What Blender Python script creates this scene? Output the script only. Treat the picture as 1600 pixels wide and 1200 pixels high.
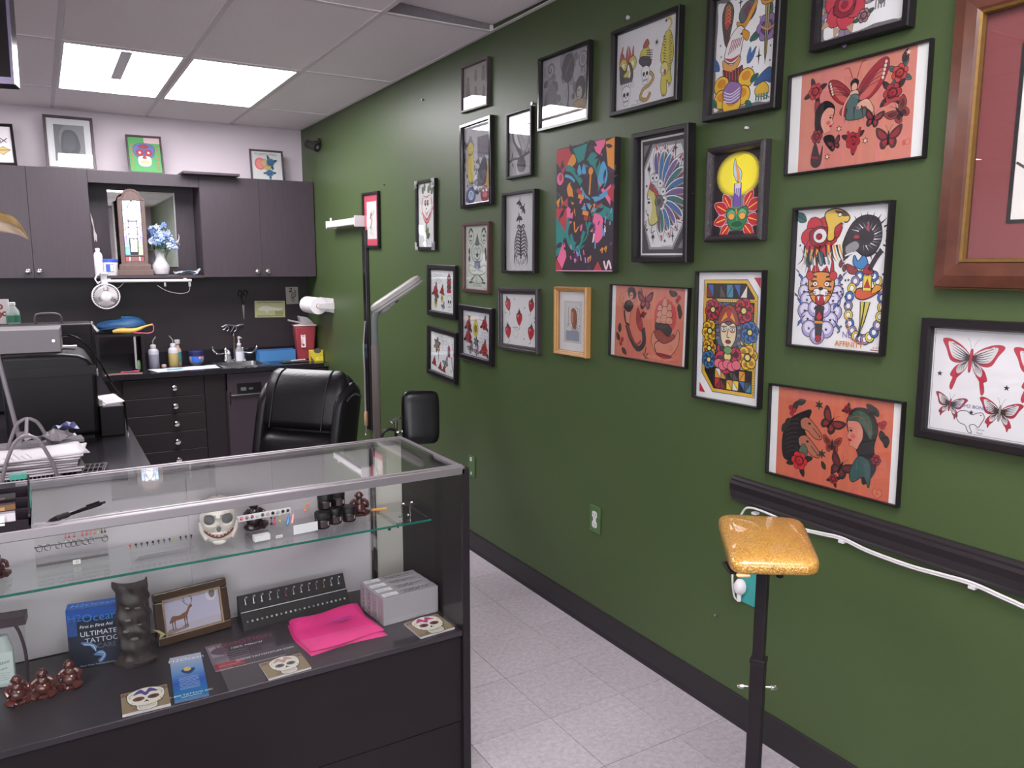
import bpy, bmesh, math, random
from mathutils import Matrix, Vector, Euler
R=math.radians
PI=math.pi
scene=bpy.context.scene
for o in list(bpy.data.objects):
 bpy.data.objects.remove(o)
COL=scene.collection
# ---------------------------------------------------------------- camera, world, exposure
cam=bpy.data.cameras.new('camera')
camo=bpy.data.objects.new('camera',cam)
COL.objects.link(camo)
cam.sensor_width=36.0
cam.lens=27.523
cam.clip_start=0.05
_yaw, _pit, _rol=0.539236, 0.1502506, 0.00155
_f=Vector((math.sin(_yaw)*math.cos(_pit),math.cos(_yaw)*math.cos(_pit),-math.sin(_pit)))
_r=Vector((math.cos(_yaw),-math.sin(_yaw),0))
_u=_r.cross(_f)
_r2=_r*math.cos(_rol)+_u*math.sin(_rol)
_u2=-_r*math.sin(_rol)+_u*math.cos(_rol)
camo.matrix_world=Matrix(((_r2.x,_u2.x,-_f.x,0),(_r2.y,_u2.y,-_f.y,0),(_r2.z,_u2.z,-_f.z,1.54),(0,0,0,1)))
scene.camera=camo
world=bpy.data.worlds.new('world')
scene.world=world
world.use_nodes=True
world.node_tree.nodes['Background'].inputs[0].default_value=(0.8,0.8,0.85,1)
world.node_tree.nodes['Background'].inputs[1].default_value=7.0  # overcast daylight that enters by the added window
LIGHT_BACK=17.0  # emission of the two ceiling fixtures over the work area
LIGHT_ADDED=14.0  # emission of the unseen ceiling fixtures added to brighten the front
scene.view_settings.view_transform='Standard'
scene.view_settings.look='None'
scene.view_settings.exposure=0.28
scene.view_settings.gamma=1.0
scene.view_settings.use_curve_mapping=False
try:
 scene.cycles.transparent_max_bounces=24
 scene.cycles.max_bounces=12
except Exception:
 pass
 # ---------------------------------------------------------------- helpers: colour and materials
def lin(c):
 r=[]
 for v in c[:3]:
  v=v/255.0
  r.append(v/12.92 if v<=0.04045 else((v+0.055)/1.055)**2.4)
 return(r[0],r[1],r[2],1.0)
MATS={}
def newmat(name):
 m=bpy.data.materials.new(name)
 m.use_nodes=True
 return m, m.node_tree, m.node_tree.nodes['Principled BSDF']
def mat(name,c,rough=0.5,metal=0.0,spec=0.5,coat=0.0,noise=0.0,nscale=20.0,nstretch=(1,1,1),bump=0.0,bscale=None,trans=0.0,ior=1.45,alpha=1.0,emit=0.0):
 if name in MATS:
  return MATS[name]
 m, nt, b=newmat(name)
 L=nt.links
 col=lin(c)
 b.inputs['Base Color'].default_value=col
 b.inputs['Roughness'].default_value=rough
 b.inputs['Metallic'].default_value=metal
 b.inputs['Specular IOR Level'].default_value=spec
 b.inputs['IOR'].default_value=ior
 b.inputs['Coat Weight'].default_value=coat
 b.inputs['Coat Roughness'].default_value=0.06
 b.inputs['Transmission Weight'].default_value=trans
 b.inputs['Alpha'].default_value=alpha
 if emit:
  b.inputs['Emission Color'].default_value=col
  b.inputs['Emission Strength'].default_value=emit
 if noise or bump:
  tc=nt.nodes.new('ShaderNodeTexCoord')
  mp=nt.nodes.new('ShaderNodeMapping')
  mp.inputs['Scale'].default_value=nstretch
  L.new(tc.outputs['Object'],mp.inputs['Vector'])
  if noise:
   n=nt.nodes.new('ShaderNodeTexNoise')
   n.inputs['Scale'].default_value=nscale
   n.inputs['Detail'].default_value=5
   L.new(mp.outputs['Vector'],n.inputs['Vector'])
   mx=nt.nodes.new('ShaderNodeMix')
   mx.data_type='RGBA'
   mx.inputs['A'].default_value=tuple(max(0,v*(1-noise))for v in col[:3])+(1, )
   mx.inputs['B'].default_value=tuple(min(1,v*(1+noise))for v in col[:3])+(1, )
   L.new(n.outputs['Fac'],mx.inputs['Factor'])
   L.new(mx.outputs['Result'],b.inputs['Base Color'])
  if bump:
   n2=nt.nodes.new('ShaderNodeTexNoise')
   n2.inputs['Scale'].default_value=bscale or nscale
   n2.inputs['Detail'].default_value=3
   L.new(mp.outputs['Vector'],n2.inputs['Vector'])
   bp=nt.nodes.new('ShaderNodeBump')
   bp.inputs['Strength'].default_value=bump
   bp.inputs['Distance'].default_value=0.004
   L.new(n2.outputs['Fac'],bp.inputs['Height'])
   L.new(bp.outputs['Normal'],b.inputs['Normal'])
 MATS[name]=m
 return m
def glassmat(name,tint=(250,252,251),ior=1.5,rough=0.0):
 """architectural glass: clear body, fresnel reflection"""
 if name in MATS:
  return MATS[name]
 m=bpy.data.materials.new(name)
 m.use_nodes=True
 nt=m.node_tree
 nt.nodes.clear()
 out=nt.nodes.new('ShaderNodeOutputMaterial')
 tr=nt.nodes.new('ShaderNodeBsdfTransparent')
 tr.inputs[0].default_value=lin(tint)
 gl=nt.nodes.new('ShaderNodeBsdfGlossy')
 gl.inputs['Roughness'].default_value=rough
 fr=nt.nodes.new('ShaderNodeFresnel')
 ge=nt.nodes.new('ShaderNodeNewGeometry')
 im=nt.nodes.new('ShaderNodeMapRange')  # same outside index whichever side the ray meets
 im.inputs[3].default_value=ior; im.inputs[4].default_value=1/ior
 nt.links.new(ge.outputs['Backfacing'],im.inputs[0]); nt.links.new(im.outputs[0],fr.inputs[0])
 mx=nt.nodes.new('ShaderNodeMixShader')
 nt.links.new(fr.outputs[0],mx.inputs[0])
 nt.links.new(tr.outputs[0],mx.inputs[1])
 nt.links.new(gl.outputs[0],mx.inputs[2])
 nt.links.new(mx.outputs[0],out.inputs[0])
 MATS[name]=m
 return m
def printmat(name='printed_paper',rough=0.55):
 if name in MATS:
  return MATS[name]
 m, nt, b=newmat(name)
 a=nt.nodes.new('ShaderNodeVertexColor')
 a.layer_name='Col'
 nt.links.new(a.outputs['Color'],b.inputs['Base Color'])
 b.inputs['Roughness'].default_value=rough
 b.inputs['Specular IOR Level'].default_value=0.3
 MATS[name]=m
 return m
 # ---------------------------------------------------------------- helpers: mesh building
class MB:
 """collects shapes; becomes ONE mesh object"""
 def __init__(s):
  s.v=[]; s.f=[]; s.m=[]
  s.cur=0
  s.X=Matrix.Identity(4)
 def add(s,vs,fs):
  n=len(s.v)
  s.v+=[tuple(s.X@Vector(p))for p in vs]
  s.f+=[tuple(i+n for i in f)for f in fs]
  s.m+=[s.cur]*len(fs)
  return s
 def box(s,x0,x1,y0,y1,z0,z1):
  vs=[(x,y,z)for z in(z0,z1)for y in(y0,y1)for x in(x0,x1)]
  return s.add(vs,[(0,2,3,1),(4,5,7,6),(0,1,5,4),(2,6,7,3),(0,4,6,2),(1,3,7,5)])
 def cbox(s,c,sz,rot=None):
  M=Matrix.Translation(c)@(Euler(rot).to_matrix().to_4x4()if rot else Matrix.Identity(4))
  x, y, z=(a/2 for a in sz)
  vs=[tuple(M@Vector((i*x,j*y,k*z)))for k in(-1,1)for j in(-1,1)for i in(-1,1)]
  return s.add(vs,[(0,2,3,1),(4,5,7,6),(0,1,5,4),(2,6,7,3),(0,4,6,2),(1,3,7,5)])
 def lathe(s,prof,c=(0,0,0),n=20,axis='z',sx=1,sy=1):
  """prof: list of (r, h) from bottom to top"""
  vs=[]; fs=[]
  for r, h in prof:
   for i in range(n):
    a=2*PI*i/n
    p=(r*math.cos(a)*sx,r*math.sin(a)*sy,h)
    if axis=='x':p=(p[2],p[0],p[1])
    if axis=='y':p=(p[0],p[2],-p[1])if False else(p[1],p[2],p[0])
    vs.append((p[0]+c[0],p[1]+c[1],p[2]+c[2]))
  for k in range(len(prof)-1):
   for i in range(n):
    j=(i+1)%n
    fs.append((k*n+i,k*n+j,(k+1)*n+j,(k+1)*n+i))
  fs.append(tuple(reversed(range(n))))
  fs.append(tuple(range((len(prof)-1)*n,len(prof)*n)))
  return s.add(vs,fs)
 def tube(s,pts,r,n=8,closed=False,rs=None):
  pts=[Vector(p)for p in pts]
  N=len(pts)
  vs=[]; fs=[]
  up=None
  for i, p in enumerate(pts):
   if closed:
    t=pts[(i+1)%N]-pts[i-1]
   else:
    t=pts[min(i+1,N-1)]-pts[max(i-1,0)]
   if t.length<1e-9:t=Vector((0,0,1))
   t.normalize()
   if up is None:
    up=Vector((0,0,1))if abs(t.z)<0.9 else Vector((1,0,0))
   side=t.cross(up)
   if side.length<1e-6:side=t.orthogonal()
   side.normalize()
   up=side.cross(t).normalized()
   rr=rs[i]if rs else r
   for k in range(n):
    a=2*PI*k/n
    vs.append(tuple(p+side*(rr*math.cos(a))+up*(rr*math.sin(a))))
  for i in range(N if closed else N-1):
   j=(i+1)%N
   for k in range(n):
    l=(k+1)%n
    fs.append((i*n+k,i*n+l,j*n+l,j*n+k))
  if not closed:
   fs.append(tuple(reversed(range(n))))
   fs.append(tuple(range((N-1)*n,N*n)))
  return s.add(vs,fs)
 def ball(s,c,r,n=12,sz=(1,1,1),rot=None):
  M=Euler(rot).to_matrix()if rot else Matrix.Identity(3)
  vs=[]; fs=[]
  m=max(4,n//2)
  for k in range(1,m):
   th=PI*k/m
   for i in range(n):
    a=2*PI*i/n
    p=M@Vector((r*sz[0]*math.sin(th)*math.cos(a),r*sz[1]*math.sin(th)*math.sin(a),-r*sz[2]*math.cos(th)))
    vs.append((c[0]+p.x,c[1]+p.y,c[2]+p.z))
  for k in range(m-2):
   for i in range(n):
    j=(i+1)%n
    fs.append((k*n+i,k*n+j,(k+1)*n+j,(k+1)*n+i))
  p=M@Vector((0,0,-r*sz[2])); q=M@Vector((0,0,r*sz[2]))
  b=len(vs)
  vs+=[(c[0]+p.x,c[1]+p.y,c[2]+p.z),(c[0]+q.x,c[1]+q.y,c[2]+q.z)]
  for i in range(n):
   j=(i+1)%n
   fs.append((b,j,i)); fs.append((b+1,(m-2)*n+i,(m-2)*n+j))
  return s.add(vs,fs)
 def prism(s,pts,d0,d1,plane='xz'):
  """extrude a 2D outline (list of (a,b)) between d0 and d1 along the third axis"""
  n=len(pts)
  def mk(a,b,d):
   return{'xz':(a,d,b),'xy':(a,b,d),'yz':(d,a,b)}[plane]
  vs=[mk(a,b,d0)for a,b in pts]+[mk(a,b,d1)for a,b in pts]
  fs=[tuple(range(n)),tuple(reversed(range(n,2*n)))]
  for i in range(n):
   j=(i+1)%n
   fs.append((j,i,n+i,n+j))
  return s.add(vs,fs)
 def grid(s,fn,nu,nv,thick=None):
  """fn(u,v)->point, u,v in 0..1"""
  vs=[fn(i/nu,j/nv)for j in range(nv+1)for i in range(nu+1)]
  fs=[]
  for j in range(nv):
   for i in range(nu):
    a=j*(nu+1)+i
    fs.append((a,a+1,a+nu+2,a+nu+1))
  return s.add(vs,fs)
def finish(me,smooth,fixn=True):
 if fixn:
  bm=bmesh.new(); bm.from_mesh(me)
  bmesh.ops.recalc_face_normals(bm,faces=bm.faces)
  bm.to_mesh(me); bm.free()
 if smooth:
  me.shade_smooth()
  try:
   me.set_sharp_from_angle(angle=R(38))
  except Exception:
   pass
def obj(name,mb,m,parent=None,loc=None,bevel=0.0,seg=2,smooth=False,sub=0,solid=0.0,fixn=True):
 me=bpy.data.meshes.new(name)
 me.from_pydata(mb.v,[],mb.f)
 ms=m if isinstance(m,(list,tuple))else[m]
 for k in ms:
  me.materials.append(k)
 if len(ms)>1:
  me.polygons.foreach_set('material_index',mb.m)
 finish(me,smooth,fixn)
 o=bpy.data.objects.new(name,me)
 COL.objects.link(o)
 if parent:o.parent=parent
 if loc:o.location=loc
 if solid:
  md=o.modifiers.new('solid','SOLIDIFY'); md.thickness=solid; md.offset=0
 if bevel:
  md=o.modifiers.new('bevel','BEVEL'); md.width=bevel; md.segments=seg; md.limit_method='ANGLE'; md.angle_limit=R(40)
 if sub:
  md=o.modifiers.new('sub','SUBSURF'); md.levels=sub; md.render_levels=sub
 return o
def tag(o,label,cat,group=None):
 o['label']=label; o['category']=cat
 if group:o['group']=group
 return o
def thing(name,label,cat,loc=(0,0,0),rz=0.0,group=None,mtx=None):
 o=bpy.data.objects.new(name,None)
 o.empty_display_size=0.05
 COL.objects.link(o)
 if mtx is not None:
  o.matrix_world=mtx
 else:
  o.location=loc; o.rotation_euler=(0,0,rz)
 return tag(o,label,cat,group)
def struct(name,mb,m,parent=None,**k):
 o=obj(name,mb,m,parent,**k)
 if parent is None:o['kind']='structure'
 return o
ORD=('leftmost','second','third','fourth','fifth','sixth','seventh','eighth','ninth','tenth','eleventh','twelfth','thirteenth','fourteenth','fifteenth','sixteenth','seventeenth','eighteenth','nineteenth','twentieth','twenty-first','twenty-second')
def nth(k,n):
 return 'leftmost' if k==0 else 'rightmost' if k==n-1 else ORD[k]+' from left'
def dup(root,loc,rz=None,label=None,name=None):
 r=root.copy(); COL.objects.link(r); r.location=loc
 if rz is not None:r.rotation_euler=(0,0,rz)
 if label:r['label']=label
 for ch in list(root.children):
  c=ch.copy(); COL.objects.link(c); c.parent=r
  for g in list(ch.children):
   d=g.copy(); COL.objects.link(d); d.parent=c
 return r
def mtx_wall(y,z,x=1.922,roll=0.0,lean=0.0):
 """local x = right, y = up, z = out of the green wall"""
 B=Matrix(((0,0,-1),(-1,0,0),(0,1,0)))
 M=B.to_4x4()@Matrix.Rotation(roll,4,'Z')@Matrix.Rotation(lean,4,'X')
 return Matrix.Translation((x,y,z))@M
def mtx_back(x,y,z,roll=0.0,lean=0.0,yaw=0.0):
 """local x = right, y = up, z = towards the camera side of the room"""
 B=Matrix(((1,0,0),(0,0,-1),(0,1,0)))
 return Matrix.Translation((x,y,z))@Matrix.Rotation(yaw,4,'Z')@B.to_4x4()@Matrix.Rotation(roll,4,'Z')@Matrix.Rotation(lean,4,'X')
def spline(pts,n=6,closed=False):
 P=[Vector(p)for p in pts]
 N=len(P); out=[]
 for i in range(N if closed else N-1):
  p1, p2=P[i], P[(i+1)%N]
  p0=P[i-1]if(closed or i>0)else p1
  p3=P[(i+2)%N]if(closed or i+2<N)else p2
  for k in range(n):
   t=k/n
   out.append(0.5*((2*p1)+(p2-p0)*t+(2*p0-5*p1+4*p2-p3)*t*t+(3*p1-p0-3*p2+p3)*t**3))
 if not closed:out.append(P[-1])
 return out
 # ---------------------------------------------------------------- helpers: flat print (vector art as thin layers of coloured ink)
_TXT={}
def text_mesh(s):
 if s not in _TXT:
  c=bpy.data.curves.new('t','FONT'); c.body=s; c.resolution_u=2
  o=bpy.data.objects.new('t',c)
  me=o.to_mesh()
  _TXT[s]=([tuple(v.co)for v in me.vertices],[tuple(p.vertices)for p in me.polygons])
  o.to_mesh_clear(); bpy.data.objects.remove(o); bpy.data.curves.remove(c)
 return _TXT[s]
BK=(34,28,32)
class Art:
 """drawing area: height 100, width W, origin bottom left"""
 def __init__(s,W=100.0):
  s.W=W; s.items=[]; s.st=[]; s.M=(1,0,0,1,0,0)
 def push(s,x,y,k=1.0,rot=0.0,fx=1.0):
  s.st.append(s.M)
  a, b, c, d, e, f=s.M
  cr, sr=math.cos(R(rot))*k, math.sin(R(rot))*k
  m=(cr*fx,sr*fx,-sr,cr)
  s.M=(a*m[0]+c*m[1],b*m[0]+d*m[1],a*m[2]+c*m[3],b*m[2]+d*m[3],a*x+c*y+e,b*x+d*y+f)
  return s
 def pop(s):
  s.M=s.st.pop()
 def tr(s,p):
  a, b, c, d, e, f=s.M
  return(a*p[0]+c*p[1]+e,b*p[0]+d*p[1]+f)
 def raw(s,pts,faces,col):
  xs=[p[0]for p in pts]; ys=[p[1]for p in pts]
  s.items.append((pts,faces,col,(min(xs),min(ys),max(xs),max(ys))))
 def P(s,pts,col,ol=None,lw=0.7):
  q=[s.tr(p)for p in pts]
  n=len(q)
  if ol:
   ar=sum(q[i][0]*q[(i+1)%n][1]-q[(i+1)%n][0]*q[i][1]for i in range(n))
   sg=1 if ar>0 else-1
   off=[]
   for i in range(n):
    p0, p1, p2=q[i-1], q[i], q[(i+1)%n]
    dx, dy=p2[0]-p0[0], p2[1]-p0[1]
    l=math.hypot(dx,dy)or 1
    off.append((p1[0]+sg*dy/l*lw,p1[1]-sg*dx/l*lw))
   s.raw(off,[tuple(range(n))],ol)
  s.raw(q,[tuple(range(n))],col)
 def C(s,pts,col,ol=None,lw=0.7,n=5):
  s.P([(p.x,p.y)for p in spline([(a,b,0)for a,b in pts],n,True)],col,ol,lw)
 def E(s,x,y,rx,ry=None,col=BK,ol=None,lw=0.7,rot=0,n=18):
  ry=rx if ry is None else ry
  c, d=math.cos(R(rot)), math.sin(R(rot))
  s.P([(x+rx*math.cos(t)*c-ry*math.sin(t)*d,y+rx*math.cos(t)*d+ry*math.sin(t)*c)for t in(2*PI*i/n for i in range(n))],col,ol,lw)
 def L(s,pts,w,col=BK,taper=False,sm=True,n=5):
  q=[(p.x,p.y)for p in spline([(a,b,0)for a,b in pts],n)]if(sm and len(pts)>2)else list(pts)
  q=[s.tr(p)for p in q]
  N=len(q); Lf=[]; Rt=[]
  for i in range(N):
   p0, p2=q[max(0,i-1)], q[min(N-1,i+1)]
   dx, dy=p2[0]-p0[0], p2[1]-p0[1]
   l=math.hypot(dx,dy)or 1
   h=w/2*((1-0.92*i/(N-1))if taper else 1)
   Lf.append((q[i][0]-dy/l*h,q[i][1]+dx/l*h)); Rt.append((q[i][0]+dy/l*h,q[i][1]-dx/l*h))
  s.raw(Lf+Rt,[(i,i+1,N+i+1,N+i)for i in range(N-1)],col)
 def R(s,x0,y0,x1,y1,col,ol=None,lw=0.7):
  s.P([(x0,y0),(x1,y0),(x1,y1),(x0,y1)],col,ol,lw)
 def T(s,t,x,y,size,col=BK,rot=0,al=0.5,sx=1.0,shear=0.0):
  v, f=text_mesh(t)
  if not v:return
  w=max(p[0]for p in v)
  c, d=math.cos(R(rot)), math.sin(R(rot))
  q=[]
  for p in v:
   a, b=(p[0]-w*al+shear*p[1])*size*sx, p[1]*size
   q.append(s.tr((x+a*c-b*d,y+a*d+b*c)))
  s.raw(q,f,col)
 def scrib(s,x0,x1,y,h,col=BK,w=0.5,seed=0,n=14):
  """hand lettering too small to read"""
  r=random.Random(seed)
  s.L([(x0+(x1-x0)*i/n,y+r.uniform(-h,h))for i in range(n+1)],w,col)
 def build(s,name,parent,h,z=0.0,paper=(235,228,232),m=None,back=True,dz=0.00005,W=None,H=None):
  """h: real height of 100 units"""
  u=h/100.0
  Wd=s.W
  vs=[]; fs=[]; cs=[]
  if back:
   vs+=[(0,0,0),(Wd,0,0),(Wd,100,0),(0,100,0)]; fs.append((0,1,2,3)); cs.append(lin(paper))
  lay=[]
  for pts, faces, col, bb in s.items:
   k=1
   for b2, l2 in lay:
    if l2>=k and bb[0]<b2[2]and bb[2]>b2[0]and bb[1]<b2[3]and bb[3]>b2[1]:
     k=l2+1
   lay.append((bb,k))
   n=len(vs)
   vs+=[(p[0],p[1],k)for p in pts]
   for f in faces:
    fs.append(tuple(i+n for i in f)); cs.append(lin(col))
  me=bpy.data.meshes.new(name)
  me.from_pydata([((x-Wd/2)*u,(y-50)*u,z+k*dz)for x,y,k in vs],[],fs)
  ca=me.color_attributes.new('Col','FLOAT_COLOR','CORNER')
  buf=[]
  for p, c in zip(me.polygons,cs):
   for _ in range(p.loop_total):buf+=c
  ca.data.foreach_set('color',buf)
  me.materials.append(m or printmat())
  o=bpy.data.objects.new(name,me)
  COL.objects.link(o)
  if parent:o.parent=parent
  return o
  # ---------------------------------------------------------------- materials
M_GREEN=mat('green_wall_paint',(65,81,47),rough=0.43,spec=0.5,noise=0.05,nscale=3,bump=0.12,bscale=55)
M_WHITE=mat('white_wall_paint',(226,218,222),rough=0.6,bump=0.05,bscale=60)
M_CEIL=mat('ceiling_tile_mineral',(246,237,240),rough=0.9,noise=0.05,nscale=90,bump=0.5,bscale=140)
M_TBAR=mat('ceiling_grid_metal',(224,216,219),rough=0.8,spec=.2)
M_LAM=mat('dark_wood_laminate',(60,51,58),rough=0.42,noise=0.22,nscale=9,nstretch=(9,9,0.7))
M_LAMH=mat('dark_laminate_panel',(50,43,48),rough=0.45,spec=.4,noise=0.12,nscale=9,nstretch=(0.7,9,9))
M_COUNTER=mat('black_laminate_counter',(34,31,37),rough=0.2)
M_BLACK=mat('black_satin',(34,29,32),rough=0.45,spec=0.3)
M_BLACKG=mat('black_gloss',(27,24,27),rough=0.12)
M_BLACKM=mat('black_matte',(34,30,33),rough=0.75)
M_BASE=mat('black_vinyl',(37,33,36),rough=0.45)
M_CHROME=mat('chrome',(215,213,214),rough=0.08,metal=1.0)
M_STEEL=mat('brushed_steel',(175,172,174),rough=0.28,metal=1.0)
M_ALU=mat('aluminium',(168,161,166),rough=0.38,metal=0.85)
M_GREYM=mat('grey_painted_metal',(128,121,126),rough=0.45)
M_WHITEP=mat('white_plastic',(208,203,206),rough=0.35)
M_GREYP=mat('grey_plastic',(150,145,148),rough=0.4)
M_PAPER=mat('white_paper',(228,223,228),rough=0.7)
M_GLASS=glassmat('clear_glass')
M_ACRYL=glassmat('clear_acrylic',(253,253,253),1.3)
M_GREDGE=mat('green_glass_edge',(38,112,98),rough=0.15,spec=0.6)
M_MIRROR=mat('mirror',(225,222,222),rough=0.02,metal=1.0)
M_LEATHER=mat('black_leather',(23,21,25),rough=0.36,spec=.4,bump=0.25,bscale=60)
M_CASEBACK=mat('case_back_panel',(186,177,182),rough=0.35)
M_DIFF=mat('light_diffuser',(255,252,255),rough=0.5,emit=LIGHT_BACK)
M_DIFF2=mat('light_diffuser_added',(255,250,253),rough=0.5,emit=LIGHT_ADDED)
def floor_mat():
 m, nt, b=newmat('vinyl_floor_tile')
 L=nt.links
 oi=nt.nodes.new('ShaderNodeObjectInfo')
 tc=nt.nodes.new('ShaderNodeTexCoord')
 ad=nt.nodes.new('ShaderNodeVectorMath'); ad.operation='ADD'
 L.new(tc.outputs['Object'],ad.inputs[0]); L.new(oi.outputs['Location'],ad.inputs[1])
 n1=nt.nodes.new('ShaderNodeTexNoise'); n1.inputs['Scale'].default_value=55; n1.inputs['Detail'].default_value=6; n1.inputs['Roughness'].default_value=0.75
 n2=nt.nodes.new('ShaderNodeTexNoise'); n2.inputs['Scale'].default_value=3.5; n2.inputs['Detail'].default_value=4
 L.new(ad.outputs[0],n1.inputs['Vector']); L.new(ad.outputs[0],n2.inputs['Vector'])
 mx=nt.nodes.new('ShaderNodeMix'); mx.data_type='RGBA'
 mx.inputs['A'].default_value=lin((150,141,147)); mx.inputs['B'].default_value=lin((194,186,192))
 cr=nt.nodes.new('ShaderNodeMapRange'); cr.inputs[1].default_value=0.28; cr.inputs[2].default_value=0.75
 L.new(n1.outputs['Fac'],cr.inputs[0]); L.new(cr.outputs[0],mx.inputs['Factor'])
 hs=nt.nodes.new('ShaderNodeHueSaturation')
 ma=nt.nodes.new('ShaderNodeMath'); ma.operation='MULTIPLY_ADD'; ma.inputs[1].default_value=0.16; ma.inputs[2].default_value=0.82
 L.new(oi.outputs['Random'],ma.inputs[0])
 mb_=nt.nodes.new('ShaderNodeMath'); mb_.operation='MULTIPLY_ADD'; mb_.inputs[1].default_value=0.25
 L.new(n2.outputs['Fac'],mb_.inputs[0]); L.new(ma.outputs[0],mb_.inputs[2])
 L.new(mb_.outputs[0],hs.inputs['Value']); L.new(mx.outputs['Result'],hs.inputs['Color'])
 L.new(hs.outputs['Color'],b.inputs['Base Color'])
 b.inputs['Roughness'].default_value=0.36
 return m
M_FLOOR=floor_mat()
M_GROUT=mat('floor_joint',(56,50,54),rough=0.8)
# ---------------------------------------------------------------- the room
XL, XR, YF, YB, ZC=-6.0, 1.922, -3.6, 6.58, 2.627
fl=struct('floor',MB().box(XL,XR+.1,YF,YB+.1,-0.06,-0.003),M_GROUT)
tile_me=None
TS=0.3048
rr=random.Random(4)
for i in range(-4,2):
 for j in range(-3,15):
  x0=1.700-TS+i*TS; y0=1.766+j*TS
  x1=min(x0+TS,XR); y1=min(y0+TS,YB)
  if x1-x0<.02 or y0<0.8:continue
  if x0<0.2:continue
  full=x1==x0+TS
  key='full' if full else 'cut'
  if tile_me is None:tile_me={}
  if key not in tile_me:
   w=x1-x0
   o=obj('floor_tile',MB().box(0.001,w-.001,0.001,TS-.001,-0.003,0),M_FLOOR,fl,(x0,y0,0),bevel=0.0006,seg=1)
   tile_me[key]=o
  else:
   o=tile_me[key].copy(); COL.objects.link(o); o.location=(x0,y0,rr.uniform(-.0003,.0003))
struct('wall_right',MB().box(XR,XR+.12,YF,YB+.1,0,2.9),M_GREEN)
struct('wall_back',MB().box(XL,XR,YB,YB+.12,0,2.9),mat('off_white_wall_paint',(206,194,202),rough=0.6,bump=0.05,bscale=60))
struct('wall_left',MB().box(XL-.12,XL,YF,YB+.1,0,2.9),M_WHITE)
WX0, WX1, WZ0, WZ1=-5.4, .9, .35, 2.5
struct('wall_front',MB().box(XL,WX0,YF-.12,YF,0,2.9).box(WX1,XR,YF-.12,YF,0,2.9).box(WX0,WX1,YF-.12,YF,0,WZ0).box(WX0,WX1,YF-.12,YF,WZ1,2.9),M_WHITE)
wf=MB()
for k in range(6):
 x=WX0+(WX1-WX0)*k/5
 wf.box(x-.025,x+.025,YF-.09,YF-.03,WZ0,WZ1)
wf.box(WX0,WX1,YF-.09,YF-.03,WZ0,WZ0+.05).box(WX0,WX1,YF-.09,YF-.03,WZ1-.05,WZ1)
wn=struct('added_window_1',wf,M_ALU)  # unseen shop window, added to bring more daylight into the room
struct('pane',MB().box(WX0,WX1,YF-.063,YF-.057,WZ0,WZ1),M_GLASS,wn)
bb=MB()
bb.prism([(XR,0),(XR-.012,0),(XR-.010,.012),(XR-.007,.02),(XR-.006,.102),(XR-.003,.108),(XR,.108)],YF,6.06,'xz')
struct('baseboard_right',bb,M_BASE)
rail=MB()
pr=[(0,.775),(.010,.775),(.013,.783),(.018,.79),(.020,.80),(.024,.815),(.024,.835),(.017,.843),(.019,.850),(.014,.857),(0,.858)]
rail.prism([(XR-a,b)for a,b in pr],-1.5,1.775,'xz')
struct('trim_1',rail,mat('black_painted_wood',(38,33,36),rough=0.3,bump=0.1,bscale=40))
# ceiling: backing slab, hung grid bars and mineral tiles
ce=struct('ceiling',MB().box(XL,XR+.1,YF,YB+.1,ZC+.12,ZC+.2),M_WHITE)
GX, GY, GPX, GPY=0.165, 4.605, 0.602, 1.215
xs=[GX+k*GPX for k in range(-11,4)if XL<GX+k*GPX<XR]
ys=[GY+k*GPY for k in range(-7,3)if YF<GY+k*GPY<YB]
for x in xs:
 struct('grid_bar',MB().box(x-.0115,x+.0115,YF,YB,ZC-.001,ZC+.004).box(x-.001,x+.001,YF,YB,ZC,ZC+.03),M_TBAR,ce)
for y in ys:
 struct('grid_bar',MB().box(XL,XR,y-.0115,y+.0115,ZC-.0014,ZC+.0036).box(XL,XR,y-.001,y+.001,ZC,ZC+.07),M_TBAR,ce)
struct('wall_angle',MB().box(XR-.02,XR,YF,YB,ZC-.001,ZC+.002).box(XL,XR,YB-.02,YB,ZC-.001,ZC+.002),M_TBAR,ce)
struct('bar_web',MB().box(xs[-1]+.012,XR-.02,GY-GPY-.0022,GY-GPY-.0012,ZC+.004,ZC+.07),mat('dusty_grey_metal',(126,118,122),rough=.7,noise=.15,nscale=60),ce)
ex=[XL]+xs+[XR]; ey=[YF]+ys+[YB]
lights={(round(GX,3),round(GY,3)):'b',(round(GX+GPX,3),round(GY,3)):'b',**{(round(GX+a*GPX,3),round(GY+b*GPY,3)):'f' for a,b in((-2,0),(-8,0),(-3,-3),(-8,-3),(-3,-5),(-8,-5),(0,-4),(1,-4))}}  # the second set are unseen fixtures, added to brighten the room
LIGHTS=[]
for i in range(len(ex)-1):
 for j in range(len(ey)-1):
  k=(round(ex[i],3),round(ey[j],3))
  if k in lights:
   LIGHTS.append((ex[i],ex[i+1],ey[j],ey[j+1],lights[k])); continue
  x0, x1, y0, y1=ex[i]+.006, ex[i+1]-.006, ey[j]+.006, ey[j+1]-.006
  mb=MB()
  if abs(ey[j+1]-(GY-GPY))<.01 and i==len(ex)-2:  # the tile that sits crooked, its far end pushed up
   mb.add([(x0+.06,y0,ZC+.003),(x1,y0,ZC+.003),(x1,y1,ZC+.03),(x0+.06,y1,ZC+.055),(x0+.06,y0,ZC+.018),(x1,y0,ZC+.018),(x1,y1,ZC+.045),(x0+.06,y1,ZC+.07)],[(0,1,2,3),(4,7,6,5),(0,4,5,1),(1,5,6,2),(2,6,7,3),(3,7,4,0)])
  else:
   mb.box(x0,x1,y0,y1,ZC+.003,ZC+.018)
  struct('ceiling_tile',mb,M_CEIL,ce)
M_TROF=mat('troffer_white_enamel',(225,220,224),rough=0.4)
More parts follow.
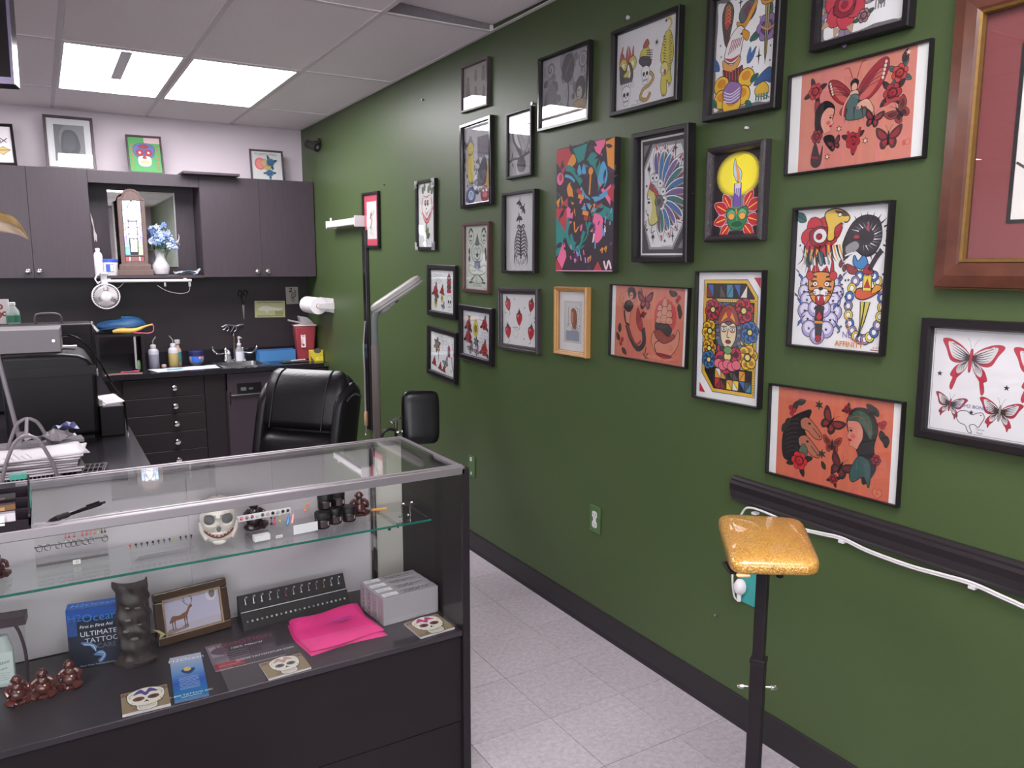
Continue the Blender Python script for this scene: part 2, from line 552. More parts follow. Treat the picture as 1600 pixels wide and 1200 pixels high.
for n,(x0,x1,y0,y1,k)in enumerate(LIGHTS):
 lab={0:'left recessed fluorescent ceiling light with a grey strip across its panel, over the work area',1:'right recessed fluorescent ceiling light with one unbroken panel, over the work area'}
 if k=='b':
  lb=lab[0]if x0<.3 else lab[1]
 else:
  lb='added ceiling light, %s, %s'%('left row' if x0<-2 else 'middle row' if x0<0 else 'left of the right pair' if x0<.3 else 'right of the right pair','level with the work area' if y0>2 else 'level with the display case' if y0>0 else 'in front of the green wall pictures' if y0>-1 else 'nearest the added window')
 t=thing('ceiling_light',lb,'ceiling light',((x0+x1)/2,(y0+y1)/2,ZC),0,'recessed ceiling lights')
 hx, hy=(x1-x0)/2-.012,(y1-y0)/2-.012
 f=MB()
 f.box(-hx,hx,-hy,-hy+.016,-.004,.06).box(-hx,hx,hy-.016,hy,-.004,.06).box(-hx,-hx+.016,-hy+.016,hy-.016,-.004,.06).box(hx-.016,hx,-hy+.016,hy-.016,-.004,.06)
 f.box(-hx,hx,-hy,hy,.06,.065)
 obj('housing',f,M_TROF,t)
 obj('diffuser',MB().box(-hx+.016,hx-.016,-hy+.016,hy-.016,.0,.008),M_DIFF if k=='b' else M_DIFF2,t)
 if k=='b' and x0<.3:
  obj('strip',MB().box(-.02,.035,-hy+.03,.13,-.006,-.001),mat('strip_white',(236,230,236),rough=.5),t)
  # ---------------------------------------------------------------- upper cabinets
FY=6.27
def knob(parent,x,y,z,m=None,r=.019):
 """round knob facing the room (-y)"""
 k=MB()
 k.lathe([(.006,.0),(.005,.012),(r*.8,.016),(r,.022),(r*.9,.028),(r*.5,.031)],(0,0,0),14,'z')
 v=[(a,-c,b)for a,b,c in k.v]
 k.v=v
 return obj('knob',k,m or M_CHROME,parent,(x,y,z),smooth=True)
def upper_cab(name,label,x0,x1,split,knobs):
 t=thing(name,label,'cabinet',(x0,FY,1.448),0,'wall cabinets over the sink')
 w=x1-x0
 c=MB()
 c.box(0,.016,.02,.305,0,.742).box(w-.016,w,.02,.305,0,.742).box(.016,w-.016,.02,.305,0,.016).box(.016,w-.016,.02,.305,.726,.742).box(.016,w-.016,.295,.305,.016,.726)
 obj('body',c,M_LAM,t)
 for a, b, kx in((0,split-x0,knobs[0]),(split-x0,w,knobs[1])):
  d=obj('door',MB().box(a+.0007,b-.0007,0,.018,.002,.742),M_LAM,t,bevel=.0012,seg=1)
  knob(d,kx-x0,0,1.494-1.448)
 return t
upper_cab('wall_cabinet','dark wood two-door wall cabinet left of the open niche',-.39,.335,-.028,(-.062,.005))
rc=upper_cab('wall_cabinet','dark wood two-door wall cabinet against the green wall',1.06,1.915,1.49,(1.451,1.529))
upper_cab('wall_cabinet','dark wood two-door wall cabinet at far left of the back wall',-1.13,-.393,-.76,(-.79,-.73))
# open niche between the cabinets
t=thing('wall_niche','open dark wood shelf niche between the two wall cabinets','shelf',(.335,FY,1.445))
W_=.725
obj('top_board',MB().box(0.001,W_-.001,.01,.305,.725,.745),M_LAM,t)
obj('bottom_shelf',MB().box(.001,W_-.001,-.012,.305,0,.02),M_LAM,t,bevel=.001,seg=1)
obj('back_panel',MB().box(.001,W_-.001,.295,.305,.02,.725),M_LAM,t)
obj('header',MB().box(.001,W_-.001,.004,.02,.66,.725),M_LAM,t)
chip=MB()
chip.prism([(0,0),(.012,-.05),(.018,-.12),(.03,-.15),(.027,-.20),(.019,-.18),(.012,-.2),(.010,-.15),(.012,-.1),(.002,-.05)],0,.002,'xz')
obj('peeled_edge',chip,mat('bare_chipboard',(150,138,140),rough=.8),t,(.002,-.006,.45))
tag(obj('loose_board',MB().box(.94,1.335,6.175,6.5,2.1915,2.209),M_LAM,bevel=.0015,seg=1),'loose dark board lying on top of the cabinets, overhanging the front','board')
# back splash panels under the cabinets
bs=struct('trim_2',MB().box(-1.13,XR-.002,6.566,6.578,.775,1.447),M_LAMH)
# ---------------------------------------------------------------- base cabinets and counters
CZ=.775
t=thing('back_counter','black laminate counter top along the back wall with steel sink','counter',(0,6.05,CZ))
c=MB()
sx0, sx1, sy0, sy1=1.125, 1.485, .08, .44
c.box(.318,sx0,0,.515,-.035,0).box(sx1,XR-.003,0,.515,-.035,0).box(sx0,sx1,0,sy0,-.035,0).box(sx0,sx1,sy1,.515,-.035,0)
obj('top',c,M_COUNTER,t)
obj('upstand',MB().box(.318,XR-.003,.495,.5155,.0005,.1),M_COUNTER,t)
obj('end_trim',MB().box(XR-.04,XR-.004,-.003,.0,-.03,.0),M_CHROME,t)
# sink
t=thing('sink','small stainless steel sink set into the back counter','sink',(1.305,6.31,CZ))
s=MB()
hx, hy=.195, .195
def ringrect(hx,hy,z,r,n=5):
 p=[]
 for cx, cy, a0 in((hx-r,hy-r,0),(-hx+r,hy-r,90),(-hx+r,-hy+r,180),(hx-r,-hy+r,270)):
  for k in range(n):
   a=R(a0+90*k/(n-1)); p.append((cx+r*math.cos(a),cy+r*math.sin(a),z))
 return p
rings=[ringrect(hx,hy,.001,.03),ringrect(hx,hy,.004,.03),ringrect(hx-.02,hy-.02,.005,.04),ringrect(hx-.035,hy-.035,.001,.05),ringrect(hx-.045,hy-.045,-.12,.05),ringrect(hx-.09,hy-.09,-.14,.06),ringrect(.02,.02,-.145,.018)]
vs=[p for rg in rings for p in rg]; n=20
s.add(vs,[(k*n+i,k*n+(i+1)%n,(k+1)*n+(i+1)%n,(k+1)*n+i)for k in range(len(rings)-1)for i in range(n)]+[tuple(range((len(rings)-1)*n,len(rings)*n))])
obj('basin',s,M_STEEL,t,smooth=True)
obj('drain',MB().lathe([(.018,-.144),(.022,-.141),(.012,-.1405)],n=14),M_CHROME,t)
# faucet with wing handles
t=thing('faucet','chrome faucet with two wing handles behind the sink','faucet',(1.29,6.47,CZ+.004))
obj('base_plate',MB().cbox((0,0,.012),(.17,.05,.02)),M_CHROME,t,bevel=.008,seg=3,smooth=True)
for sx in(-1,1):
 h=obj('valve',MB().lathe([(.022,0),(.02,.03),(.014,.05),(.016,.075),(.008,.09)],(sx*.065,0,.02),14),M_CHROME,t,smooth=True)
 pts=spline([(sx*.065,-.01,.075),(sx*.1,-.03,.07),(sx*.14,-.035,.075),(sx*.165,-.03,.105),(sx*.168,-.028,.13)],5)
 obj('wing_handle',MB().tube(pts,.006,8,rs=[.006+.004*i/(len(pts)-1)for i in range(len(pts))]),M_CHROME,h,smooth=True)
obj('spout',MB().tube(spline([(0,0,.02),(0,0,.20),(-.005,-.02,.235),(-.02,-.06,.24),(-.03,-.1,.225)],5),.009,10),M_CHROME,t,smooth=True)
# base cabinets
M_LAMD=mat('dark_wood_base_front',(38,32,35),rough=0.45,spec=.35,noise=0.2,nscale=9,nstretch=(0.8,9,9))
t=thing('drawer_cabinet','dark wood base cabinet with a column of five drawers','cabinet',(.44,6.08,0))
obj('body',MB().box(-.12,.70,.02,.49,.0,.738),M_LAMD,t)
obj('side_filler',MB().box(.548,.69,.002,.02,.05,.735),M_LAMD,t,bevel=.001,seg=1)
for z0, z1 in((.595,.733),(.467,.592),(.335,.464),(.197,.332),(.06,.194)):
 d=obj('drawer',MB().box(.004,.545,0,.02,z0,z1),M_LAMD,t,bevel=.002,seg=1)
 knob(d,.338,0,(z0+z1)/2-.004,r=.022)
t=thing('sink_cabinet','dark wood base cabinet under the sink with a chrome-edged pull recess','cabinet',(1.142,6.08,0))
obj('body',MB().box(0,.40,.02,.49,0,.60).box(.4,.775,.02,.49,0,.738),M_LAM,t)
d=obj('door',MB().box(.006,.355,0,.02,.06,.733),M_LAM,t,bevel=.002,seg=1)
knob(d,.19,0,.135,r=.022)
obj('door',MB().box(.359,.77,0,.02,.06,.733),M_LAM,t,bevel=.002,seg=1)
rec=obj('pull_recess',MB().box(.075,.255,-.004,.001,.565,.655),M_BLACKG,t)
obj('lip',MB().box(.03,.26,-.016,-.004,.566,.575).box(.10,.14,-.014,-.004,.60,.625).box(.16,.19,-.014,-.004,.605,.62),M_CHROME,rec)
obj('pull_handle',MB().tube([(.024,-.012,.50),(.024,-.016,.605)],.004,8).ball((.024,-.016,.607),.006,8),M_CHROME,t,smooth=True)
# left counter (runs from the back wall towards the glass case)
t=thing('side_counter','black laminate side counter running from the back wall to the glass case','counter',(0,0,0))
obj('top',MB().box(-.95,.316,2.62,6.575,.738,CZ-.002),M_COUNTER,t)
obj('body',MB().box(-.93,.285,2.66,6.57,0,.737),M_LAMD,t)
# ---------------------------------------------------------------- glass display case
def wmb(o):
 m=MB(); m.X=Matrix.Translation(-Vector(o.location)); return m
cx0, cx1, cy0, cy1=-.75, 1.028, 1.958, 2.43
case=thing('display_case','long black glass-topped display case with aluminium rails','display case',((cx0+cx1)/2,(cy0+cy1)/2,0))
obj('end_panel',wmb(case).box(1.004,cx1,cy0,cy1,0,.960),M_BLACK,case,bevel=.0015,seg=1)
obj('end_panel',wmb(case).box(cx0,cx0+.024,cy0,cy1,0,.960),M_BLACK,case,bevel=.0015,seg=1)
M_KICK=mat('case_black_laminate',(32,26,29),rough=0.5,spec=0.25,noise=.08,nscale=12)
obj('front_panel',wmb(case).box(cx0+.024,1.003,1.972,1.986,.168,.446),M_KICK,case,bevel=.001,seg=1)
obj('lower_panel',wmb(case).box(cx0+.024,1.003,1.976,1.99,.0,.163),M_KICK,case,bevel=.001,seg=1)
obj('deck',wmb(case).box(cx0+.024,1.003,1.9635,2.403,.446,.464),mat('case_deck',(52,46,51),rough=.33,noise=.06,nscale=30),case,bevel=.001,seg=1)
# aluminium rails
rl=wmb(case)
rl.box(cx0,1.013,1.958,1.974,.943,.967)
obj('front_rail',rl,M_ALU,case,bevel=.002,seg=2)
obj('rail_lip',wmb(case).box(cx0+.024,1.012,1.974,1.980,.962,.9695),M_ALU,case,bevel=.001,seg=1)
obj('back_rail',wmb(case).box(cx0,1.012,2.404,2.43,.943,.966).box(cx0,1.012,2.412,2.418,.966,.9695),M_ALU,case,bevel=.002,seg=2)
obj('side_rail',wmb(case).box(1.0,1.010,1.98,2.404,.9615,.9675),M_ALU,case)
obj('top_glass',wmb(case).box(cx0+.026,1.001,1.981,2.411,.9605,.9655),M_GLASS,case)
obj('front_glass',wmb(case).box(cx0+.026,1.0025,1.9585,1.9625,.464,.9435),M_GLASS,case)
# middle shelf: clear faces, green polished edge
g=wmb(case)
g.box(cx0+.026,1.0025,2.170,2.388,.744,.750)
sh=obj('glass_shelf',g,M_GLASS,case)
obj('polished_edge',wmb(case).box(cx0+.026,1.0025,2.1690,2.1699,.7437,.7503),M_GREDGE,sh)
# sliding back doors and chrome shelf standard
obj('sliding_door',wmb(case).box(.325,.890,2.408,2.413,.464,.944),M_CASEBACK,case)
obj('sliding_door',wmb(case).box(cx0+.026,.327,2.4140,2.419,.464,.944),M_CASEBACK,case)
obj('back_stile',wmb(case).box(.906,1.003,2.405,2.420,.464,.944),mat('case_stile',(190,182,176),rough=.4),case)
st=wmb(case).box(.884,.890,2.392,2.407,.464,.944).box(.890,.899,2.400,2.407,.464,.944).box(.899,.905,2.392,2.407,.464,.944)
sd=obj('shelf_standard',st,M_CHROME,case)
obj('slots',wmb(case).box(.8925,.8965,2.399,2.4002,.47,.94),M_BLACKM,sd)if False else None
br=wmb(case)
br.box(.90,.905,2.20,2.40,.728,.742)
br.box(.895,.96,2.20,2.206,.7405,.7438)
obj('shelf_bracket',br,M_CHROME,case)
obj('screw',wmb(case).ball((.955,2.404,.655),.006,10,(1,.5,1)),M_BLACKM,case)
clipm=wmb(case)
for x in(.93,.958):
 clipm.tube(spline([(x,2.23,.7515),(x,2.23,.785),(x+.004,2.228,.795),(x+.01,2.226,.79)],4),.003,8)
 clipm.ball((x-.012,2.22,.758),.005,8)
obj('shelf_clip',clipm,M_CHROME,case,smooth=True)
# ---- on top of the case
pen=thing('ballpoint_pen','black ballpoint pen with a rubber grip lying on the case top','pen',(.032,2.022,.9735),math.atan2(.089,.111))
obj('barrel',MB().lathe([(.002,-.072),(.0052,-.058),(.0056,-.02),(.0048,-.018),(.0048,.03),(.0055,.032),(.0055,.066),(.004,.07)],n=14,axis='x'),M_BLACKG,pen,smooth=True)
obj('grip',MB().lathe([(.0056,-.054),(.0068,-.048),(.0062,-.038),(.0069,-.028),(.0058,-.02)],n=14,axis='x'),M_BLACKM,pen,smooth=True)
obj('nib',MB().lathe([(.0006,-.078),(.0012,-.074),(.0026,-.07)],n=8,axis='x'),M_CHROME,pen)
obj('clip',MB().box(.028,.064,-.0015,.0015,.0055,.0075).box(.06,.064,-.0015,.0015,.004,.0075),M_BLACKG,pen)
obj('button',MB().lathe([(.003,.07),(.003,.08),(.002,.081)],n=10,axis='x'),M_BLACKM,pen)
hold=thing('card_holder','dark tiered business card holder full of cards at left on the case top','card holder',(-.14,2.06,.966))
hb=MB()
hb.box(-.10,.083,-.10,.11,0,.008)
for k, y in enumerate((-.098,-.055,-.01,.04)):
 hb.box(-.10,.083,y,y+.004,.008,.022+.014*k)
hb.box(.079,.083,-.10,.11,.008,.03).prism([(-.10,.008),(.11,.008),(.11,.075),(.06,.07),(-.1,.026)],.079,.083,'yz')
obj('holder',hb,mat('smoked_plastic',(40,33,38),rough=.15),hold)
tp=obj('trim_plate',MB().box(.0835,.0845,-.04,.10,.03,.055).cbox((.06,.102,.075),(.035,.02,.012)),mat('teal_plastic',(60,140,125),rough=.4),hold)
for k,(y,z,cc)in enumerate(((-.088,.010,(226,220,226)),(-.045,.018,(150,116,80)),(0.0,.028,(80,66,70)),(.05,.04,(64,54,60)))):
 for q in range(3):
  m=Matrix.Translation((-.02,y+q*.006,z+.022))@Euler((R(-38+q*4),0,0)).to_matrix().to_4x4()
  ob=MB(); ob.X=m; ob.box(-.075,.075 if q else .055,-.0006,.0006,-.02,.002+.003*q)
  c_=obj('business_card',ob,mat('card_%d_%d'%(k,q),cc if q==0 else tuple(max(30,v-50*q)for v in cc),rough=.6))
  tag(c_,'%s card in the %s tier of the business card holder on the case top'%(('front','middle','back')[q],('lowest front','second','third','highest rear')[k]),'card','business cards in the tiered holder')
  c_.location=hold.location
a=Art(320)
for k in range(8):
 a.scrib(130+20*(k%3),200,60-k*3,12,(110,80,84),4,k)
a.L([(60,45),(130,50),(260,55)],5,(70,60,64))
pr_=a.build('print',hold,.022,.0,back=False)
pr_.matrix_local=Matrix.Translation((-.03,-.0905,.034))@Euler((R(52),0,0)).to_matrix().to_4x4()if False else Matrix.Translation((-.03,-.0897,.034))@Euler((R(52),0,0)).to_matrix().to_4x4()
pr_['label']='printed logo'
# ---- on the glass shelf (z .7503)
SZ=.7505
# skull
M_BONE=mat('bone_ceramic',(214,203,196),rough=.3,noise=.06,nscale=14)
M_SOCKET=mat('eye_socket_dark',(96,92,96),rough=.7)
def skull_thing(x,y,z,k,rz):
 t=thing('skull','white ceramic human skull with open jaw on the glass shelf','skull',(x,y,z),rz)
 s=MB()
 def fn(u,v):
  a=2*PI*u; th=PI*(v*.96+.02)
  r=1.0
  X=math.sin(th)*math.cos(a); Y=math.sin(th)*math.sin(a); Zc=-math.cos(th)
  fx, fy, fz=X*.062, Y*.075, Zc*.08
  front=max(0,-Y)
  if Zc<0:
   fx*=1-.25*(-Zc); fy*=1-.15*(-Zc)
   # sockets, nose
  for ex in(-.026,.026):
   d=math.hypot(fx-ex,(fz-.010)*1.05)
   if front>.2 and d<.021:fy+=.024*(1-(d/.021)**2)**.5
  d=math.hypot(fx*1.5,fz+.020)
  if front>.3 and d<.014:fy+=.014*(1-d/.014)
  # cheek bones
  d=math.hypot(abs(fx)-.042,fz+.022)
  if front>.1:fy-=.008*max(0,1-d/.02)
  if front>.2 and abs(fx)<.036 and-.062<fz<-.038:fy-=.006
  return(fx,fy,fz+.085)
 s.grid(fn,56,48)
 sk=obj('cranium',s,M_BONE,t,smooth=True)
 e=MB()
 for ex in(-.026,.026):e.ball((ex,-.051,.094),.0195,14,(1.08,.5,.92))
 e.ball((0,-.064,.066),.0105,10,(.75,.6,1.3))
 obj('sockets',e,M_SOCKET,sk,smooth=True)
 j=MB()
 j.ball((0,-.014,.030),.04,20,(1.22,1.12,.78)); j.ball((0,-.047,.012),.016,12,(1.4,.8,.7))
 for sx in(-1,1):j.tube(spline([(sx*.054,-.004,.075),(sx*.052,-.012,.045),(sx*.036,-.034,.02)],4),.011,8)
 obj('jaw',j,M_BONE,t,smooth=True)
 mo=MB()
 mo.tube(spline([(.044*math.cos(a),-.010-.047*math.sin(a),.036+.016*abs(math.cos(a))**1.5)for a in[PI*(.12+.76*i/8)for i in range(9)]],2),.0085,8)
 obj('mouth',mo,mat('mouth_red',(122,62,60),rough=.5),t,smooth=True)
 for i in range(9):
  a=PI*(.16+.68*i/8)
  o=obj('tooth',MB().cbox((.046*math.cos(a),-.012-.052*math.sin(a),.042+.014*abs(math.cos(a))**1.5),(.007,.005,.011),(0,0,a-PI/2)),mat('tooth',(206,180,170),rough=.3),t,bevel=.0015,seg=1)
 t.scale=(k,k,k)
 return t
skull_thing(.390,2.30,SZ,.82,R(-10))
# jars
M_AMBER=mat('dark_amber_jar',(26,16,18),rough=.15,coat=.1)
M_LIDJ=mat('jar_lid_black',(24,21,24),rough=.45)
def jar(x,y,z,r,h,lid,label,rz=0.0):
 t=thing('jar',label,'jar',(x,y,z),rz,'dark jars stacked on the glass shelf')
 hl=h*.38
 obj('body',MB().lathe([(r*.9,0),(r,.004),(r,h-hl-.003),(r*.93,h-hl)],n=22),M_AMBER,t,smooth=True)
 obj('lid',MB().lathe([(r*1.01,h-hl+.0005),(r*1.03,h-hl+.003),(r*1.03,h-.003),(r*.98,h)],n=28),M_LIDJ,t,smooth=True)
 lb=MB()
 nn=8
 lb.grid(lambda u,v:((r+.0004)*math.cos(R(-120+50*u)),(r+.0004)*math.sin(R(-120+50*u)),h*(.12+.38*v)),8,1)
 obj('label_strip',lb,mat('jar_label',(66,50,52),rough=.4),t,solid=.0003)
 bc=MB()
 bc.grid(lambda u,v:((r+.0007)*math.cos(R(-66+16*u)),(r+.0007)*math.sin(R(-66+16*u)),h*(.2+.25*v)),3,1)
 obj('barcode',bc,mat('barcode_white',(150,142,144),rough=.4),t,solid=.0002)
 return t
jar(.682,2.262,SZ,.0225,.050,1,'left dark jar of the bottom row, under the shorter stack')
jar(.728,2.285,SZ,.0225,.050,1,'middle dark jar of the bottom row, under the taller-looking stack')
jar(.774,2.285,SZ,.0215,.047,1,'right dark jar of the bottom row with nothing on it')
jar(.698,2.285,SZ+.0510,.0215,.048,1,'dark jar stacked on top at left, next to the acrylic stand')
jar(.742,2.292,SZ+.0510,.0215,.050,1,'dark jar stacked on top at right, beside the lone lower jar')
# glossy brown figurines: seated round-bellied figures
M_BROWN=mat('glossy_brown_resin',(74,34,34),rough=.12,coat=.6,noise=.25,nscale=30)
M_BROWND=mat('glossy_dark_resin',(52,34,38),rough=.14,coat=.6)
M_RED=mat('glossy_redbrown_resin',(84,36,32),rough=.1,coat=.8,noise=.3,nscale=35)
def figurine(x,y,z,k,m,label,rz=0.0):
 t=thing('figurine',label,'figurine',(x,y,z),rz)
 b=MB()
 b.lathe([(.022,0),(.024,.004),(.02,.008)],n=16)
 b.ball((0,-.002,.024),.021,14,(1.05,.95,.95))
 b.ball((0,-.002,.043),.015,12)
 obj('torso',b,m,t,smooth=True)
 h=MB(); h.ball((0,-.003,.064),.0125,14,(1,1,1.05)); h.ball((-.011,0,.063),.004,8); h.ball((.011,0,.063),.004,8)
 h.ball((0,-.015,.062),.003,8)
 obj('head',h,m,t,smooth=True)
 a=MB()
 for sx in(-1,1):
  a.tube(spline([(sx*.012,0,.05),(sx*.025,-.004,.04),(sx*.022,-.018,.03)],4),.006,8)
  a.tube(spline([(sx*.010,-.01,.012),(sx*.026,-.016,.012),(sx*.012,-.027,.009)],4),.0085,8)
 obj('limbs',a,m,t,smooth=True)
 t.scale=(k,k,k)
 return t
figurine(.503,2.365,SZ,1.15,M_BROWND,'dark seated figurine behind the row of plugs, half hidden by the case rail',R(10))
figurine(.822,2.325,SZ,1.0,M_BROWN,'glossy brown seated figurine right of the dark jars',R(-15))
figurine(-.150,2.31,SZ,.85,M_BROWN,'glossy brown seated figurine at left edge of the glass shelf',R(25))
DZ=.4645
figurine(-.125,2.18,DZ,.95,M_RED,'red-brown glass figurine on the deck, leftmost of three',R(12))
figurine(-.07,2.183,DZ,.95,M_RED,'red-brown glass figurine on the deck, middle of three',R(-4))
figurine(-.01,2.20,DZ,.95,M_RED,'red-brown glass figurine on the deck, nearest the blue care box',R(-12))
# clear box holding an orange stick
t=thing('clear_case','flat clear plastic case with an orange stick inside, right end of the glass shelf','case',(.912,2.318,SZ),R(-14))
obj('shell',MB().box(-.05,.05,-.022,.022,0,.018),M_ACRYL,t)
s_=obj('stick',MB().tube([(-.048,-.005,.008),(.0,-.005,.009)],.0045,8),mat('orange_stick',(232,160,74),rough=.4),None)
s_.location=t.location; s_.rotation_euler=t.rotation_euler
tag(s_,'orange stick lying in the flat clear case on the glass shelf','stick')
# acrylic body jewellery stands
def sball(c,r,m,parent=None,name='bead'):
 return obj(name,MB().ball(c,r,10),m,parent,smooth=True)
M_RINGM=mat('ring_metal',(150,148,150),rough=.18,metal=1.0)
# stand A: bar with curved rings and a price tag
t=thing('jewellery_stand','clear acrylic stepped stand with a grey bar and price tag, left on the glass shelf','jewellery stand',(.02,2.31,SZ))
obj('base',MB().box(-.085,.085,-.012,.07,0,.004).box(-.085,.085,-.012,-.009,.004,.028).box(-.085,.085,.03,.033,.004,.05).box(-.085,.085,.066,.07,.004,.075),M_ACRYL,t)
obj('bar',MB().box(-.083,.083,-.0145,-.0125,.012,.019),mat('grey_bar',(92,84,88),rough=.4),t)
obj('rod',MB().tube([(-.086,.03,.052),(.085,.03,.052)],.0018,8),M_RINGM,t)
tagm=Art(150)
tagm.T('25',75,25,70,(30,30,34),shear=.15)
pt=tagm.build('price_tag',t,.012,0,paper=(235,228,224))
pt.matrix_local=Matrix.Translation((.008,-.0152,.010))@Euler((R(90),0,0)).to_matrix().to_4x4()
for i, dx in enumerate((-.075,-.056,-.03,-.008,.004,.016,.033,.045,.08)):
 o=MB()
 pts=[(dx+.0072*math.cos(q),.03+.002*math.sin(q),.048+.008*math.sin(q))for q in[2*PI*k/16 for k in range(16)]]
 o.tube(pts,.0012,6,closed=True)
 o.ball((dx+.004,.030,.0405),.0022,8)
 c_=obj('ring',o,M_RINGM,smooth=True); c_.location=t.location
 tag(c_,'small steel hoop on the rod of the left jewellery stand, %s'%nth(i,9),'ring','hoops on the left jewellery stand')
for i,(dx,cc)in enumerate(((-.012,(206,96,92)),(-.004,(180,70,74)),(.008,(188,74,76)),(.028,(206,90,84)),(.038,(196,84,86)),(.048,(220,120,110)),(.058,(210,120,116)),(.066,(214,196,110)),(.075,(70,62,66)),(.083,(80,70,74)))):
 o=MB()
 o.tube([(dx,.062,.058),(dx,.062,.078)],.0009,6)
 o.ball((dx,.062,.080),.0030,8).ball((dx,.062,.057),.0030,8)
 c_=obj('barbell',o,mat('stud_%d'%i,cc,rough=.2)); c_.location=t.location
 tag(c_,'tiny straight barbell at back of the left jewellery stand, %s'%nth(i,10),'barbell','barbells on the left jewellery stand')
 # stand B: row of studs over needles
t=thing('jewellery_stand','clear acrylic stand with a row of studs above loose needles, left of the skull','jewellery stand',(.235,2.27,SZ))
obj('base',MB().box(-.08,.08,-.04,.05,0,.003).box(-.08,.08,-.04,-.037,.003,.02).box(-.08,.08,.02,.023,.003,.038),M_ACRYL,t)
for i in range(12):
 dx=-.078+i*.0142
 cc=((200,60,66),(60,52,56),(90,84,88),(40,36,40),(40,36,40),(64,58,62),(70,64,68),(54,48,52),(190,170,90),(48,44,48),(40,36,40),(60,54,58))[i]
 o=MB(); o.ball((dx,.0185,.033),.0032,8).tube([(dx,.0185,.033),(dx,.012,.026)],.001,6)
 c_=obj('stud',o,mat('studb_%d'%i,cc,rough=.2)); c_.location=t.location
 tag(c_,'tiny ball stud on the stand left of the skull, %s in its row'%nth(i,12),'stud','studs on the stand left of the skull')
for i in range(5):
 o=MB(); o.tube([(-.075+.004*i,-.03+i*.007,.0045),(.06+.006*i,-.026+i*.008,.0045)],.0009,5)
 c_=obj('needle',o,mat('needle_dark',(84,78,84),rough=.3,metal=.6)); c_.location=t.location
 tag(c_,'thin piercing needle lying on the clear stand left of the skull, %s'%('nearest the front','second from the front','middle one','second from the back','farthest back')[i],'needle','needles on the clear stand')
 # stand C: white strip with plugs and hanging pieces
t=thing('jewellery_stand','clear acrylic jewellery stand with a white strip of round plugs, right of the skull','jewellery stand',(.545,2.26,SZ),R(4))
obj('base',MB().box(-.075,.115,-.035,.06,0,.003).prism([(-.035,.003),(-.015,.003),(.05,.05),(.046,.052)],-.03,.115,'yz'),M_ACRYL,t)
ws=MB()
ws.X=Matrix.Translation((-.025,.05,.054))@Euler((R(-30),R(0),0)).to_matrix().to_4x4()
ws.box(-.085,.085,-.001,.001,-.009,.009)
obj('white_strip',ws,M_WHITEP,t)
obj('tray',MB().box(-.075,-.03,-.03,-.01,.0032,.02),mat('tray_white',(228,224,226),rough=.25),t)
w2=MB(); w2.box(.038,.112,-.034,-.0335,.004,.032)
obj('white_card',w2,M_PAPER,t)
tg=Art(220); tg.T('$12-15',110,25,55,(60,50,54))
pt=tg.build('price_tag',t,.009,0,paper=(228,222,220)); pt.matrix_local=Matrix.Translation((-.006,-.037,.009))@Euler((R(90),0,0)).to_matrix().to_4x4()
for i in range(11):
 dx=-.103+i*.0153
 cc=((190,60,72),(200,50,80),(110,84,90),(150,50,62),(190,186,190),(54,44,50),(180,150,156),(40,34,40),(170,164,168),(44,40,44),(60,52,56))[i]
 o=MB(); o.X=Matrix.Translation((dx+.0,.046,.055))@Euler((R(60),0,0)).to_matrix().to_4x4()
 o.lathe([(.0045,-.002),(.0048,.003),(.003,.0045)],n=12)
 c_=obj('ear_plug',o,mat('plug_%d'%i,cc,rough=.15),smooth=True); c_.location=t.location; c_.rotation_euler=t.rotation_euler
 tag(c_,'small round ear plug on the white strip right of the skull, %s'%nth(i,11),'ear plug','plugs on the white strip')
for i,(dx,zz,cc,kk)in enumerate(((-.012,.035,(60,44,52),0),(-.003,.034,(214,60,96),0),(.014,.037,(206,196,70),0),(.036,.036,(52,120,180),1),(.051,.038,(226,150,160),1),(.098,.050,(236,130,70),2))):
 o=MB()
 y=zz*1.25-.028
 if kk==1:
  o.tube([(dx-.004,y-.014,zz-.012),(dx+.005,y-.003,zz+.01)],.0042,8); o.tube([(dx+.005,y-.003,zz+.01),(dx+.008,y,zz+.018)],.001,6)
 else:
  o.tube([(dx,y-.003,zz),(dx+.002+kk*.003,y-.001,zz+.016)],.001,6)
  o.ball((dx,y-.004,zz),.0042,10).ball((dx+.002+kk*.004,y,zz+.016),.0032+.001*kk,10)
 c_=obj('curved_barbell',o,mat('hang_%d'%i,cc,rough=.25),smooth=True); c_.location=t.location; c_.rotation_euler=t.rotation_euler
 tag(c_,('dark','pink-red','yellow','blue spotted','pink spotted','orange')[i]+' belly bar clipped to the sloped acrylic stand right of the skull','belly bar')
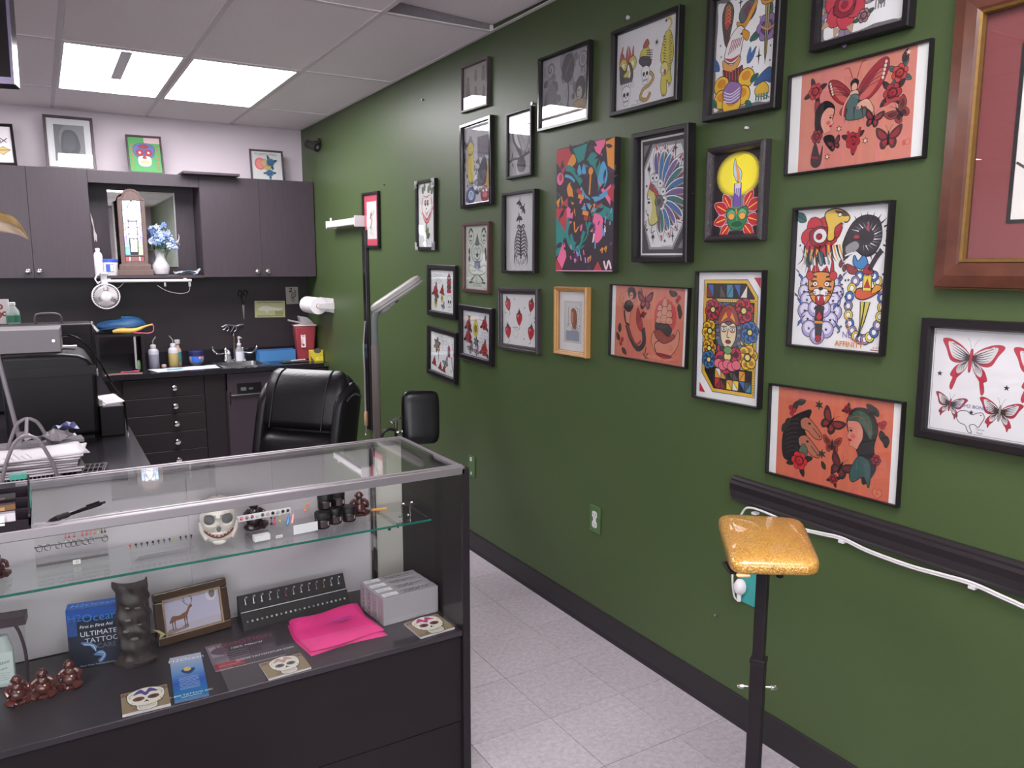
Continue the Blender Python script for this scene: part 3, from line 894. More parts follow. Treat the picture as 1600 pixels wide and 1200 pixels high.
 # ---- on the deck
def flatcard(name,label,cat,pts,z,th,art,paper,group=None,side=(200,190,192)):
 """card given by its four world corners bl, br, tr, tl"""
 (ax,ay),(bx,by),(cx,cy),(dx,dy)=pts
 mx, my=(ax+bx+cx+dx)/4,(ay+by+cy+dy)/4
 rz=math.atan2(by-ay+cy-dy,bx-ax+cx-dx)
 w=(math.hypot(bx-ax,by-ay)+math.hypot(cx-dx,cy-dy))/2
 h=(math.hypot(dx-ax,dy-ay)+math.hypot(cx-bx,cy-by))/2
 t=thing(name,label,cat,(mx,my,z),rz,group)
 obj('card_stack',MB().box(-w/2,w/2,-h/2,h/2,0,th),mat('card_side_%s'%(side,),side,rough=.6),t)
 p=art(100.0*w/h)
 p.build('print',t,h,th+.0004,paper)
 return t
def sugar(A,x,y,s,c1,c2,eye):
 A.push(x,y,s)
 A.C([(-30,5),(-27,28),(0,40),(27,28),(30,5),(24,-12),(17,-18),(15,-34),(0,-39),(-15,-34),(-17,-18),(-24,-12)],(228,220,208),BK,1.6)
 A.C([(-20,20),(-8,36),(0,24),(8,36),(20,20),(8,22),(0,12),(-8,22)],c1,BK,.5)
 for sx in(-1,1):
  A.E(sx*12,3,9,7,c2,BK,1)
  A.E(sx*12,3,5,4,eye)
  A.L([(sx*22,-6),(sx*25,-16),(sx*16,-22)],1.2)
  A.L([(sx*20,24),(sx*27,16),(sx*24,8)],1.2,c1)
 A.P([(0,-4),(-5,-13),(0,-10),(5,-13)],BK)
 A.L([(-16,-20),(0,-25),(16,-20)],1.2)
 for i in range(-5,6):A.L([(i*2.6,-20),(i*2.6,-30)],.7,(70,60,60))
 A.L([(-13,-31),(0,-33),(13,-31)],.8,(70,60,60))
 A.pop()
def skullcard(c1,c2,eye):
 def f(W):
  A=Art(W)
  for i in range(14):
   r_=random.Random(i)
   A.E(r_.uniform(4,W-4),r_.uniform(4,96),r_.uniform(4,14),r_.uniform(3,8),(136+r_.randint(-14,18),116+r_.randint(-12,12),92),rot=r_.uniform(0,90))
  for sx in(.1,.9):
   for k in range(5):A.E(W*sx+(k-2)*4,84+(k%2)*6,4,2.5,(112,64,60),rot=k*35)
  sugar(A,W*.52,51,1.36,c1,c2,eye)
  return A
 return f
KP=(148,128,102)
flatcard('skull_card','stack of tan sugar-skull cards with a purple brow, left one of three','card stack',((.094,1.974),(.199,1.966),(.202,2.072),(.093,2.073)),DZ,.007,skullcard((92,76,150),(112,74,62),(84,50,44)),KP)
flatcard('skull_card','stack of tan sugar-skull cards with grey eyes, in front of the pink shirt','card stack',((.437,1.966),(.548,1.968),(.547,2.062),(.431,2.057)),DZ,.005,skullcard((196,150,140),(104,100,112),(60,56,66)),KP)
flatcard('skull_card','stack of tan sugar-skull cards with a pink brow, in front of the white boxes','card stack',((.871,1.976),(.985,1.978),(.982,2.09),(.868,2.079)),DZ,.006,skullcard((190,60,130),(120,60,66),(70,40,46)),KP)
def pam(W):
 A=Art(W)
 for i in range(24):
  f_=i/23
  if f_<.35:c_=tuple(int(a_+(b_-a_)*f_/.35)for a_,b_ in zip((30,120,170),(44,88,176)))
  elif f_<.6:c_=tuple(int(a_+(b_-a_)*(f_-.35)/.25)for a_,b_ in zip((44,88,176),(110,150,200)))
  else:c_=tuple(int(a_+(b_-a_)*(f_-.6)/.4)for a_,b_ in zip((110,150,200),(186,184,204)))
  A.R(0,i*100/24,W,(i+1)*100/24,c_)
 A.T('H2Ocean',W/2,87,10,(240,240,246),shear=.05)
 A.C([(W*.3,62),(W*.4,66),(W*.5,60),(W*.62,66),(W*.74,63),(W*.6,54),(W*.45,54)],(34,62,110))
 A.E(W*.5,65,4,5,(220,190,110))
 for k in range(9):A.scrib(W*.2,W*.8,46-k*3.2,.7,(170,190,222),.8,k)
 A.T('1-800 TATTOO AID',W/2,6,5,(240,240,246))
 A.scrib(W*.2,W*.8,3,.7,(230,236,246),.8,55)
 return A
flatcard('leaflet','stack of blue leaflets headed H2Ocean, standing out at the deck front'.replace('H2Ocean','with ocean waves'),'leaflet stack',((.224,1.972),(.306,1.967),(.288,2.2),(.211,2.208)),DZ,.008,pam,(120,150,200),side=(90,110,150))
def flyer(W):
 A=Art(W)
 A.R(0,0,W*.24,100,(120,104,116)); A.R(W*.03,50,W*.2,92,(150,138,150)); A.C([(4,70),(20,86),(34,70),(22,54)],(96,80,94))
 A.T('DEMOTION',W*.55,82,19,(140,62,74),al=.5)
 A.T('100% Natural',W*.55,68,10,(226,218,224),shear=.25)
 for k in range(5):A.scrib(W*.22,W*.55,58-k*8,1.2,(160,150,156),.9,k)
 A.R(2,4,W*.42,24,(150,44,60)); A.scrib(8,W*.36,14,2,(220,150,158),1,7)
 A.T('WWW.TATTMYSTUFF.COM',W*.74,18,8,(232,226,230))
 A.E(W*.66,44,13,13,(78,66,74)); A.R(W*.74,34,W*.95,58,(84,74,82)); A.scrib(W*.76,W*.93,46,2,(120,108,116),.9,3)
 return A
flatcard('flyer','dark flyer with red lettering beside the pink shirt','flyer',((.323,2.09),(.506,2.074),(.515,2.249),(.326,2.233)),DZ,.0008,flyer,(70,60,68))
# blue care-kit box
t=thing('care_kit_box','dark blue tattoo care box standing behind the brown figurines','box',(.055,2.30,DZ),R(-8))
bx_, bh=.122, .168
obj('carton',MB().box(-bx_/2,bx_/2,-.02,.025,0,bh),mat('carton_navy',(28,32,46),rough=.35),t,bevel=.001,seg=1)
A=Art(100*bx_/bh)
W=A.W
A.R(0,84,W,100,(34,74,150)); A.R(0,56,14,86,(40,70,130));
A.T('H2',11,80,17,(58,104,180)); A.T('Ocean',46,77,19,(52,118,196))
A.T('First in First Aid',W*.56,67,7.2,(226,226,232),shear=.15)
A.T('ULTIMATE',W*.6,53,11.5,(206,204,212)); A.T('TATTOO',W*.66,41,12,(190,190,200)); A.T('CARE',W*.74,30,11.5,(92,90,104))
for pts in([(18,44),(30,42),(40,34),(36,28),(30,36),(22,38)],[(34,20),(46,26),(52,16),(44,6),(40,10),(46,16)]):A.C(pts,(92,120,164));
A.L([(22,40),(34,36),(38,26)],1.5,(170,186,210)); A.L([(40,24),(50,20),(44,8)],1.5,(150,170,200))
A.T('Ocean Tattoo Treatment Essentials',W*.55,3,3.6,(180,180,190))
p=A.build('print',t,bh,0,paper=(30,34,50)); p.matrix_local=Matrix.Translation((0,-.0206,bh/2))@Euler((R(90),0,0)).to_matrix().to_4x4()
A=Art(100*bx_/.045); A.R(0,0,A.W,100,(52,96,176)); A.T('H2Ocean',A.W/2,30,62,(120,170,230),rot=180 if False else 0,shear=.2)
p=A.build('top_print',t,.045,0); p.matrix_local=Matrix.Translation((0,.0025,bh+.0006))
# clear zip bag with a care bottle
t=thing('clear_bag','clear vinyl pouch with dark piping at left end of the case','pouch',(-.165,2.29,DZ),R(-6))
obj('vinyl',MB().box(-.09,.062,-.02,.02,0,.17),M_ACRYL,t,bevel=.006)
pp=MB()
pp.tube(spline([(.062,-.02,0),(.064,-.02,.08),(.056,-.02,.14),(.045,-.02,.17)],4),.004,8).box(-.092,.07,-.024,.024,.165,.188)
obj('piping',pp,mat('pouch_piping',(58,42,50),rough=.5),t,smooth=True)
t=thing('care_bottle','pale aftercare bottle with lettering inside the clear pouch','bottle',(-.155,2.29,DZ+.002),R(-10))
obj('bottle',MB().lathe([(.024,0),(.026,.004),(.026,.10),(.018,.125),(.016,.135)],n=20,sy=.55),mat('bottle_pale',(176,184,182),rough=.35),t,smooth=True)
A=Art(60); A.T('Tattoo',30,62,15,(50,54,60),shear=.3,rot=12); A.T('care',34,45,11,(60,64,70),shear=.3,rot=12)
for k in range(4):A.scrib(12,48,34-k*7,1,(120,128,130),1,k)
p=A.build('label',t,.085,0,paper=(190,198,196)); p.matrix_local=Matrix.Translation((0,-.0150,.052))@Euler((R(90),0,0)).to_matrix().to_4x4()
# carved totem
t=thing('carved_totem','tall dark carved wooden half-column figure beside the deer picture','carving',(.15,2.255,DZ),R(-6))
M_CARVE=mat('dark_carved_wood',(56,46,46),rough=.45,noise=.3,nscale=25,bump=.4,bscale=45)
s=MB()
rnd=random.Random(2)
def tot(u,v):
 a=-PI*.98+PI*1.0*u*.98-.0
 z=v*.232
 r=.040+.003*math.sin(v*34)+.0035*math.sin(v*21+u*9)+.002*math.sin(u*23+v*15)
 if v<.06:r+=.008
 return(r*math.cos(a),r*.85*math.sin(a),z+(0.006*math.cos(u*2*PI)if v>.98 else 0))
s.grid(tot,40,60)
s.grid(lambda u,v:(-.040+.080*u,.001+.012*math.sin(PI*u)*-1.6,v*.232),8,2)
s.grid(lambda u,v:tuple((1-v)*x+v*y for x,y in zip(tot(u,1.0),(-.040+.080*(u),.001-.019*math.sin(PI*u),.232))),40,1)
obj('column',s,M_CARVE,t,smooth=True)
ch=MB()
for(x,z,w)in((-.014,.135,.008),(-.018,.104,.009),(.014,.118,.006),(-.012,.17,.006),(.012,.165,.007),(.0,.08,.01)):
 ch.ball((x,-math.sqrt(max(0,.041**2-x*x))*.88,z),w,8,(1.1,.35,.55))
obj('carved_relief',ch,mat('worn_wood',(108,96,94),rough=.5),t,smooth=True)
lf=MB(); lf.prism([(0,0),(.016,-.006),(.030,-.018),(.014,-.03),(.018,-.016)],-.002,0,'xz')
o=obj('dried_leaf',lf,mat('dry_leaf',(160,142,100),rough=.7)); o.location=(.192,2.215,DZ+.098); o.rotation_euler=(0,0,R(-10))
tag(o,'dry tan leaf tip caught between the carved totem and deer picture','leaf')
# framed deer picture, landscape, leaning back
fw, fh=.208, .15
M_=Matrix.Translation((.312,2.325,DZ))@Matrix.Rotation(R(8),4,'Z')@Matrix.Rotation(R(-14),4,'X')
t=thing('deer_picture','small wood-framed picture of a brown deer leaning in the case','picture',mtx=M_)
M_FW=mat('bronze_wood_frame',(64,44,32),rough=.25,noise=.35,nscale=14,nstretch=(1,1,1))
fr=MB()
b=.026
for(x0,x1,z0,z1)in((-fw/2,fw/2,0,b),(-fw/2,fw/2,fh-b,fh),(-fw/2,-fw/2+b,b,fh-b),(fw/2-b,fw/2,b,fh-b)):
 fr.box(x0,x1,-.016,.002,z0,z1)
f_=obj('frame',fr,M_FW,t,bevel=.004,seg=2)
ln=MB()
for(x0,x1,z0,z1)in((-fw/2+b-.004,fw/2-b+.004,b-.004,b),(-fw/2+b-.004,fw/2-b+.004,fh-b,fh-b+.004),(-fw/2+b-.004,-fw/2+b,b,fh-b),(fw/2-b,fw/2-b+.004,b,fh-b)):
 ln.box(x0,x1,-.019,-.010,z0,z1)
obj('inner_lip',ln,mat('pale_bronze',(176,140,116),rough=.25,metal=.4),f_)
A=Art(100*(fw-2*b)/(fh-2*b)); W=A.W
A.R(0,0,W,22,(168,158,172)); A.C([(0,0),(10,14),(40,12),(60,20),(62,8),(30,3)],(128,110,112))
A.E(W*.86,88,16,20,(196,184,190)); A.E(W*.88,90,9,14,(110,100,106))
DR=(118,78,54)
A.C([(16,40),(22,50),(40,48),(52,52),(62,56),(68,66),(74,72),(80,70),(80,65),(74,62),(68,52),(62,40),(50,36),(30,35),(20,32)],DR)
for x in(20,27,55,61):A.P([(x-2.5,40),(x+2.5,40),(x+1,24),(x+2.2,10),(x-1.2,10),(x-1.5,24)],(98,66,50))
A.C([(16,40),(12,34),(15,30),(18,36)],(90,60,46))
A.L([(70,70),(60,80),(56,88),(60,96)],1.6,(60,46,42)); A.L([(74,72),(80,80),(82,90),(74,97)],1.6,(60,46,42)); A.L([(58,84),(62,88)],1.2,(60,46,42)); A.L([(82,86),(77,88)],1.2,(60,46,42))
p=A.build('print',t,fh-2*b,0,paper=(172,164,186)); p.matrix_local=Matrix.Translation((0,-.008,fh/2))@Euler((R(90),0,0)).to_matrix().to_4x4()
obj('strut',MB().cbox((0,.012,fh*.42),(.03,.003,fh*.8),(R(10),0,0)),M_BLACKM,t)
# black two-step jewellery display with studs
t=thing('black_display','long black two-step display strip of body jewellery leaning at the back','display',(.61,2.325,DZ),R(2.5))
d=MB()
d.prism([(-.035,0),(.035,0),(.035,.085),(.028,.087),(.006,.043),(-.001,.043),(-.03,.004)],-.17,.165,'yz')
obj('stand',d,M_BLACKM,t)
obj('edge_line',MB().tube([(-.168,-.001,.0445),(.163,-.001,.0445)],.0011,6),mat('pale_edge',(196,190,194),rough=.4),t)
rnd=random.Random(9)
def stud(px_,row,k):
 y, z=((-.017,.0215),(.016,.062),(.025,.080))[row]
 o=MB(); cc=rnd.choice(((214,208,210),(196,190,194),(226,222,224),(170,164,170)))
 if row==1:
  if k==5:cc=(214,74,110)
  if k==10:cc=(206,140,70)
 o.ball((px_,y-.003,z),.0034 if row==0 else .003,8)
 if row==1:o.tube([(px_,y-.004,z),(px_,y+.004,z+.016)],.0008,5)
 c_=obj('stud',o,mat('dstud_%s'%(cc,),cc,rough=.12,metal=.5),smooth=True)
 c_.location=t.location; c_.rotation_euler=t.rotation_euler
 tag(c_,{0:'pale stud in the lower row of the black display, ',1:'dangling stud in the upper row of the black display, ',2:'tiny bead along the top edge of the black display, '}[row]+nth(k,22 if row==0 else 13),'stud',{0:'lower row studs',1:'upper row studs',2:'top edge beads'}[row])
 if row==1 and k==5:c_['label']='pink-red dangling stud in the upper row of the black display'; del c_['group']
 if row==1 and k==10:c_['label']='orange dangling stud in the upper row of the black display'; del c_['group']
for k in range(22):stud(-.155+k*.0145,0,k)
for k in range(13):stud(-.15+k*.0245,1,k)
for k in range(13):stud(-.145+k*.0245,2,k)
# four white boxes side by side
for k in range(4):
 t=thing('slim_box',('slim white lettered box, the front one of four in a row','slim white lettered box, second from front in the row of four','slim white lettered box, third from front in the row of four','slim white lettered box, backmost in the row of four')[k],'box',(.902-k*.004,2.128+k*.0405,DZ),R(3),'white boxes on the case deck')
 w, dp, h=.186, .039, .086
 obj('carton',MB().box(-w/2,w/2,-dp/2,dp/2,0,h),mat('white_carton',(158,150,156),rough=.5),t,bevel=.0012,seg=1)
 A=Art(100*w/dp)
 r_=random.Random(k)
 A.R(20,25,150,85,(226,222,228))
 A.scrib(30,90,60,4,(90,84,90),4,k); A.scrib(30,120,38,4,(120,112,118),4,k+9)
 A.scrib(180,300,66,11,(34,28,34),5,k+20,15); A.scrib(190,330,38,10,(34,28,34),5,k+31,17); A.scrib(300,420,55,12,(34,28,34),5,k+40,13)
 A.build('top_print',t,dp,h+.0006,back=False)
 A=Art(100*dp/h)
 if k>=2:
  for i, chh in enumerate('ULTRA'):A.T(chh,A.W/2,80-i*17,19,(52,34,46),rot=-90)
 else:
  for i in range(5):A.E(A.W*.7,70-i*13,2.2,2.2,(170,40,80))
 p=A.build('end_print',t,h,0,back=False); p.matrix_local=Matrix.Translation((-w/2-.0006,0,h/2))@Matrix(((0,0,-1),(-1,0,0),(0,1,0))).to_4x4()
 # folded pink shirt
t=thing('folded_shirt','folded bright pink t-shirt with a faint purple print','shirt',(.675,2.155,DZ),R(1.5))
s=MB()
def sh_(zof,gx,gy,seed,th):
 r_=random.Random(seed)
 ph=[r_.uniform(0,6)for _ in range(4)]
 def top(u,v):
  x=-gx+2*gx*u; y=-gy+2*gy*v
  ed=min(1,min(u,1-u)*9,min(v,1-v)*9)**.5
  z=zof+th*ed+.0022*math.sin(x*45+ph[0]+y*20)*ed+.0018*math.sin(y*60+ph[1])*ed
  x+=.006*math.sin(y*25+ph[2]); y+=.006*math.sin(x*22+ph[3])+.018*x
  return(x,y,z)
 return top
f1=sh_(.001,.115,.112,1,.012); f2=sh_(.012,.112,.108,5,.016)
s.grid(f1,30,30)
s.grid(f2,36,36)
s.grid(lambda u,v:(f1(u,v)[0],f1(u,v)[1],.0006),4,4)
M_PINK=mat('pink_cotton',(220,46,126),rough=.85,bump=.15,bscale=300)
obj('cloth',s,M_PINK,t,smooth=True)
sl=MB(); sl.tube(spline([(-.095,.05,.030),(-.06,.058,.031),(-.045,.05,.029),(-.075,.044,.029),(-.1,.048,.028)],5),.0022,6)
obj('collar_fold',sl,M_PINK,t,smooth=True)
A=Art(260)
A.C([(30,40),(60,60),(120,55),(180,75),(230,70),(228,88),(150,80),(90,74),(40,62)],(170,70,160)); A.C([(60,30),(120,44),(200,46),(190,30),(110,24)],(178,68,158))
A.build('faint_print',t,.036,.0315,back=False).location=(.02,-.005,0)
# ---------------------------------------------------------------- things in the niche
NZ=1.4652
M_DKWOOD=mat('lamp_wood',(98,78,74),rough=.45,noise=.25,nscale=10,nstretch=(6,6,.8))
t=thing('stained_glass_lamp','lit stained-glass panel lamp in an arched wooden case in the niche','lamp',(.605,6.36,NZ),R(-4))
b=MB()
arch=[(-.088,.075),(.088,.075),(.092,.53),(.084,.548),(.062,.558),(.055,.575),(.05,.59),(.03,.607),(0,.613),(-.03,.607),(-.05,.59),(-.055,.575),(-.062,.558),(-.084,.548),(-.092,.53)]
hole=[(-.062,.145),(.062,.145),(.062,.53),(-.062,.53)]
# front plate as strips around the window
b.box(-.088,-.062,-.05,-.035,.075,.53).box(.062,.088,-.05,-.035,.075,.53).box(-.062,.062,-.05,-.035,.075,.10).box(-.062,.062,-.05,-.035,.136,.146)
b.prism([(-.09,.53),(.09,.53)]+arch[3:14],-.05,-.035,'xz')
b.prism(arch,.048,.056,'xz')
b.box(-.088,-.080,-.035,.05,.075,.54).box(.080,.088,-.035,.05,.075,.54)
obj('wood_case',b,M_DKWOOD,t,bevel=.002,seg=1)
tr=MB()
pts=spline([(-.075,-.051,.535),(-.058,-.051,.548),(-.045,-.051,.575),(-.025,-.051,.594),(0,-.051,.599),(.025,-.051,.594),(.045,-.051,.575),(.058,-.051,.548),(.075,-.051,.535)],4)
tr.tube(pts,.003,6)
obj('arch_trim',tr,M_DKWOOD,t)
obj('plinth',MB().box(-.105,.105,-.062,.06,.04,.075).box(-.118,.118,-.072,.068,0,.04).box(-.098,.098,-.056,.056,.075,.082),M_DKWOOD,t,bevel=.003,seg=2)
# lit glass pieces: each pane its own piece, dark lead between
PW, PH=.124, .384
def pane(pts,c,e):
 m=mat('lit_glass_%s_%s'%(c,e),c,rough=.2,emit=e)
 xs_=[p[0]for p in pts]; ys_=[p[1]for p in pts]
 cx, cy=sum(xs_)/len(pts), sum(ys_)/len(pts)
 q=[((cx+(a-cx)*.84),(cy+(b_-cy)*.93))for a,b_ in pts]
 q=[((a-.5)*PW,.146+b_*PH)for a,b_ in q]
 obj('glass_pane',MB().prism(q,-.045,-.042,'xz'),m,t)
WH, LB, PU, AQ, GN=(255,252,255),(186,214,240),(150,140,226),(120,214,232),(206,226,150)
for k in range(3):
 pane([(.30+.0*k,.05+.0),(.70,.05),(.72,.30),(.30,.30)]if k==0 else([(.27,.30),(.73,.30),(.74,.62),(.27,.62)]if k==1 else[(.28,.62),(.74,.62),(.76,.84),(.62,.95),(.50,1.0),(.38,.95),(.24,.84)]),WH,.95)
pane([(.02,.13),(.28,.13),(.28,.30),(.14,.24),(.02,.2)],AQ,.9); pane([(.02,0),(.30,0),(.28,.05),(.28,.13),(.02,.13)],(100,196,230),.9)
pane([(.72,.13),(.98,.13),(.98,.2),(.86,.24),(.73,.30)],GN,.9); pane([(.70,0),(.98,0),(.98,.13),(.72,.13),(.72,.05)],(200,220,140),.8)
pane([(.02,.82),(.2,.82),(.2,1),(.02,1)],LB,1.0); pane([(.8,.82),(.98,.82),(.98,1),(.8,1)],LB,1.0)
pane([(.2,.92),(.38,.95),(.48,1),(.2,1)],WH,1.2); pane([(.8,.92),(.62,.95),(.52,1),(.8,1)],WH,1.2)
for k in range(5):
 y0=.20+k*.122; y1=y0+.122
 c=(PU,(206,200,250),(170,150,230),(190,180,244),(214,226,250))[k]
 pane([(.02,y0),(.14,y0+.03),(.14,y1+.03),(.02,y1)],c,.55); pane([(.98,y0),(.86,y0+.03),(.86,y1+.03),(.98,y1)],c,.55)
 pane([(.14,y0+.03),(.28,y0+.08),(.28,y1+.06),(.14,y1+.03)],WH if k%2 else(216,206,255),1.3); pane([(.86,y0+.03),(.73,y0+.08),(.74,y1+.06),(.86,y1+.03)],WH if k%2 else(216,206,255),1.3)
pane([(.2,.74),(.28,.70),(.24,.84),(.38,.945),(.2,.92)],LB,.6); pane([(.8,.74),(.74,.70),(.76,.84),(.62,.945),(.8,.92)],LB,.6)
ld=MB()
for q in range(9):
 y=.16+q*.088; s_=1 if q%2 else-1
 ld.tube(spline([((.26-.5)*PW,-.0455,.146+PH*y),((.5+.1*s_-.5)*PW,-.0455,.146+PH*(y+.05)),((.74-.5)*PW,-.0455,.146+PH*(y+.015*s_))],4),.0013,4)
obj('lead_line',ld,mat('dark_lead',(40,42,52),rough=.5),t)
for(x0,x1,c)in((.02,.2,(160,60,66)),(.2,.28,(180,200,226)),(.28,.72,(120,70,64)),(.72,.8,(180,200,226)),(.8,.98,(150,56,62))):
 q=[((x0-.5)*PW+.001,.102),((x1-.5)*PW-.001,.102),((x1-.5)*PW-.001,.134),((x0-.5)*PW+.001,.134)]
 obj('glass_pane',MB().prism(q,-.045,-.042,'xz'),mat('dim_glass_%s'%(c,),c,rough=.2,emit=.12),t)
obj('lead_backing',MB().box(-.062,.062,-.041,-.039,.10,.53),mat('dark_lead',(40,42,52),rough=.5),t)
# mirror at the back of the niche
t=thing('mirror','rectangular frameless mirror at the back of the niche behind the lamp','mirror',(.695,6.562,NZ))
obj('glass',MB().box(-.225,.222,-.006,.0,.06,.615),M_MIRROR,t)
obj('strip',MB().box(.222,.232,-.006,0,.06,.615),M_STEEL,t)
# vase with blue flowers
t=thing('vase','frosted white glass vase beside the stained-glass lamp','vase',(.772,6.315,NZ))
obj('body',MB().lathe([(.036,0),(.05,.01),(.059,.045),(.056,.075),(.036,.108),(.031,.13),(.036,.155),(.044,.182),(.041,.182),(.028,.15)],n=26),mat('frosted_glass',(176,172,176),rough=.35),t,smooth=True)
fl_=thing('flower_bunch','bunch of artificial blue hydrangea flowers in the white vase','flowers',(.772,6.315,NZ+.16))
M_PET=[mat('blue_petal_%d'%i,c,rough=.7)for i,c in enumerate(((150,172,214),(178,194,226),(128,150,198),(196,206,230)))]
stm=MB()
r_=random.Random(11)
heads=[(-.045,-.02,.17),(-.01,-.03,.185),(.03,-.01,.20),(.05,-.02,.15),(-.04,-.03,.12),(.0,-.05,.14),(.04,-.05,.11),(-.05,-.02,.085),(.015,-.06,.095),(.07,-.04,.09),(.09,-.02,.07),(.06,-.05,.055),(-.02,-.055,.075),(.1,-.02,.045),(-.03,.03,.15),(.03,.03,.14),(.07,.01,.12)]
for hx_, hy_, hz_ in heads:stm.tube(spline([(hx_*.1,hy_*.1,-.1),(hx_*.6,hy_*.6,hz_*.4),(hx_,hy_,hz_-.01)],3),.0025,5)
obj('stems',stm,mat('green_stem',(70,104,64),rough=.6),fl_)
lf=MB()
for k in range(9):
 a=k*2*PI/9
 c_, s_=math.cos(a), math.sin(a)
 def lfn(u,v,c_=c_,s_=s_):
  w=.022*math.sin(PI*min(1,v*1.02))*(u-.5)*2
  d=.01+.062*v; z=.0+.075*v-.06*v*v
  return(c_*d-s_*w,s_*d+c_*w,z)
 lf.grid(lfn,2,5)
obj('leaves',lf,mat('leaf_green',(62,100,66),rough=.6),fl_,solid=.0008)
for hi,(hx_,hy_,hz_)in enumerate(heads):
 fb=MB()
 for k in range(9):
  th=r_.uniform(0,2*PI); ph=r_.uniform(-.9,1.2)
  n_=Vector((math.cos(th)*math.cos(ph),math.sin(th)*math.cos(ph),math.sin(ph)))
  q=n_.to_track_quat('Z','X').to_matrix()
  ce_=Vector((hx_,hy_,hz_))+n_*.016
  for p in range(4):
   a=p*PI/2+k
   vs=[(0,0,0),(.011*math.cos(a-.55),.011*math.sin(a-.55),.003),(.019*math.cos(a-.25),.019*math.sin(a-.25),.004),(.019*math.cos(a+.25),.019*math.sin(a+.25),.004),(.011*math.cos(a+.55),.011*math.sin(a+.55),.003)]
   fb.add([tuple(ce_+q@Vector(v))for v in vs],[(0,1,2,3,4)])
 obj('flower_head',fb,M_PET[hi%4],fl_,solid=.0006,fixn=False)
tw=MB()
for k in range(5):
 tw.tube(spline([(.095,-.02,.06),(.12+.004*k,-.02+.006*k,.075+.008*k),(.135,-.02+.01*k,.06+.02*k)],3),.0014,5)
obj('bud_stalks',tw,mat('pale_bud',(206,200,206),rough=.6),fl_)
# bottle + tub + packet
t=thing('white_bottle','tall white plastic bottle at left end of the niche shelf','bottle',(.363,6.29,NZ))
obj('body',MB().lathe([(.028,0),(.03,.004),(.03,.135),(.024,.155),(.013,.168),(.013,.172)],n=20),M_WHITEP,t,smooth=True)
obj('cap',MB().lathe([(.0155,.1722),(.0155,.188),(.014,.19)],n=16),M_WHITEP,t,smooth=True)
t=thing('wipes_tub','white tub with a blue lid beside the white bottle in the niche','tub',(.437,6.30,NZ),R(8))
obj('body',MB().lathe([(.045,0),(.047,.003),(.049,.095)],n=26),M_WHITEP,t,smooth=True)
obj('lid',MB().lathe([(.052,.095),(.0525,.112),(.049,.116)],n=28),mat('blue_lid',(54,80,196),rough=.35),t,smooth=True)
lb=MB(); lb.grid(lambda u,v:(.0486*math.cos(R(-135+60*u)),.0486*math.sin(R(-135+60*u)),.025+.055*v),8,1)
obj('label',lb,mat('blue_label',(56,84,160),rough=.4),t,solid=.0004)
lb=MB(); lb.grid(lambda u,v:(.0491*math.cos(R(-100+22*u)),.0491*math.sin(R(-100+22*u)),.03+.045*v),4,1)
obj('label_panel',lb,M_PAPER,t,solid=.0004)
t=thing('plastic_packet','crumpled clear and light blue packets at right end of the niche shelf','packet',(.95,6.31,NZ))
k_=MB()
r_=random.Random(3)
hz=[[r_.uniform(.0,.03)for _ in range(8)]for _ in range(6)]
k_.grid(lambda u,v:(-.09+.18*u,-.05+.1*v,.002+hz[int(round(v*5))][int(round(u*7))]+(.03*max(0,u-.75)*3)),7,5)
obj('wrapper',k_,mat('grey_clear_film',(150,152,160),rough=.2),t,solid=.0008)
k_=MB(); k_.grid(lambda u,v:(-.05+.1*u,-.06+.06*v,.020+.014*math.sin(3*u)-.012*v),5,3)
obj('mask_sheet',k_,mat('light_blue_sheet',(156,204,220),rough=.6),t,solid=.001)
# light bar and clip fan under the niche
t=thing('light_bar','slim white light bar mounted under the niche with two plugged cords','light bar',(.67,6.235,1.416))
obj('tube',MB().lathe([(.009,-.295),(.011,-.292),(.011,.292),(.009,.295)],n=14,axis='x'),M_WHITEP,t,(0,0,.011),smooth=True)
obj('bracket',MB().box(-.26,-.24,-.004,.012,.02,.0285).box(.24,.26,-.004,.012,.02,.0285),M_WHITEP,t)
obj('plug',MB().box(.105,.118,-.006,.006,-.032,-.002).box(.272,.288,-.006,.006,-.035,-.002),M_GREYP,t,bevel=.003)
obj('cord',MB().tube(spline([(.28,0,-.035),(.27,.0,-.07),(.22,.01,-.085),(.14,.01,-.07),(.09,.01,-.045),(.06,.02,-.02)],5),.0022,6).tube(spline([(-.16,.0,-.005),(-.2,.01,-.04),(-.25,.02,-.03),(-.27,.03,-.005)],5),.002,6),M_GREYP,t)
fan=thing('clip_fan','small white clip-on fan hanging under the left end of the niche','fan',(.385,6.12,1.325))
g=MB()
def ring(mb,r,y,w,n=28):
 mb.tube([(r*math.cos(2*PI*i/n),y,r*math.sin(2*PI*i/n))for i in range(n)],w,6,closed=True)
ring(g,.085,-.018,.0042); ring(g,.086,.012,.0036); ring(g,.03,-.034,.002)
for i in range(40):
 a=2*PI*i/40
 c_, s_=math.cos(a), math.sin(a)
 g.tube([(.028*c_,-.034,.028*s_),(.06*c_,-.032,.06*s_),(.085*c_,-.018,.085*s_)],.0011,4)
 g.tube([(.085*c_,-.018,.085*s_),(.086*c_,.012,.086*s_),(.05*c_,.036,.05*s_)],.0011,4)
obj('guard',g,M_WHITEP,fan)
h=MB(); h.lathe([(.028,-.0),(.027,.006),(.02,.009)],n=20); h.v=[(a,-.030-c,b)for a,b,c in h.v]
hub=obj('badge',h,M_WHITEP,fan,smooth=True)
A=Art(100); A.L([(28,44),(50,56),(74,54)],7,(120,116,120)); A.L([(36,36),(56,44)],5,(120,116,120))
p=A.build('emblem',hub,.024,0,back=False); p.matrix_local=Matrix.Translation((0,-.0395,0))@Euler((R(90),0,0)).to_matrix().to_4x4()
bl=MB()
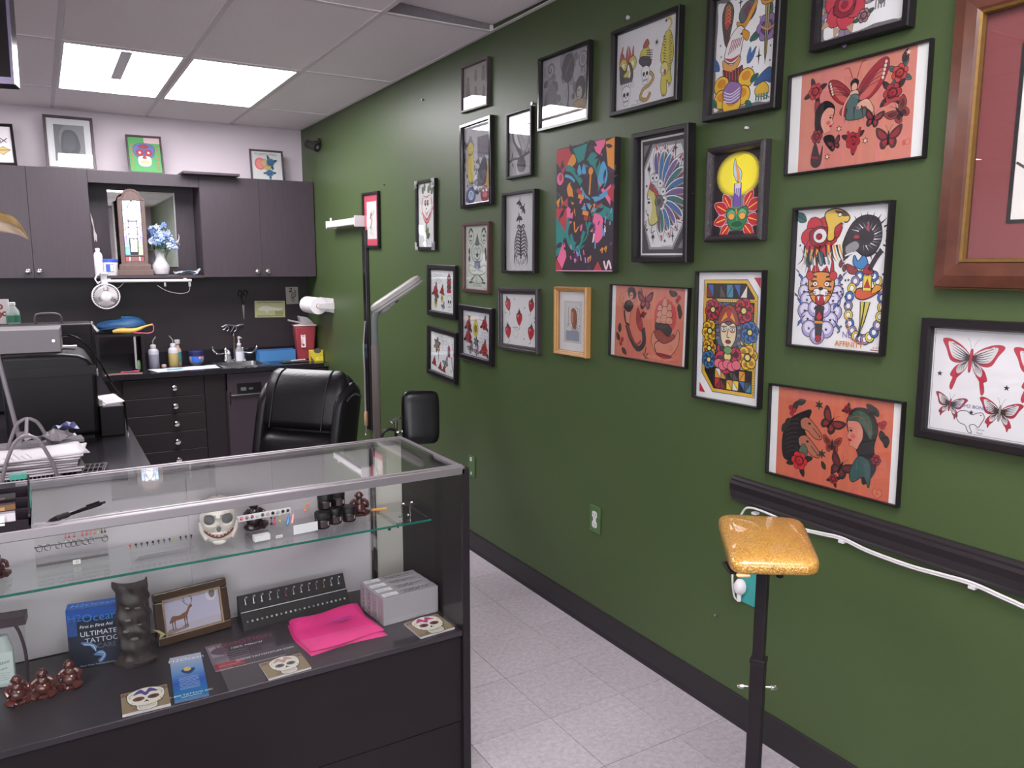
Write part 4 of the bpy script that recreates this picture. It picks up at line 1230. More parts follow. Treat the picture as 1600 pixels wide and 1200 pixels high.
for k in range(3):
 a0=k*2*PI/3+.5
 bl.grid(lambda u,v,a0=a0:((.014+.058*v)*math.cos(a0+(u-.5)*1.5*(0.6+.6*v)),-.01+.016*(u-.5),(.014+.058*v)*math.sin(a0+(u-.5)*1.5*(0.6+.6*v))),6,4)
obj('blade',bl,mat('fan_blade',(176,170,172),rough=.4),fan,solid=.0015,smooth=True)
mo=MB(); mo.lathe([(.03,0),(.036,.012),(.034,.05),(.022,.06)],n=20); mo.v=[(a,.012+c,b)for a,b,c in mo.v]
obj('motor',mo,M_GREYP,fan,smooth=True)
obj('clip',MB().box(-.018,.02,.03,.10,.085,.10).box(-.018,.022,.105,.14,.06,.165).box(-.02,.024,.06,.16,.150,.162).tube([(0,.04,.04),(0,.05,.09)],.012,10),M_WHITEP,fan,bevel=.004)
cl=MB()
for k in range(3):
 cl.tube(spline([(-.03-.004*k,.09,.15),(-.05-.003*k,.09,.12),(-.04,.085,.085+.006*k),(-.022,.09,.10)],5),.0026,6)
obj('coiled_cord',cl,M_WHITEP,fan)
# ---------------------------------------------------------------- pictures and cards on the splash wall
def wallcard(name,label,x,z,w,h,art,paper,roll=0,side=(150,145,140)):
 t=thing(name,label,'card',mtx=mtx_back(x,6.5655,z,R(roll)))
 obj('card',MB().box(-w/2,w/2,-h/2,h/2,0,.002),mat('cardback_%s'%(side,),side,rough=.7),t)
 art.build('print',t,h,.0024,paper)
 return t
A=Art(180)
A.C([(20,50),(50,70),(110,62),(150,56),(165,60),(160,48),(110,42),(70,40),(30,42)],(214,210,196),None)
A.C([(60,42),(70,26),(80,40)],(210,206,190)); A.C([(130,46),(140,34),(146,48)],(210,206,190))
A.scrib(12,168,91,2,(80,76,70),3,4,30); A.scrib(12,168,9,2,(80,76,70),3,8,30)
A.R(120,15,170,38,(150,156,96));
wallcard('fish_card','pale green card with a white fish taped to the dark splash wall',1.607,1.182,.246,.135,A,(186,186,140),-1)
A=Art(72)
A.L([(20,88),(36,92),(30,80),(20,72),(40,74)],5,(60,54,54)); A.L([(50,84),(60,70),(50,60),(60,52)],5,(80,72,70)); A.E(44,52,12,14,(140,130,124),BK,2); A.P([(30,22),(42,34),(52,24),(40,12)],(150,144,136),BK,2); A.L([(26,40),(40,36),(56,44)],4,(70,64,62))
wallcard('letter_card','small grey card with black lettering pinned near the paper towel roll',1.793,1.29,.098,.142,A,(166,160,154),1)
# scissors hanging on the splash wall
t=thing('scissors','black-handled scissors hanging point-down above the faucet','scissors',(1.395,6.558,1.16))
for sx in(-1,1):
 m=MB(); m.tube([(sx*.022+.016*math.cos(q),0,.155+.024*math.sin(q))for q in[2*PI*i/14 for i in range(14)]],.005,6,closed=True); m.tube([(sx*.014,0,.133),(0,0,.06)],.005,6)
 obj('handle',m,M_BLACKG,t,smooth=True)
 obj('blade',MB().prism([(sx*.001,.07),(sx*.009,.06),(sx*.003,-.05),(0,-.055)],-.002+.002*sx,.0+.002*sx,'xz'),M_STEEL,t)
 # ---------------------------------------------------------------- counter items
def put(z=CZ):return z+.0005
t=thing('soap_pump','clear soap pump bottle with a white label in front of the faucet','soap dispenser',(1.315,6.405,put()))
obj('bottle',MB().lathe([(.028,0),(.032,.006),(.034,.08),(.031,.105),(.016,.125),(.014,.135)],n=22),mat('clear_soap',(176,176,182),rough=.08,alpha=.55),t,smooth=True)
lb=MB(); lb.grid(lambda u,v:(.0352*math.cos(R(-150+120*u)),.0352*math.sin(R(-150+120*u)),.015+.075*v),10,1)
obj('label',lb,mat('soap_label',(214,212,220),rough=.4),t,solid=.0004)
obj('pump',MB().lathe([(.017,.135),(.017,.15),(.009,.156),(.006,.185),(.010,.19),(.010,.205),(.004,.208)],n=16).tube([(0,0,.2),(.0,-.012,.201),(.012,-.038,.197)],.005,8),M_WHITEP,t,smooth=True)
t=thing('small_pump','little clear pump bottle left of the soap dispenser','bottle',(1.235,6.42,put()))
obj('bottle',MB().lathe([(.018,0),(.02,.004),(.019,.05),(.011,.065),(.010,.07)],n=16),mat('clear_pump',(150,148,154),rough=.08,alpha=.6),t,smooth=True)
obj('cap',MB().lathe([(.013,.07),(.013,.085),(.006,.09),(.006,.1)],n=14).tube([(0,0,.098),(-.03,-.01,.108)],.005,8),M_WHITEP,t,smooth=True)
t=thing('figure_ornament','small grey metal running dog ornament on the splash ledge behind the soap','ornament',(1.30,6.54,1.02))
m=MB()
m.tube(spline([(-.07,0,.035),(-.05,0,.045),(0,0,.04),(.03,0,.035),(.05,0,.042),(.085,0,.046)],4),.007,8,rs=None).ball((-.075,0,.033),.011,8,(1.5,.8,.8))
for pts in([(-.045,0,.04),(-.06,0,.015),(-.08,0,.01)],[(-.04,0,.04),(-.03,0,.012),(-.045,0,-.002)],[(.02,0,.036),(.03,0,.01),(.01,0,-.01)],[(.015,0,.036),(0,0,.012),(-.015,0,-.012)]):m.tube(spline(pts,4),.004,6)
obj('animal',m,mat('pewter',(134,130,134),rough=.3,metal=.8),t,smooth=True)
obj('wall_pin',MB().tube([(0,0,.04),(0,.026,.04)],.004,6),M_STEEL,t)
def squeeze(x,y,liquid,label,tip):
 t=thing('squeeze_bottle',label,'bottle',(x,y,put()))
 obj('bottle',MB().lathe([(.034,0),(.037,.005),(.037,.125),(.03,.14),(.017,.148),(.017,.152)],n=24),mat('bottle_milky_%s'%(liquid,),(188,186,196),rough=.3),t,smooth=True)
 obj('liquid',MB().lathe([(.0345,.001),(.0374,.005),(.0374,.105)],n=24),mat('liq_%s'%(liquid,),liquid,rough=.3),t,smooth=True)
 obj('cap',MB().lathe([(.02,.152),(.02,.172),(.012,.177)],n=18),M_WHITEP,t,smooth=True)
 obj('nozzle',MB().tube(spline([(0,0,.175),(0,0,.20),(tip*.006,0,.212),(tip*.022,0,.235)],4),.004,8),M_GREYP,t,smooth=True)
squeeze(.688,6.37,(148,146,162),'squeeze bottle of clear liquid with a bent nozzle on the counter',1)
squeeze(.83,6.40,(188,168,108),'squeeze bottle of amber liquid with a bent nozzle on the counter',-1)
t=thing('spray_bottle','slim bottle with white cap and teal label behind the amber squeeze bottle','bottle',(.868,6.455,put()))
obj('body',MB().lathe([(.024,0),(.026,.004),(.026,.12),(.014,.14),(.012,.165)],n=18),mat('peach_bottle',(196,160,140),rough=.35),t,smooth=True)
obj('label',MB().lathe([(.0264,.03),(.0264,.105)],n=18),mat('teal_label',(70,150,160),rough=.4),t,smooth=True)
obj('cap',MB().lathe([(.017,.165),(.02,.17),(.02,.195),(.017,.198)],n=16),M_WHITEP,t,smooth=True)
t=thing('round_stopper','small pinkish cap lying between the squeeze bottles','cap',(.757,6.385,put()))
obj('cap',MB().lathe([(.016,0),(.017,.002),(.017,.018),(.014,.021)],n=16),mat('pinkish_cap',(214,188,182),rough=.4),t,smooth=True)
obj('rib',MB().lathe([(.0176,.004),(.0176,.007)],n=16),mat('pinkish_cap2',(190,160,156),rough=.4),t)
t=thing('jelly_tub','squat clear jelly tub with dark blue lid and bright blue label','tub',(.995,6.41,put()))
obj('body',MB().lathe([(.03,0),(.046,.014),(.054,.04),(.054,.062),(.048,.075)],n=26),mat('jelly',(146,146,162),rough=.15),t,smooth=True)
obj('lid',MB().lathe([(.055,.075),(.057,.08),(.057,.105),(.05,.112)],n=28),mat('navy_lid',(40,40,88),rough=.35),t,smooth=True)
lb=MB(); lb.grid(lambda u,v:((.0545)*math.cos(R(-140+80*u)),(.0545)*math.sin(R(-140+80*u)),.026+.045*v),10,1)
obj('label',lb,mat('bright_blue_label',(44,96,190),rough=.35),t,solid=.0008)
lb=MB(); lb.grid(lambda u,v:((.0555)*math.cos(R(-82+18*u)),(.0555)*math.sin(R(-82+18*u)),.050+.02*v),3,1)
obj('label_patch',lb,mat('pink_patch',(232,140,140),rough=.4),t,solid=.0005)
# paper sheet
t=thing('paper_sheet','white paper towel with a blue stain spread on the counter front','paper',(.90,6.205,put(CZ)),R(0))
r_=random.Random(8)
s=MB(); s.grid(lambda u,v:(-.245+.49*u+.05*(v-.5)*-1,-.115+.19*v+.05*u,.0012+.003*abs(math.sin(u*11+v*4))*(.3+.7*v)),24,8)
obj('sheet',s,mat('paper_towel',(206,212,222),rough=.8),t,solid=.0006,smooth=True)
s=MB(); s.grid(lambda u,v:(-.15+.11*u,-.06+.08*v+.012*u,.0048+.0015*math.sin(u*9)),6,4)
obj('stain',s,mat('blue_stain',(120,162,184),rough=.8),t,solid=.0004)
# riser shelf on the counter
t=thing('riser_shelf','small black riser shelf standing on the left of the back counter','shelf',(.46,6.28,put()))
obj('top_board',MB().box(-.155,.155,-.06,.22,.255,.272),M_BLACK,t,bevel=.001,seg=1)
obj('side_panel',MB().box(.135,.155,-.06,.22,.0,.254),M_BLACK,t,bevel=.001,seg=1)
obj('side_panel',MB().box(-.155,-.135,-.06,.22,.0,.254),M_BLACK,t,bevel=.001,seg=1)
obj('white_edging',MB().box(.088,.101,-.058,-.045,.02,.254),M_GREYP,t)
o=obj('floss_pick',MB().lathe([(.004,0),(.013,.01),(.014,.05),(.008,.075)],n=10),mat('green_plastic',(110,150,104),rough=.4),smooth=True); o.location=(.575,6.27,put())
tag(o,'small green plastic piece standing inside the riser shelf','piece')
t=thing('kraft_paper','brown kraft paper lying under the front of the riser shelf','paper',(.455,6.13,put()))
s=MB(); s.grid(lambda u,v:(-.12+.24*u+.01*v,-.07+.1*v+.012*math.sin(u*5),.0008+.002*math.sin(u*3)),10,3)
obj('sheet',s,mat('kraft',(116,94,84),rough=.6),t,solid=.0005)
o=obj('marker_pen',MB().tube([(-.06,0,.005),(.03,.012,.005)],.004,8).tube([(.028,.012,.005),(.06,.01,.005)],.006,8),mat('pink_marker',(206,60,130),rough=.35)); o.location=(.505,6.165,put()+.003)
tag(o,'pink marker pen lying on the kraft paper','pen')
# blue bag and yellow banana holder on the riser
t=thing('blue_hat','folded blue fabric hat lying on top of the riser shelf','hat',(.478,6.37,put()+.2725),R(3))
s=MB()
def bagf(u,v):
 a=2*PI*u
 h=math.sin(PI*v)
 return(.165*math.cos(a)*(h**.6)+.01,.10*math.sin(a)*(h**.6),.052-.052*math.cos(PI*v)*(1+.25*math.cos(a))+.004*math.sin(a*5+v*8))
s.grid(bagf,30,16)
obj('cloth',s,mat('blue_fabric',(30,74,116),rough=.55,noise=.2,nscale=14),t,smooth=True)
obj('visor_edge',MB().tube(spline([(-.15,-.06,.03),(-.05,-.10,.045),(.08,-.098,.052),(.16,-.05,.06)],5),.004,6),mat('blue_seam',(34,72,116),rough=.6),t)
t=thing('banana_pouch','yellow banana-shaped holder lying in front of the blue hat','pouch',(.53,6.262,put()+.2725))
pts=spline([(-.11,0,.018),(-.06,0,.024),(0,0,.02),(.05,0,.028),(.10,0,.048),(.15,0,.062)],5)
obj('body',MB().tube(pts,.015,10,rs=[.006+.018*max(0,math.sin(PI*min(1,(i/(len(pts)-1))*1.05+.06)))**1*(1.15-.85*i/(len(pts)-1))for i in range(len(pts))]),mat('banana_yellow',(214,168,84),rough=.5),t,smooth=True)
obj('stem_tip',MB().tube([(.148,0,.061),(.158,0,.064)],.004,8),mat('banana_tip',(150,110,60),rough=.5),t)
cb=obj('pink_cable',MB().tube(spline([(.02,-.01,.006),(.07,-.02,.004),(.12,-.015,.0),(.15,-.01,.012),(.155,-.01,.045),(.148,-.004,.062)],5),.0028,6),mat('pink_cable',(228,84,130),rough=.4),smooth=True); cb.location=(.53,6.24,put()+.275)
tag(cb,'pink cable looping beside the yellow banana-shaped holder','cable')
# right end of counter
t=thing('blue_box','open blue cardboard tray box right of the sink','box',(1.602,6.42,put()),R(2))
b=MB(); w, d_, h=.29, .12, .085
b.box(-w/2,w/2,-d_/2,-d_/2+.003,0,h).box(-w/2,w/2,d_/2-.003,d_/2,0,h).box(-w/2,-w/2+.003,-d_/2+.003,d_/2-.003,0,h).box(w/2-.003,w/2,-d_/2+.003,d_/2-.003,0,h).box(-w/2+.003,w/2-.003,-d_/2+.003,d_/2-.003,0,.003)
obj('tray',b,mat('blue_card',(70,126,182),rough=.5),t)
obj('flap',MB().cbox((0,-.02,h+.002),(w-.008,.07,.002),(R(6),0,0)),mat('dark_blue_card',(56,96,150),rough=.5),t)
t=thing('sharps_container','red sharps container with a grey flip lid in the counter corner','container',(1.825,6.36,put()),R(-6))
c=MB()
def ringq(hx,hy,z):return[(-hx,-hy,z),(hx,-hy,z),(hx,hy,z),(-hx,hy,z)]
vs=ringq(.062,.05,0)+ringq(.085,.068,.275)
c.add(vs,[(0,3,2,1),(4,5,6,7),(0,1,5,4),(1,2,6,5),(2,3,7,6),(3,0,4,7)])
obj('bin',c,mat('red_translucent',(150,58,68),rough=.3),t,bevel=.012,seg=3,smooth=True)
obj('rim',MB().box(-.09,.09,-.073,.073,.2755,.287),mat('pale_pink_rim',(214,186,188),rough=.4),t,bevel=.006,seg=2)
l_=MB(); l_.prism([(-.085,.287),(.07,.287),(.055,.315),(.02,.345),(-.04,.355),(-.045,.35),(-.03,.30)],-.05,.055,'xz').cbox((-.075,0,.312),(.10,.09,.012),(0,R(12),0))
obj('flip_lid',l_,M_GREYP,t,bevel=.005,seg=2)
A=Art(30); A.T('BIO',15,38,26,(150,40,50),rot=90); A.E(15,78,9,9,(150,40,50)); A.E(15,78,5,5,(230,220,220)); A.E(15,16,8,8,(150,40,50))
p=A.build('label',t,.12,0,paper=(226,218,220)); p.matrix_local=Matrix.Translation((-.022,-.0665,.165))@Euler((R(86),0,0)).to_matrix().to_4x4()
t=thing('yellow_box','small yellow and grey carton in front of the sharps container','box',(1.868,6.20,put()),R(-3))
obj('carton',MB().box(-.05,.05,-.035,.035,0,.088),mat('yellow_card',(214,196,52),rough=.5),t,bevel=.001,seg=1)
A=Art(114); A.C([(0,100),(0,55),(20,20),(30,0),(0,0)],(92,86,78)); A.E(62,98,34,24,(92,88,80)); A.R(0,99,114,130,(214,196,52))if False else None; A.R(44,12,104,40,(236,222,90))
A.T('100',78,20,18,(110,100,40))
p=A.build('print',t,.088,0,back=False); p.matrix_local=Matrix.Translation((0,-.0354,.044))@Euler((R(90),0,0)).to_matrix().to_4x4()
t=thing('instrument_tray','flat dark tray with a white pen and metal tools right of the sink','tray',(1.70,6.225,put()))
obj('tray',MB().box(-.11,.10,-.06,.05,0,.006),M_BLACKG,t,bevel=.002)
obj('rim',MB().tube([(-.11,-.06,.007),(.10,-.06,.007),(.10,.05,.007),(-.11,.05,.007)],.002,6,closed=True),M_STEEL,t)
o=obj('white_pen',MB().tube([(-.03,-.02,.012),(.09,.02,.012)],.006,8).tube([(-.04,-.024,.012),(-.03,-.02,.012)],.003,8),M_WHITEP,smooth=True); o.location=t.location
tag(o,'white pen lying in the flat instrument tray','pen')
o=obj('metal_tool',MB().tube([(-.09,-.03,.009),(.0,.02,.009)],.0025,6).ball((-.09,-.03,.0095),.005,8),M_STEEL); o.location=t.location
tag(o,'thin metal tool lying in the flat instrument tray','tool')
# paper towel roll on the green wall
t=thing('paper_towel_holder','white paper towel holder fixed to the green wall beside the cabinet','holder',(1.922,6.0,1.232))
obj('plate',MB().box(-.012,0,-.13,.20,-.055,.055),M_WHITEP,t,bevel=.004,seg=2)
ar=MB()
for y in(-.135,.205):
 ar.prism([(-.125,-.014),(-.125,.014),(-.118,.02),(0,.026),(0,-.026),(-.118,-.02)],y-.005,y+.005,'xz')
obj('arm',ar,M_WHITEP,t,bevel=.003,seg=2)
obj('spindle',MB().tube([(-.115,-.13,0),(-.115,.20,0)],.012,10),M_WHITEP,t)
t=thing('paper_towel_roll','white paper towel roll on the wall holder near the sharps container','paper roll',(1.807,6.035,1.232))
m=MB(); m.lathe([(.062,-.145),(.064,-.143),(.064,.145),(.062,.147)],n=30); m.v=[(a,c,b)for a,b,c in m.v]
obj('paper',m,M_PAPER,t,smooth=True)
m=MB(); m.lathe([(.02,-.1475),(.02,-.1455)],n=16); m.v=[(a,c,b)for a,b,c in m.v]
obj('core',m,mat('card_core',(170,150,130),rough=.8),t)
# ---------------------------------------------------------------- top-of-cabinet security camera
t=thing('security_camera','black bullet security camera in the upper corner of the green wall','camera',(1.922,6.08,2.47))
obj('mount',MB().lathe([(.03,0),(.03,.012),(.012,.016)],n=16,axis='x'),M_BLACKM,t,(-.016,0,0),smooth=True)
obj('arm',MB().tube([(-.012,0,0),(-.045,.0,0),(-.06,-.01,-.012)],.01,8),M_BLACKM,t,smooth=True)
hb=MB(); hb.X=Matrix.Translation((-.075,-.0,-.025))@Matrix.Rotation(R(-62),4,'Z')@Matrix.Rotation(R(18),4,'Y')
hb.lathe([(.02,-.04),(.03,-.035),(.032,.045),(.034,.048),(.034,.075),(.03,.076)],n=18,axis='x')
hb.X=hb.X
obj('housing',hb,M_BLACKM,t,smooth=True)
lb=MB(); lb.X=hb.X; lb.lathe([(.014,.0765),(.012,.079)],n=14,axis='x')
obj('lens',lb,mat('lens_grey',(120,116,120),rough=.1),t)
# white bar fixture + black pole + pull cord on the green wall
t=thing('wall_bar','white horizontal bar bracketed to the green wall beside the red-matted picture','bar',(1.86,5.45,1.835))
obj('bar',MB().box(-.018,.018,-.30,.31,-.026,.022),M_WHITEP,t,bevel=.008,seg=3,smooth=True)
obj('bracket',MB().box(-.02,.062,-.312,-.304,-.038,.036),M_WHITEP,t,bevel=.003)
obj('bracket',MB().box(-.02,.062,.300,.307,-.03,.026),M_WHITEP,t,bevel=.003)
obj('peg',MB().tube([(0,.24,.02),(0,.24,.045)],.008,8),M_WHITEP,t)
t=thing('wall_pole','tall thin black channel running down the green wall under the white bar','pole',(1.922,5.14,.40))
obj('channel',MB().box(-.022,-.001,-.03,.03,0,1.375),M_BLACKG,t,bevel=.003)
obj('side_strip',MB().box(-.012,-.001,-.042,-.0305,0,1.375),M_BLACKM,t)
t=thing('pull_cord','grey pull cord with a tan grip and metal hook hanging by the black channel','cord',(1.885,5.135,.36))
obj('cord',MB().tube(spline([(.012,0,.80),(0,.012,.62),(.0,.004,.45),(.002,.012,.22),(0,.004,.17)],5),.005,7),M_GREYP,t,smooth=True)
obj('grip',MB().lathe([(.010,.07),(.013,.075),(.013,.165),(.009,.17)],n=12),mat('tan_grip',(178,140,112),rough=.6),t,smooth=True)
obj('hook',MB().tube(spline([(0,0,.07),(0,.006,.03),(.0,.02,.012),(0,.01,0),(0,-.008,.01)],4),.004,7),M_STEEL,t,smooth=True)
# ---------------------------------------------------------------- leather chair
M_PIP=mat('seam_black',(26,24,28),rough=.5)
ch=thing('leather_chair','large black leather high-back office chair behind the glass case','chair',(.985,3.60,0),math.atan2(-.76,.65))
ch.scale=(.93,.93,.965)
# local frame: front faces -y
def padshape(hx,hy,z0,z1,lean,puff,rtop=.10):
 def fn(u,v):
  a=2*PI*u
  n_=4.0
  c_, s_=math.cos(a), math.sin(a)
  x=hx*math.copysign(abs(c_)**(2/n_),c_); y=hy*math.copysign(abs(s_)**(2/2.6),s_)
  z=z0+(z1-z0)*v
  e=min(1,(1-v)*(z1-z0)/rtop); e=max(0,e)
  k=(1-(1-e)**2)**.5
  e2=min(1,v*(z1-z0)/.05); k*=(1-(1-max(0,e2))**2)**.5 if v<.3 else 1
  k=max(k,.02)
  x*=.80+.20*k; y*=k
  return(x,y+lean(z),z)
 return fn
lean=lambda z:.30*(z-.52)**1.25 if z>.52 else 0
b=MB(); b.grid(padshape(.245,.07,.44,1.06,lambda z:lean(z)+.03,0,.10),44,30)
obj('backrest',b,M_LEATHER,ch,smooth=True)
b=MB(); b.grid(padshape(.235,.075,.80,1.085,lambda z:lean(z)-.022,0,.13),44,22)
hr=obj('headrest_pad',b,M_LEATHER,ch,smooth=True)
b=MB()
fnp=padshape(.237,.077,.80,1.087,lambda z:lean(z)-.022,0,.13)
for x_ in(-.15,.15):
 ln=[]
 for k in range(40):
  v=.05+.95*min(1,k/24)if k<25 else 1-(k-24)/16*.6
  s_=-1 if k<25 else 1
  z=.80+.287*v; e=max(0,min(1,(1-v)*.287/.13)); kk=max((1-(1-e)**2)**.5,.02)
  ln.append((x_*(1+.06*(kk-1)),s_*.077*kk*(1-(abs(x_)/.24)**4)**.4+lean(z)-.022,z))
 b.tube(ln,.0032,6)
obj('seam',b,M_PIP,hr,smooth=True)
b=MB(); b.grid(padshape(.225,.075,.50,.80,lambda z:lean(z)-.025,0,.07),40,16)
obj('lumbar_pad',b,M_LEATHER,ch,smooth=True)
b=MB()
for sx in(-1,1):
 fs=padshape(.034,.105,.46,1.03,lambda z:lean(z)+.015,0,.12)
 b.grid(lambda u,v,sx=sx:(fs(u,v)[0]+sx*.222,fs(u,v)[1],fs(u,v)[2]),26,24)
obj('side_bolster',b,M_LEATHER,ch,smooth=True)
b=MB()
for k in range(9):
 z=.985-.0*k;
 b.ball((.2585,-.055+.017*k+lean(.96),.955+.02*math.sin(PI*k/8)),.006,6)
obj('gathered_tuck',b,mat('leather_tuck',(70,68,74),rough=.3),ch,smooth=True)
b=MB(); b.grid(lambda u,v:((.25*math.copysign(abs(math.cos(2*PI*u))**.5,math.cos(2*PI*u)))*(math.sin(PI*v)**.5),-.22+.26*math.copysign(abs(math.sin(2*PI*u))**.5,math.sin(2*PI*u))*(math.sin(PI*v)**.5),.44-.07*math.cos(PI*v)),36,14)
obj('seat',b,M_LEATHER,ch,smooth=True)
for sx in(-1,1):
 obj('armrest',MB().tube(spline([(sx*.27,.02,.40),(sx*.30,.02,.52),(sx*.30,-.02,.62),(sx*.30,-.22,.63),(sx*.29,-.30,.55),(sx*.27,-.28,.42)],5),.022,10),M_BLACK,ch,smooth=True)
obj('gas_stem',MB().lathe([(.03,.08),(.03,.22),(.02,.22),(.02,.38)],(0,-.18,0),14),M_BLACK,ch,smooth=True)
for k in range(5):
 a=2*PI*k/5
 lg=obj('leg',MB().tube([(0,-.18,.11),(.15*math.cos(a),-.18+.15*math.sin(a),.10),(.30*math.cos(a),-.18+.30*math.sin(a),.075)],.02,8),M_BLACK,ch,smooth=True)
 obj('caster',MB().lathe([(.012,-.02),(.028,-.018),(.028,.018),(.012,.02)],(.30*math.cos(a),-.18+.30*math.sin(a),.0285),12,'x'),M_BLACKG,lg,smooth=True)
 # ---------------------------------------------------------------- floor lamp
M_TAUPE=mat('taupe_metal',(116,107,104),rough=.45)
lp=thing('floor_lamp','grey standing task lamp with a tilted oblong head by the green wall','floor lamp',(1.50,3.92,0))
obj('base',MB().lathe([(.13,0),(.13,.012),(.10,.03),(.03,.045)],n=28),M_TAUPE,lp,smooth=True)
obj('pole',MB().lathe([(.0215,.04),(.0215,1.10),(.0225,1.101),(.0225,1.118)],n=16),M_TAUPE,lp,smooth=True)
gn=spline([(0,0,1.118),(0,0,1.22),(.004,0,1.27),(.02,-.005,1.31),(.045,-.01,1.345)],6)
obj('gooseneck',MB().tube(gn,.0175,12),mat('grey_rubber',(104,110,112),rough=.55),lp,smooth=True)
hd=MB()
Mh=Matrix.Translation((.128,-.02,1.375))@Matrix.Scale(1.16,4)@Matrix.Rotation(R(-14),4,'Z')@Matrix.Rotation(R(-33),4,'Y')
def stad(L_,w,n=10):
 return[((L_ if math.cos(q)>0 else-L_)*1.0+w*math.cos(q),w*math.sin(q))for q in[-PI/2+PI*i/n for i in range(n+1)]+[PI/2+PI*i/n for i in range(n+1)]]
o1=stad(.095,.042); o2=stad(.095,.036); o3=stad(.09,.026)
def ringsmesh(mb,rs):
 vs=[]; n=len(rs[0][0])
 for o, z in rs:vs+=[(a,b_,z)for a,b_ in o]
 fs=[(k*n+i,k*n+(i+1)%n,(k+1)*n+(i+1)%n,(k+1)*n+i)for k in range(len(rs)-1)for i in range(n)]
 fs+=[tuple(reversed(range(n))),tuple(range((len(rs)-1)*n,len(rs)*n))]
 mb.add(vs,fs)
hd.X=Mh
ringsmesh(hd,[(o2,-.004),(o1,0),(o1,.010),(o1,.02),(o2,.03),(o3,.035)])
obj('lamp_head',hd,mat('pale_grey_shell',(168,164,161),rough=.35),lp,smooth=True)
b=MB(); b.X=Mh; ringsmesh(b,[(stad(.0955,.0428),.009),(stad(.0955,.0428),.012)])
obj('seam_band',b,mat('dark_band',(84,80,82),rough=.5),lp)
b=MB(); b.X=Mh; ringsmesh(b,[(stad(.085,.03),-.0075),(stad(.085,.03),-.0045)])
obj('diffuser',b,mat('frosted_lens',(140,137,136),rough=.3),lp)
b=MB(); b.X=Mh; b.ball((-.08,0,-.012),.022,12,(1.6,1,.8)).cbox((-.03,.0,-.012),(.04,.016,.01))
obj('knuckle',b,M_GREYP,lp,smooth=True)
b=MB(); b.X=Mh; b.cbox((-.02,-.018,-.012),(.018,.012,.006))
obj('switch',b,M_BLACK,lp)
# ---------------------------------------------------------------- black arm pad on a stand
ap=thing('armrest_stand','upright black padded armrest on a chrome stand against the green wall','armrest',(1.55,3.56,0))
obj('base',MB().cbox((0,0,.012),(.36,.04,.024)).cbox((0,0,.012),(.04,.36,.022)),M_BLACK,ap,bevel=.003)
obj('post',MB().lathe([(.016,.02),(.016,.80),(.012,.80),(.012,.83)],(-.115+.115,0,0),14),M_CHROME,ap,smooth=True)
Mp=Matrix.Translation((.03,-.03,.79))@Matrix.Rotation(R(-12),4,'Z')@Matrix.Rotation(R(2),4,'Y')@Matrix.Rotation(R(-9),4,'X')
def padf(hx,hy,hz,n1=5.0):
 def fn(u,v):
  a=2*PI*u; th=PI*(v-.5)
  c_, s_=math.cos(a), math.sin(a); ct, st_=math.cos(th), math.sin(th)
  f=lambda w, e:math.copysign(abs(w)**e,w)
  return(hx*f(c_,.35)*f(ct,.35),hy*f(s_,.7)*f(ct,.6),hz*f(st_,.35))
 return fn
b=MB(); b.X=Mp; b.grid(padf(.095,.032,.135),48,36)
obj('pad',b,mat('black_vinyl_gloss',(20,18,22),rough=.25,spec=.4),ap,smooth=True)
b=MB(); b.tube([(-.09,-.0,.66),(-.09,0,.78)],.008,8).tube([(-.09,0,.72),(0,0,.72)],.008,8).cbox((-.09,-.0,.785),(.05,.02,.012),(0,R(-25),0))
obj('clamp',b,M_CHROME,ap,smooth=False)
b=MB(); b.tube(spline([(-.10,-.015,.735),(-.13,-.02,.745),(-.16,-.02,.735),(-.175,-.02,.71)],4),.008,8)
obj('lever',b,M_BLACK,ap,smooth=True)
# ---------------------------------------------------------------- gold glitter armrest in front
def gold_mat():
 m, nt, bs_=newmat('gold_glitter_vinyl')
 L=nt.links
 tc=nt.nodes.new('ShaderNodeTexCoord')
 vo=nt.nodes.new('ShaderNodeTexVoronoi'); vo.inputs['Scale'].default_value=520
 L.new(tc.outputs['Object'],vo.inputs['Vector'])
 cr=nt.nodes.new('ShaderNodeValToRGB')
 sep=nt.nodes.new('ShaderNodeSeparateColor')
 L.new(vo.outputs['Color'],sep.inputs[0]); L.new(sep.outputs[0],cr.inputs['Fac'])
 cr.color_ramp.elements[0].color=lin((150,100,48)); cr.color_ramp.elements[1].color=lin((240,196,96))
 e=cr.color_ramp.elements.new(.6); e.color=lin((196,140,62))
 L.new(cr.outputs['Color'],bs_.inputs['Base Color'])
 bs_.inputs['Metallic'].default_value=.2
 bs_.inputs['Roughness'].default_value=.35
 bs_.inputs['Coat Weight'].default_value=1.0
 bs_.inputs['Coat Roughness'].default_value=.04
 # every flake tilts its own way
 vm=nt.nodes.new('ShaderNodeVectorMath'); vm.operation='MULTIPLY_ADD'
 vm.inputs[1].default_value=(.55,.55,.55); vm.inputs[2].default_value=(-.275,-.275,-.275)
 L.new(vo.outputs['Color'],vm.inputs[0])
 gm=nt.nodes.new('ShaderNodeNewGeometry')
 ad=nt.nodes.new('ShaderNodeVectorMath'); ad.operation='ADD'
 L.new(gm.outputs['Normal'],ad.inputs[0]); L.new(vm.outputs[0],ad.inputs[1])
 no=nt.nodes.new('ShaderNodeVectorMath'); no.operation='NORMALIZE'
 L.new(ad.outputs[0],no.inputs[0]); L.new(no.outputs[0],bs_.inputs['Normal'])
 L.new(gm.outputs['Normal'],bs_.inputs['Coat Normal'])
 return m
gp=thing('gold_arm_stand','gold glitter vinyl armrest pad on a black adjustable post','armrest',(1.322,1.128,0))
obj('base',MB().cbox((0,0,.015),(.40,.04,.03)).cbox((0,0,.015),(.04,.40,.028)),M_BLACK,gp,bevel=.003)
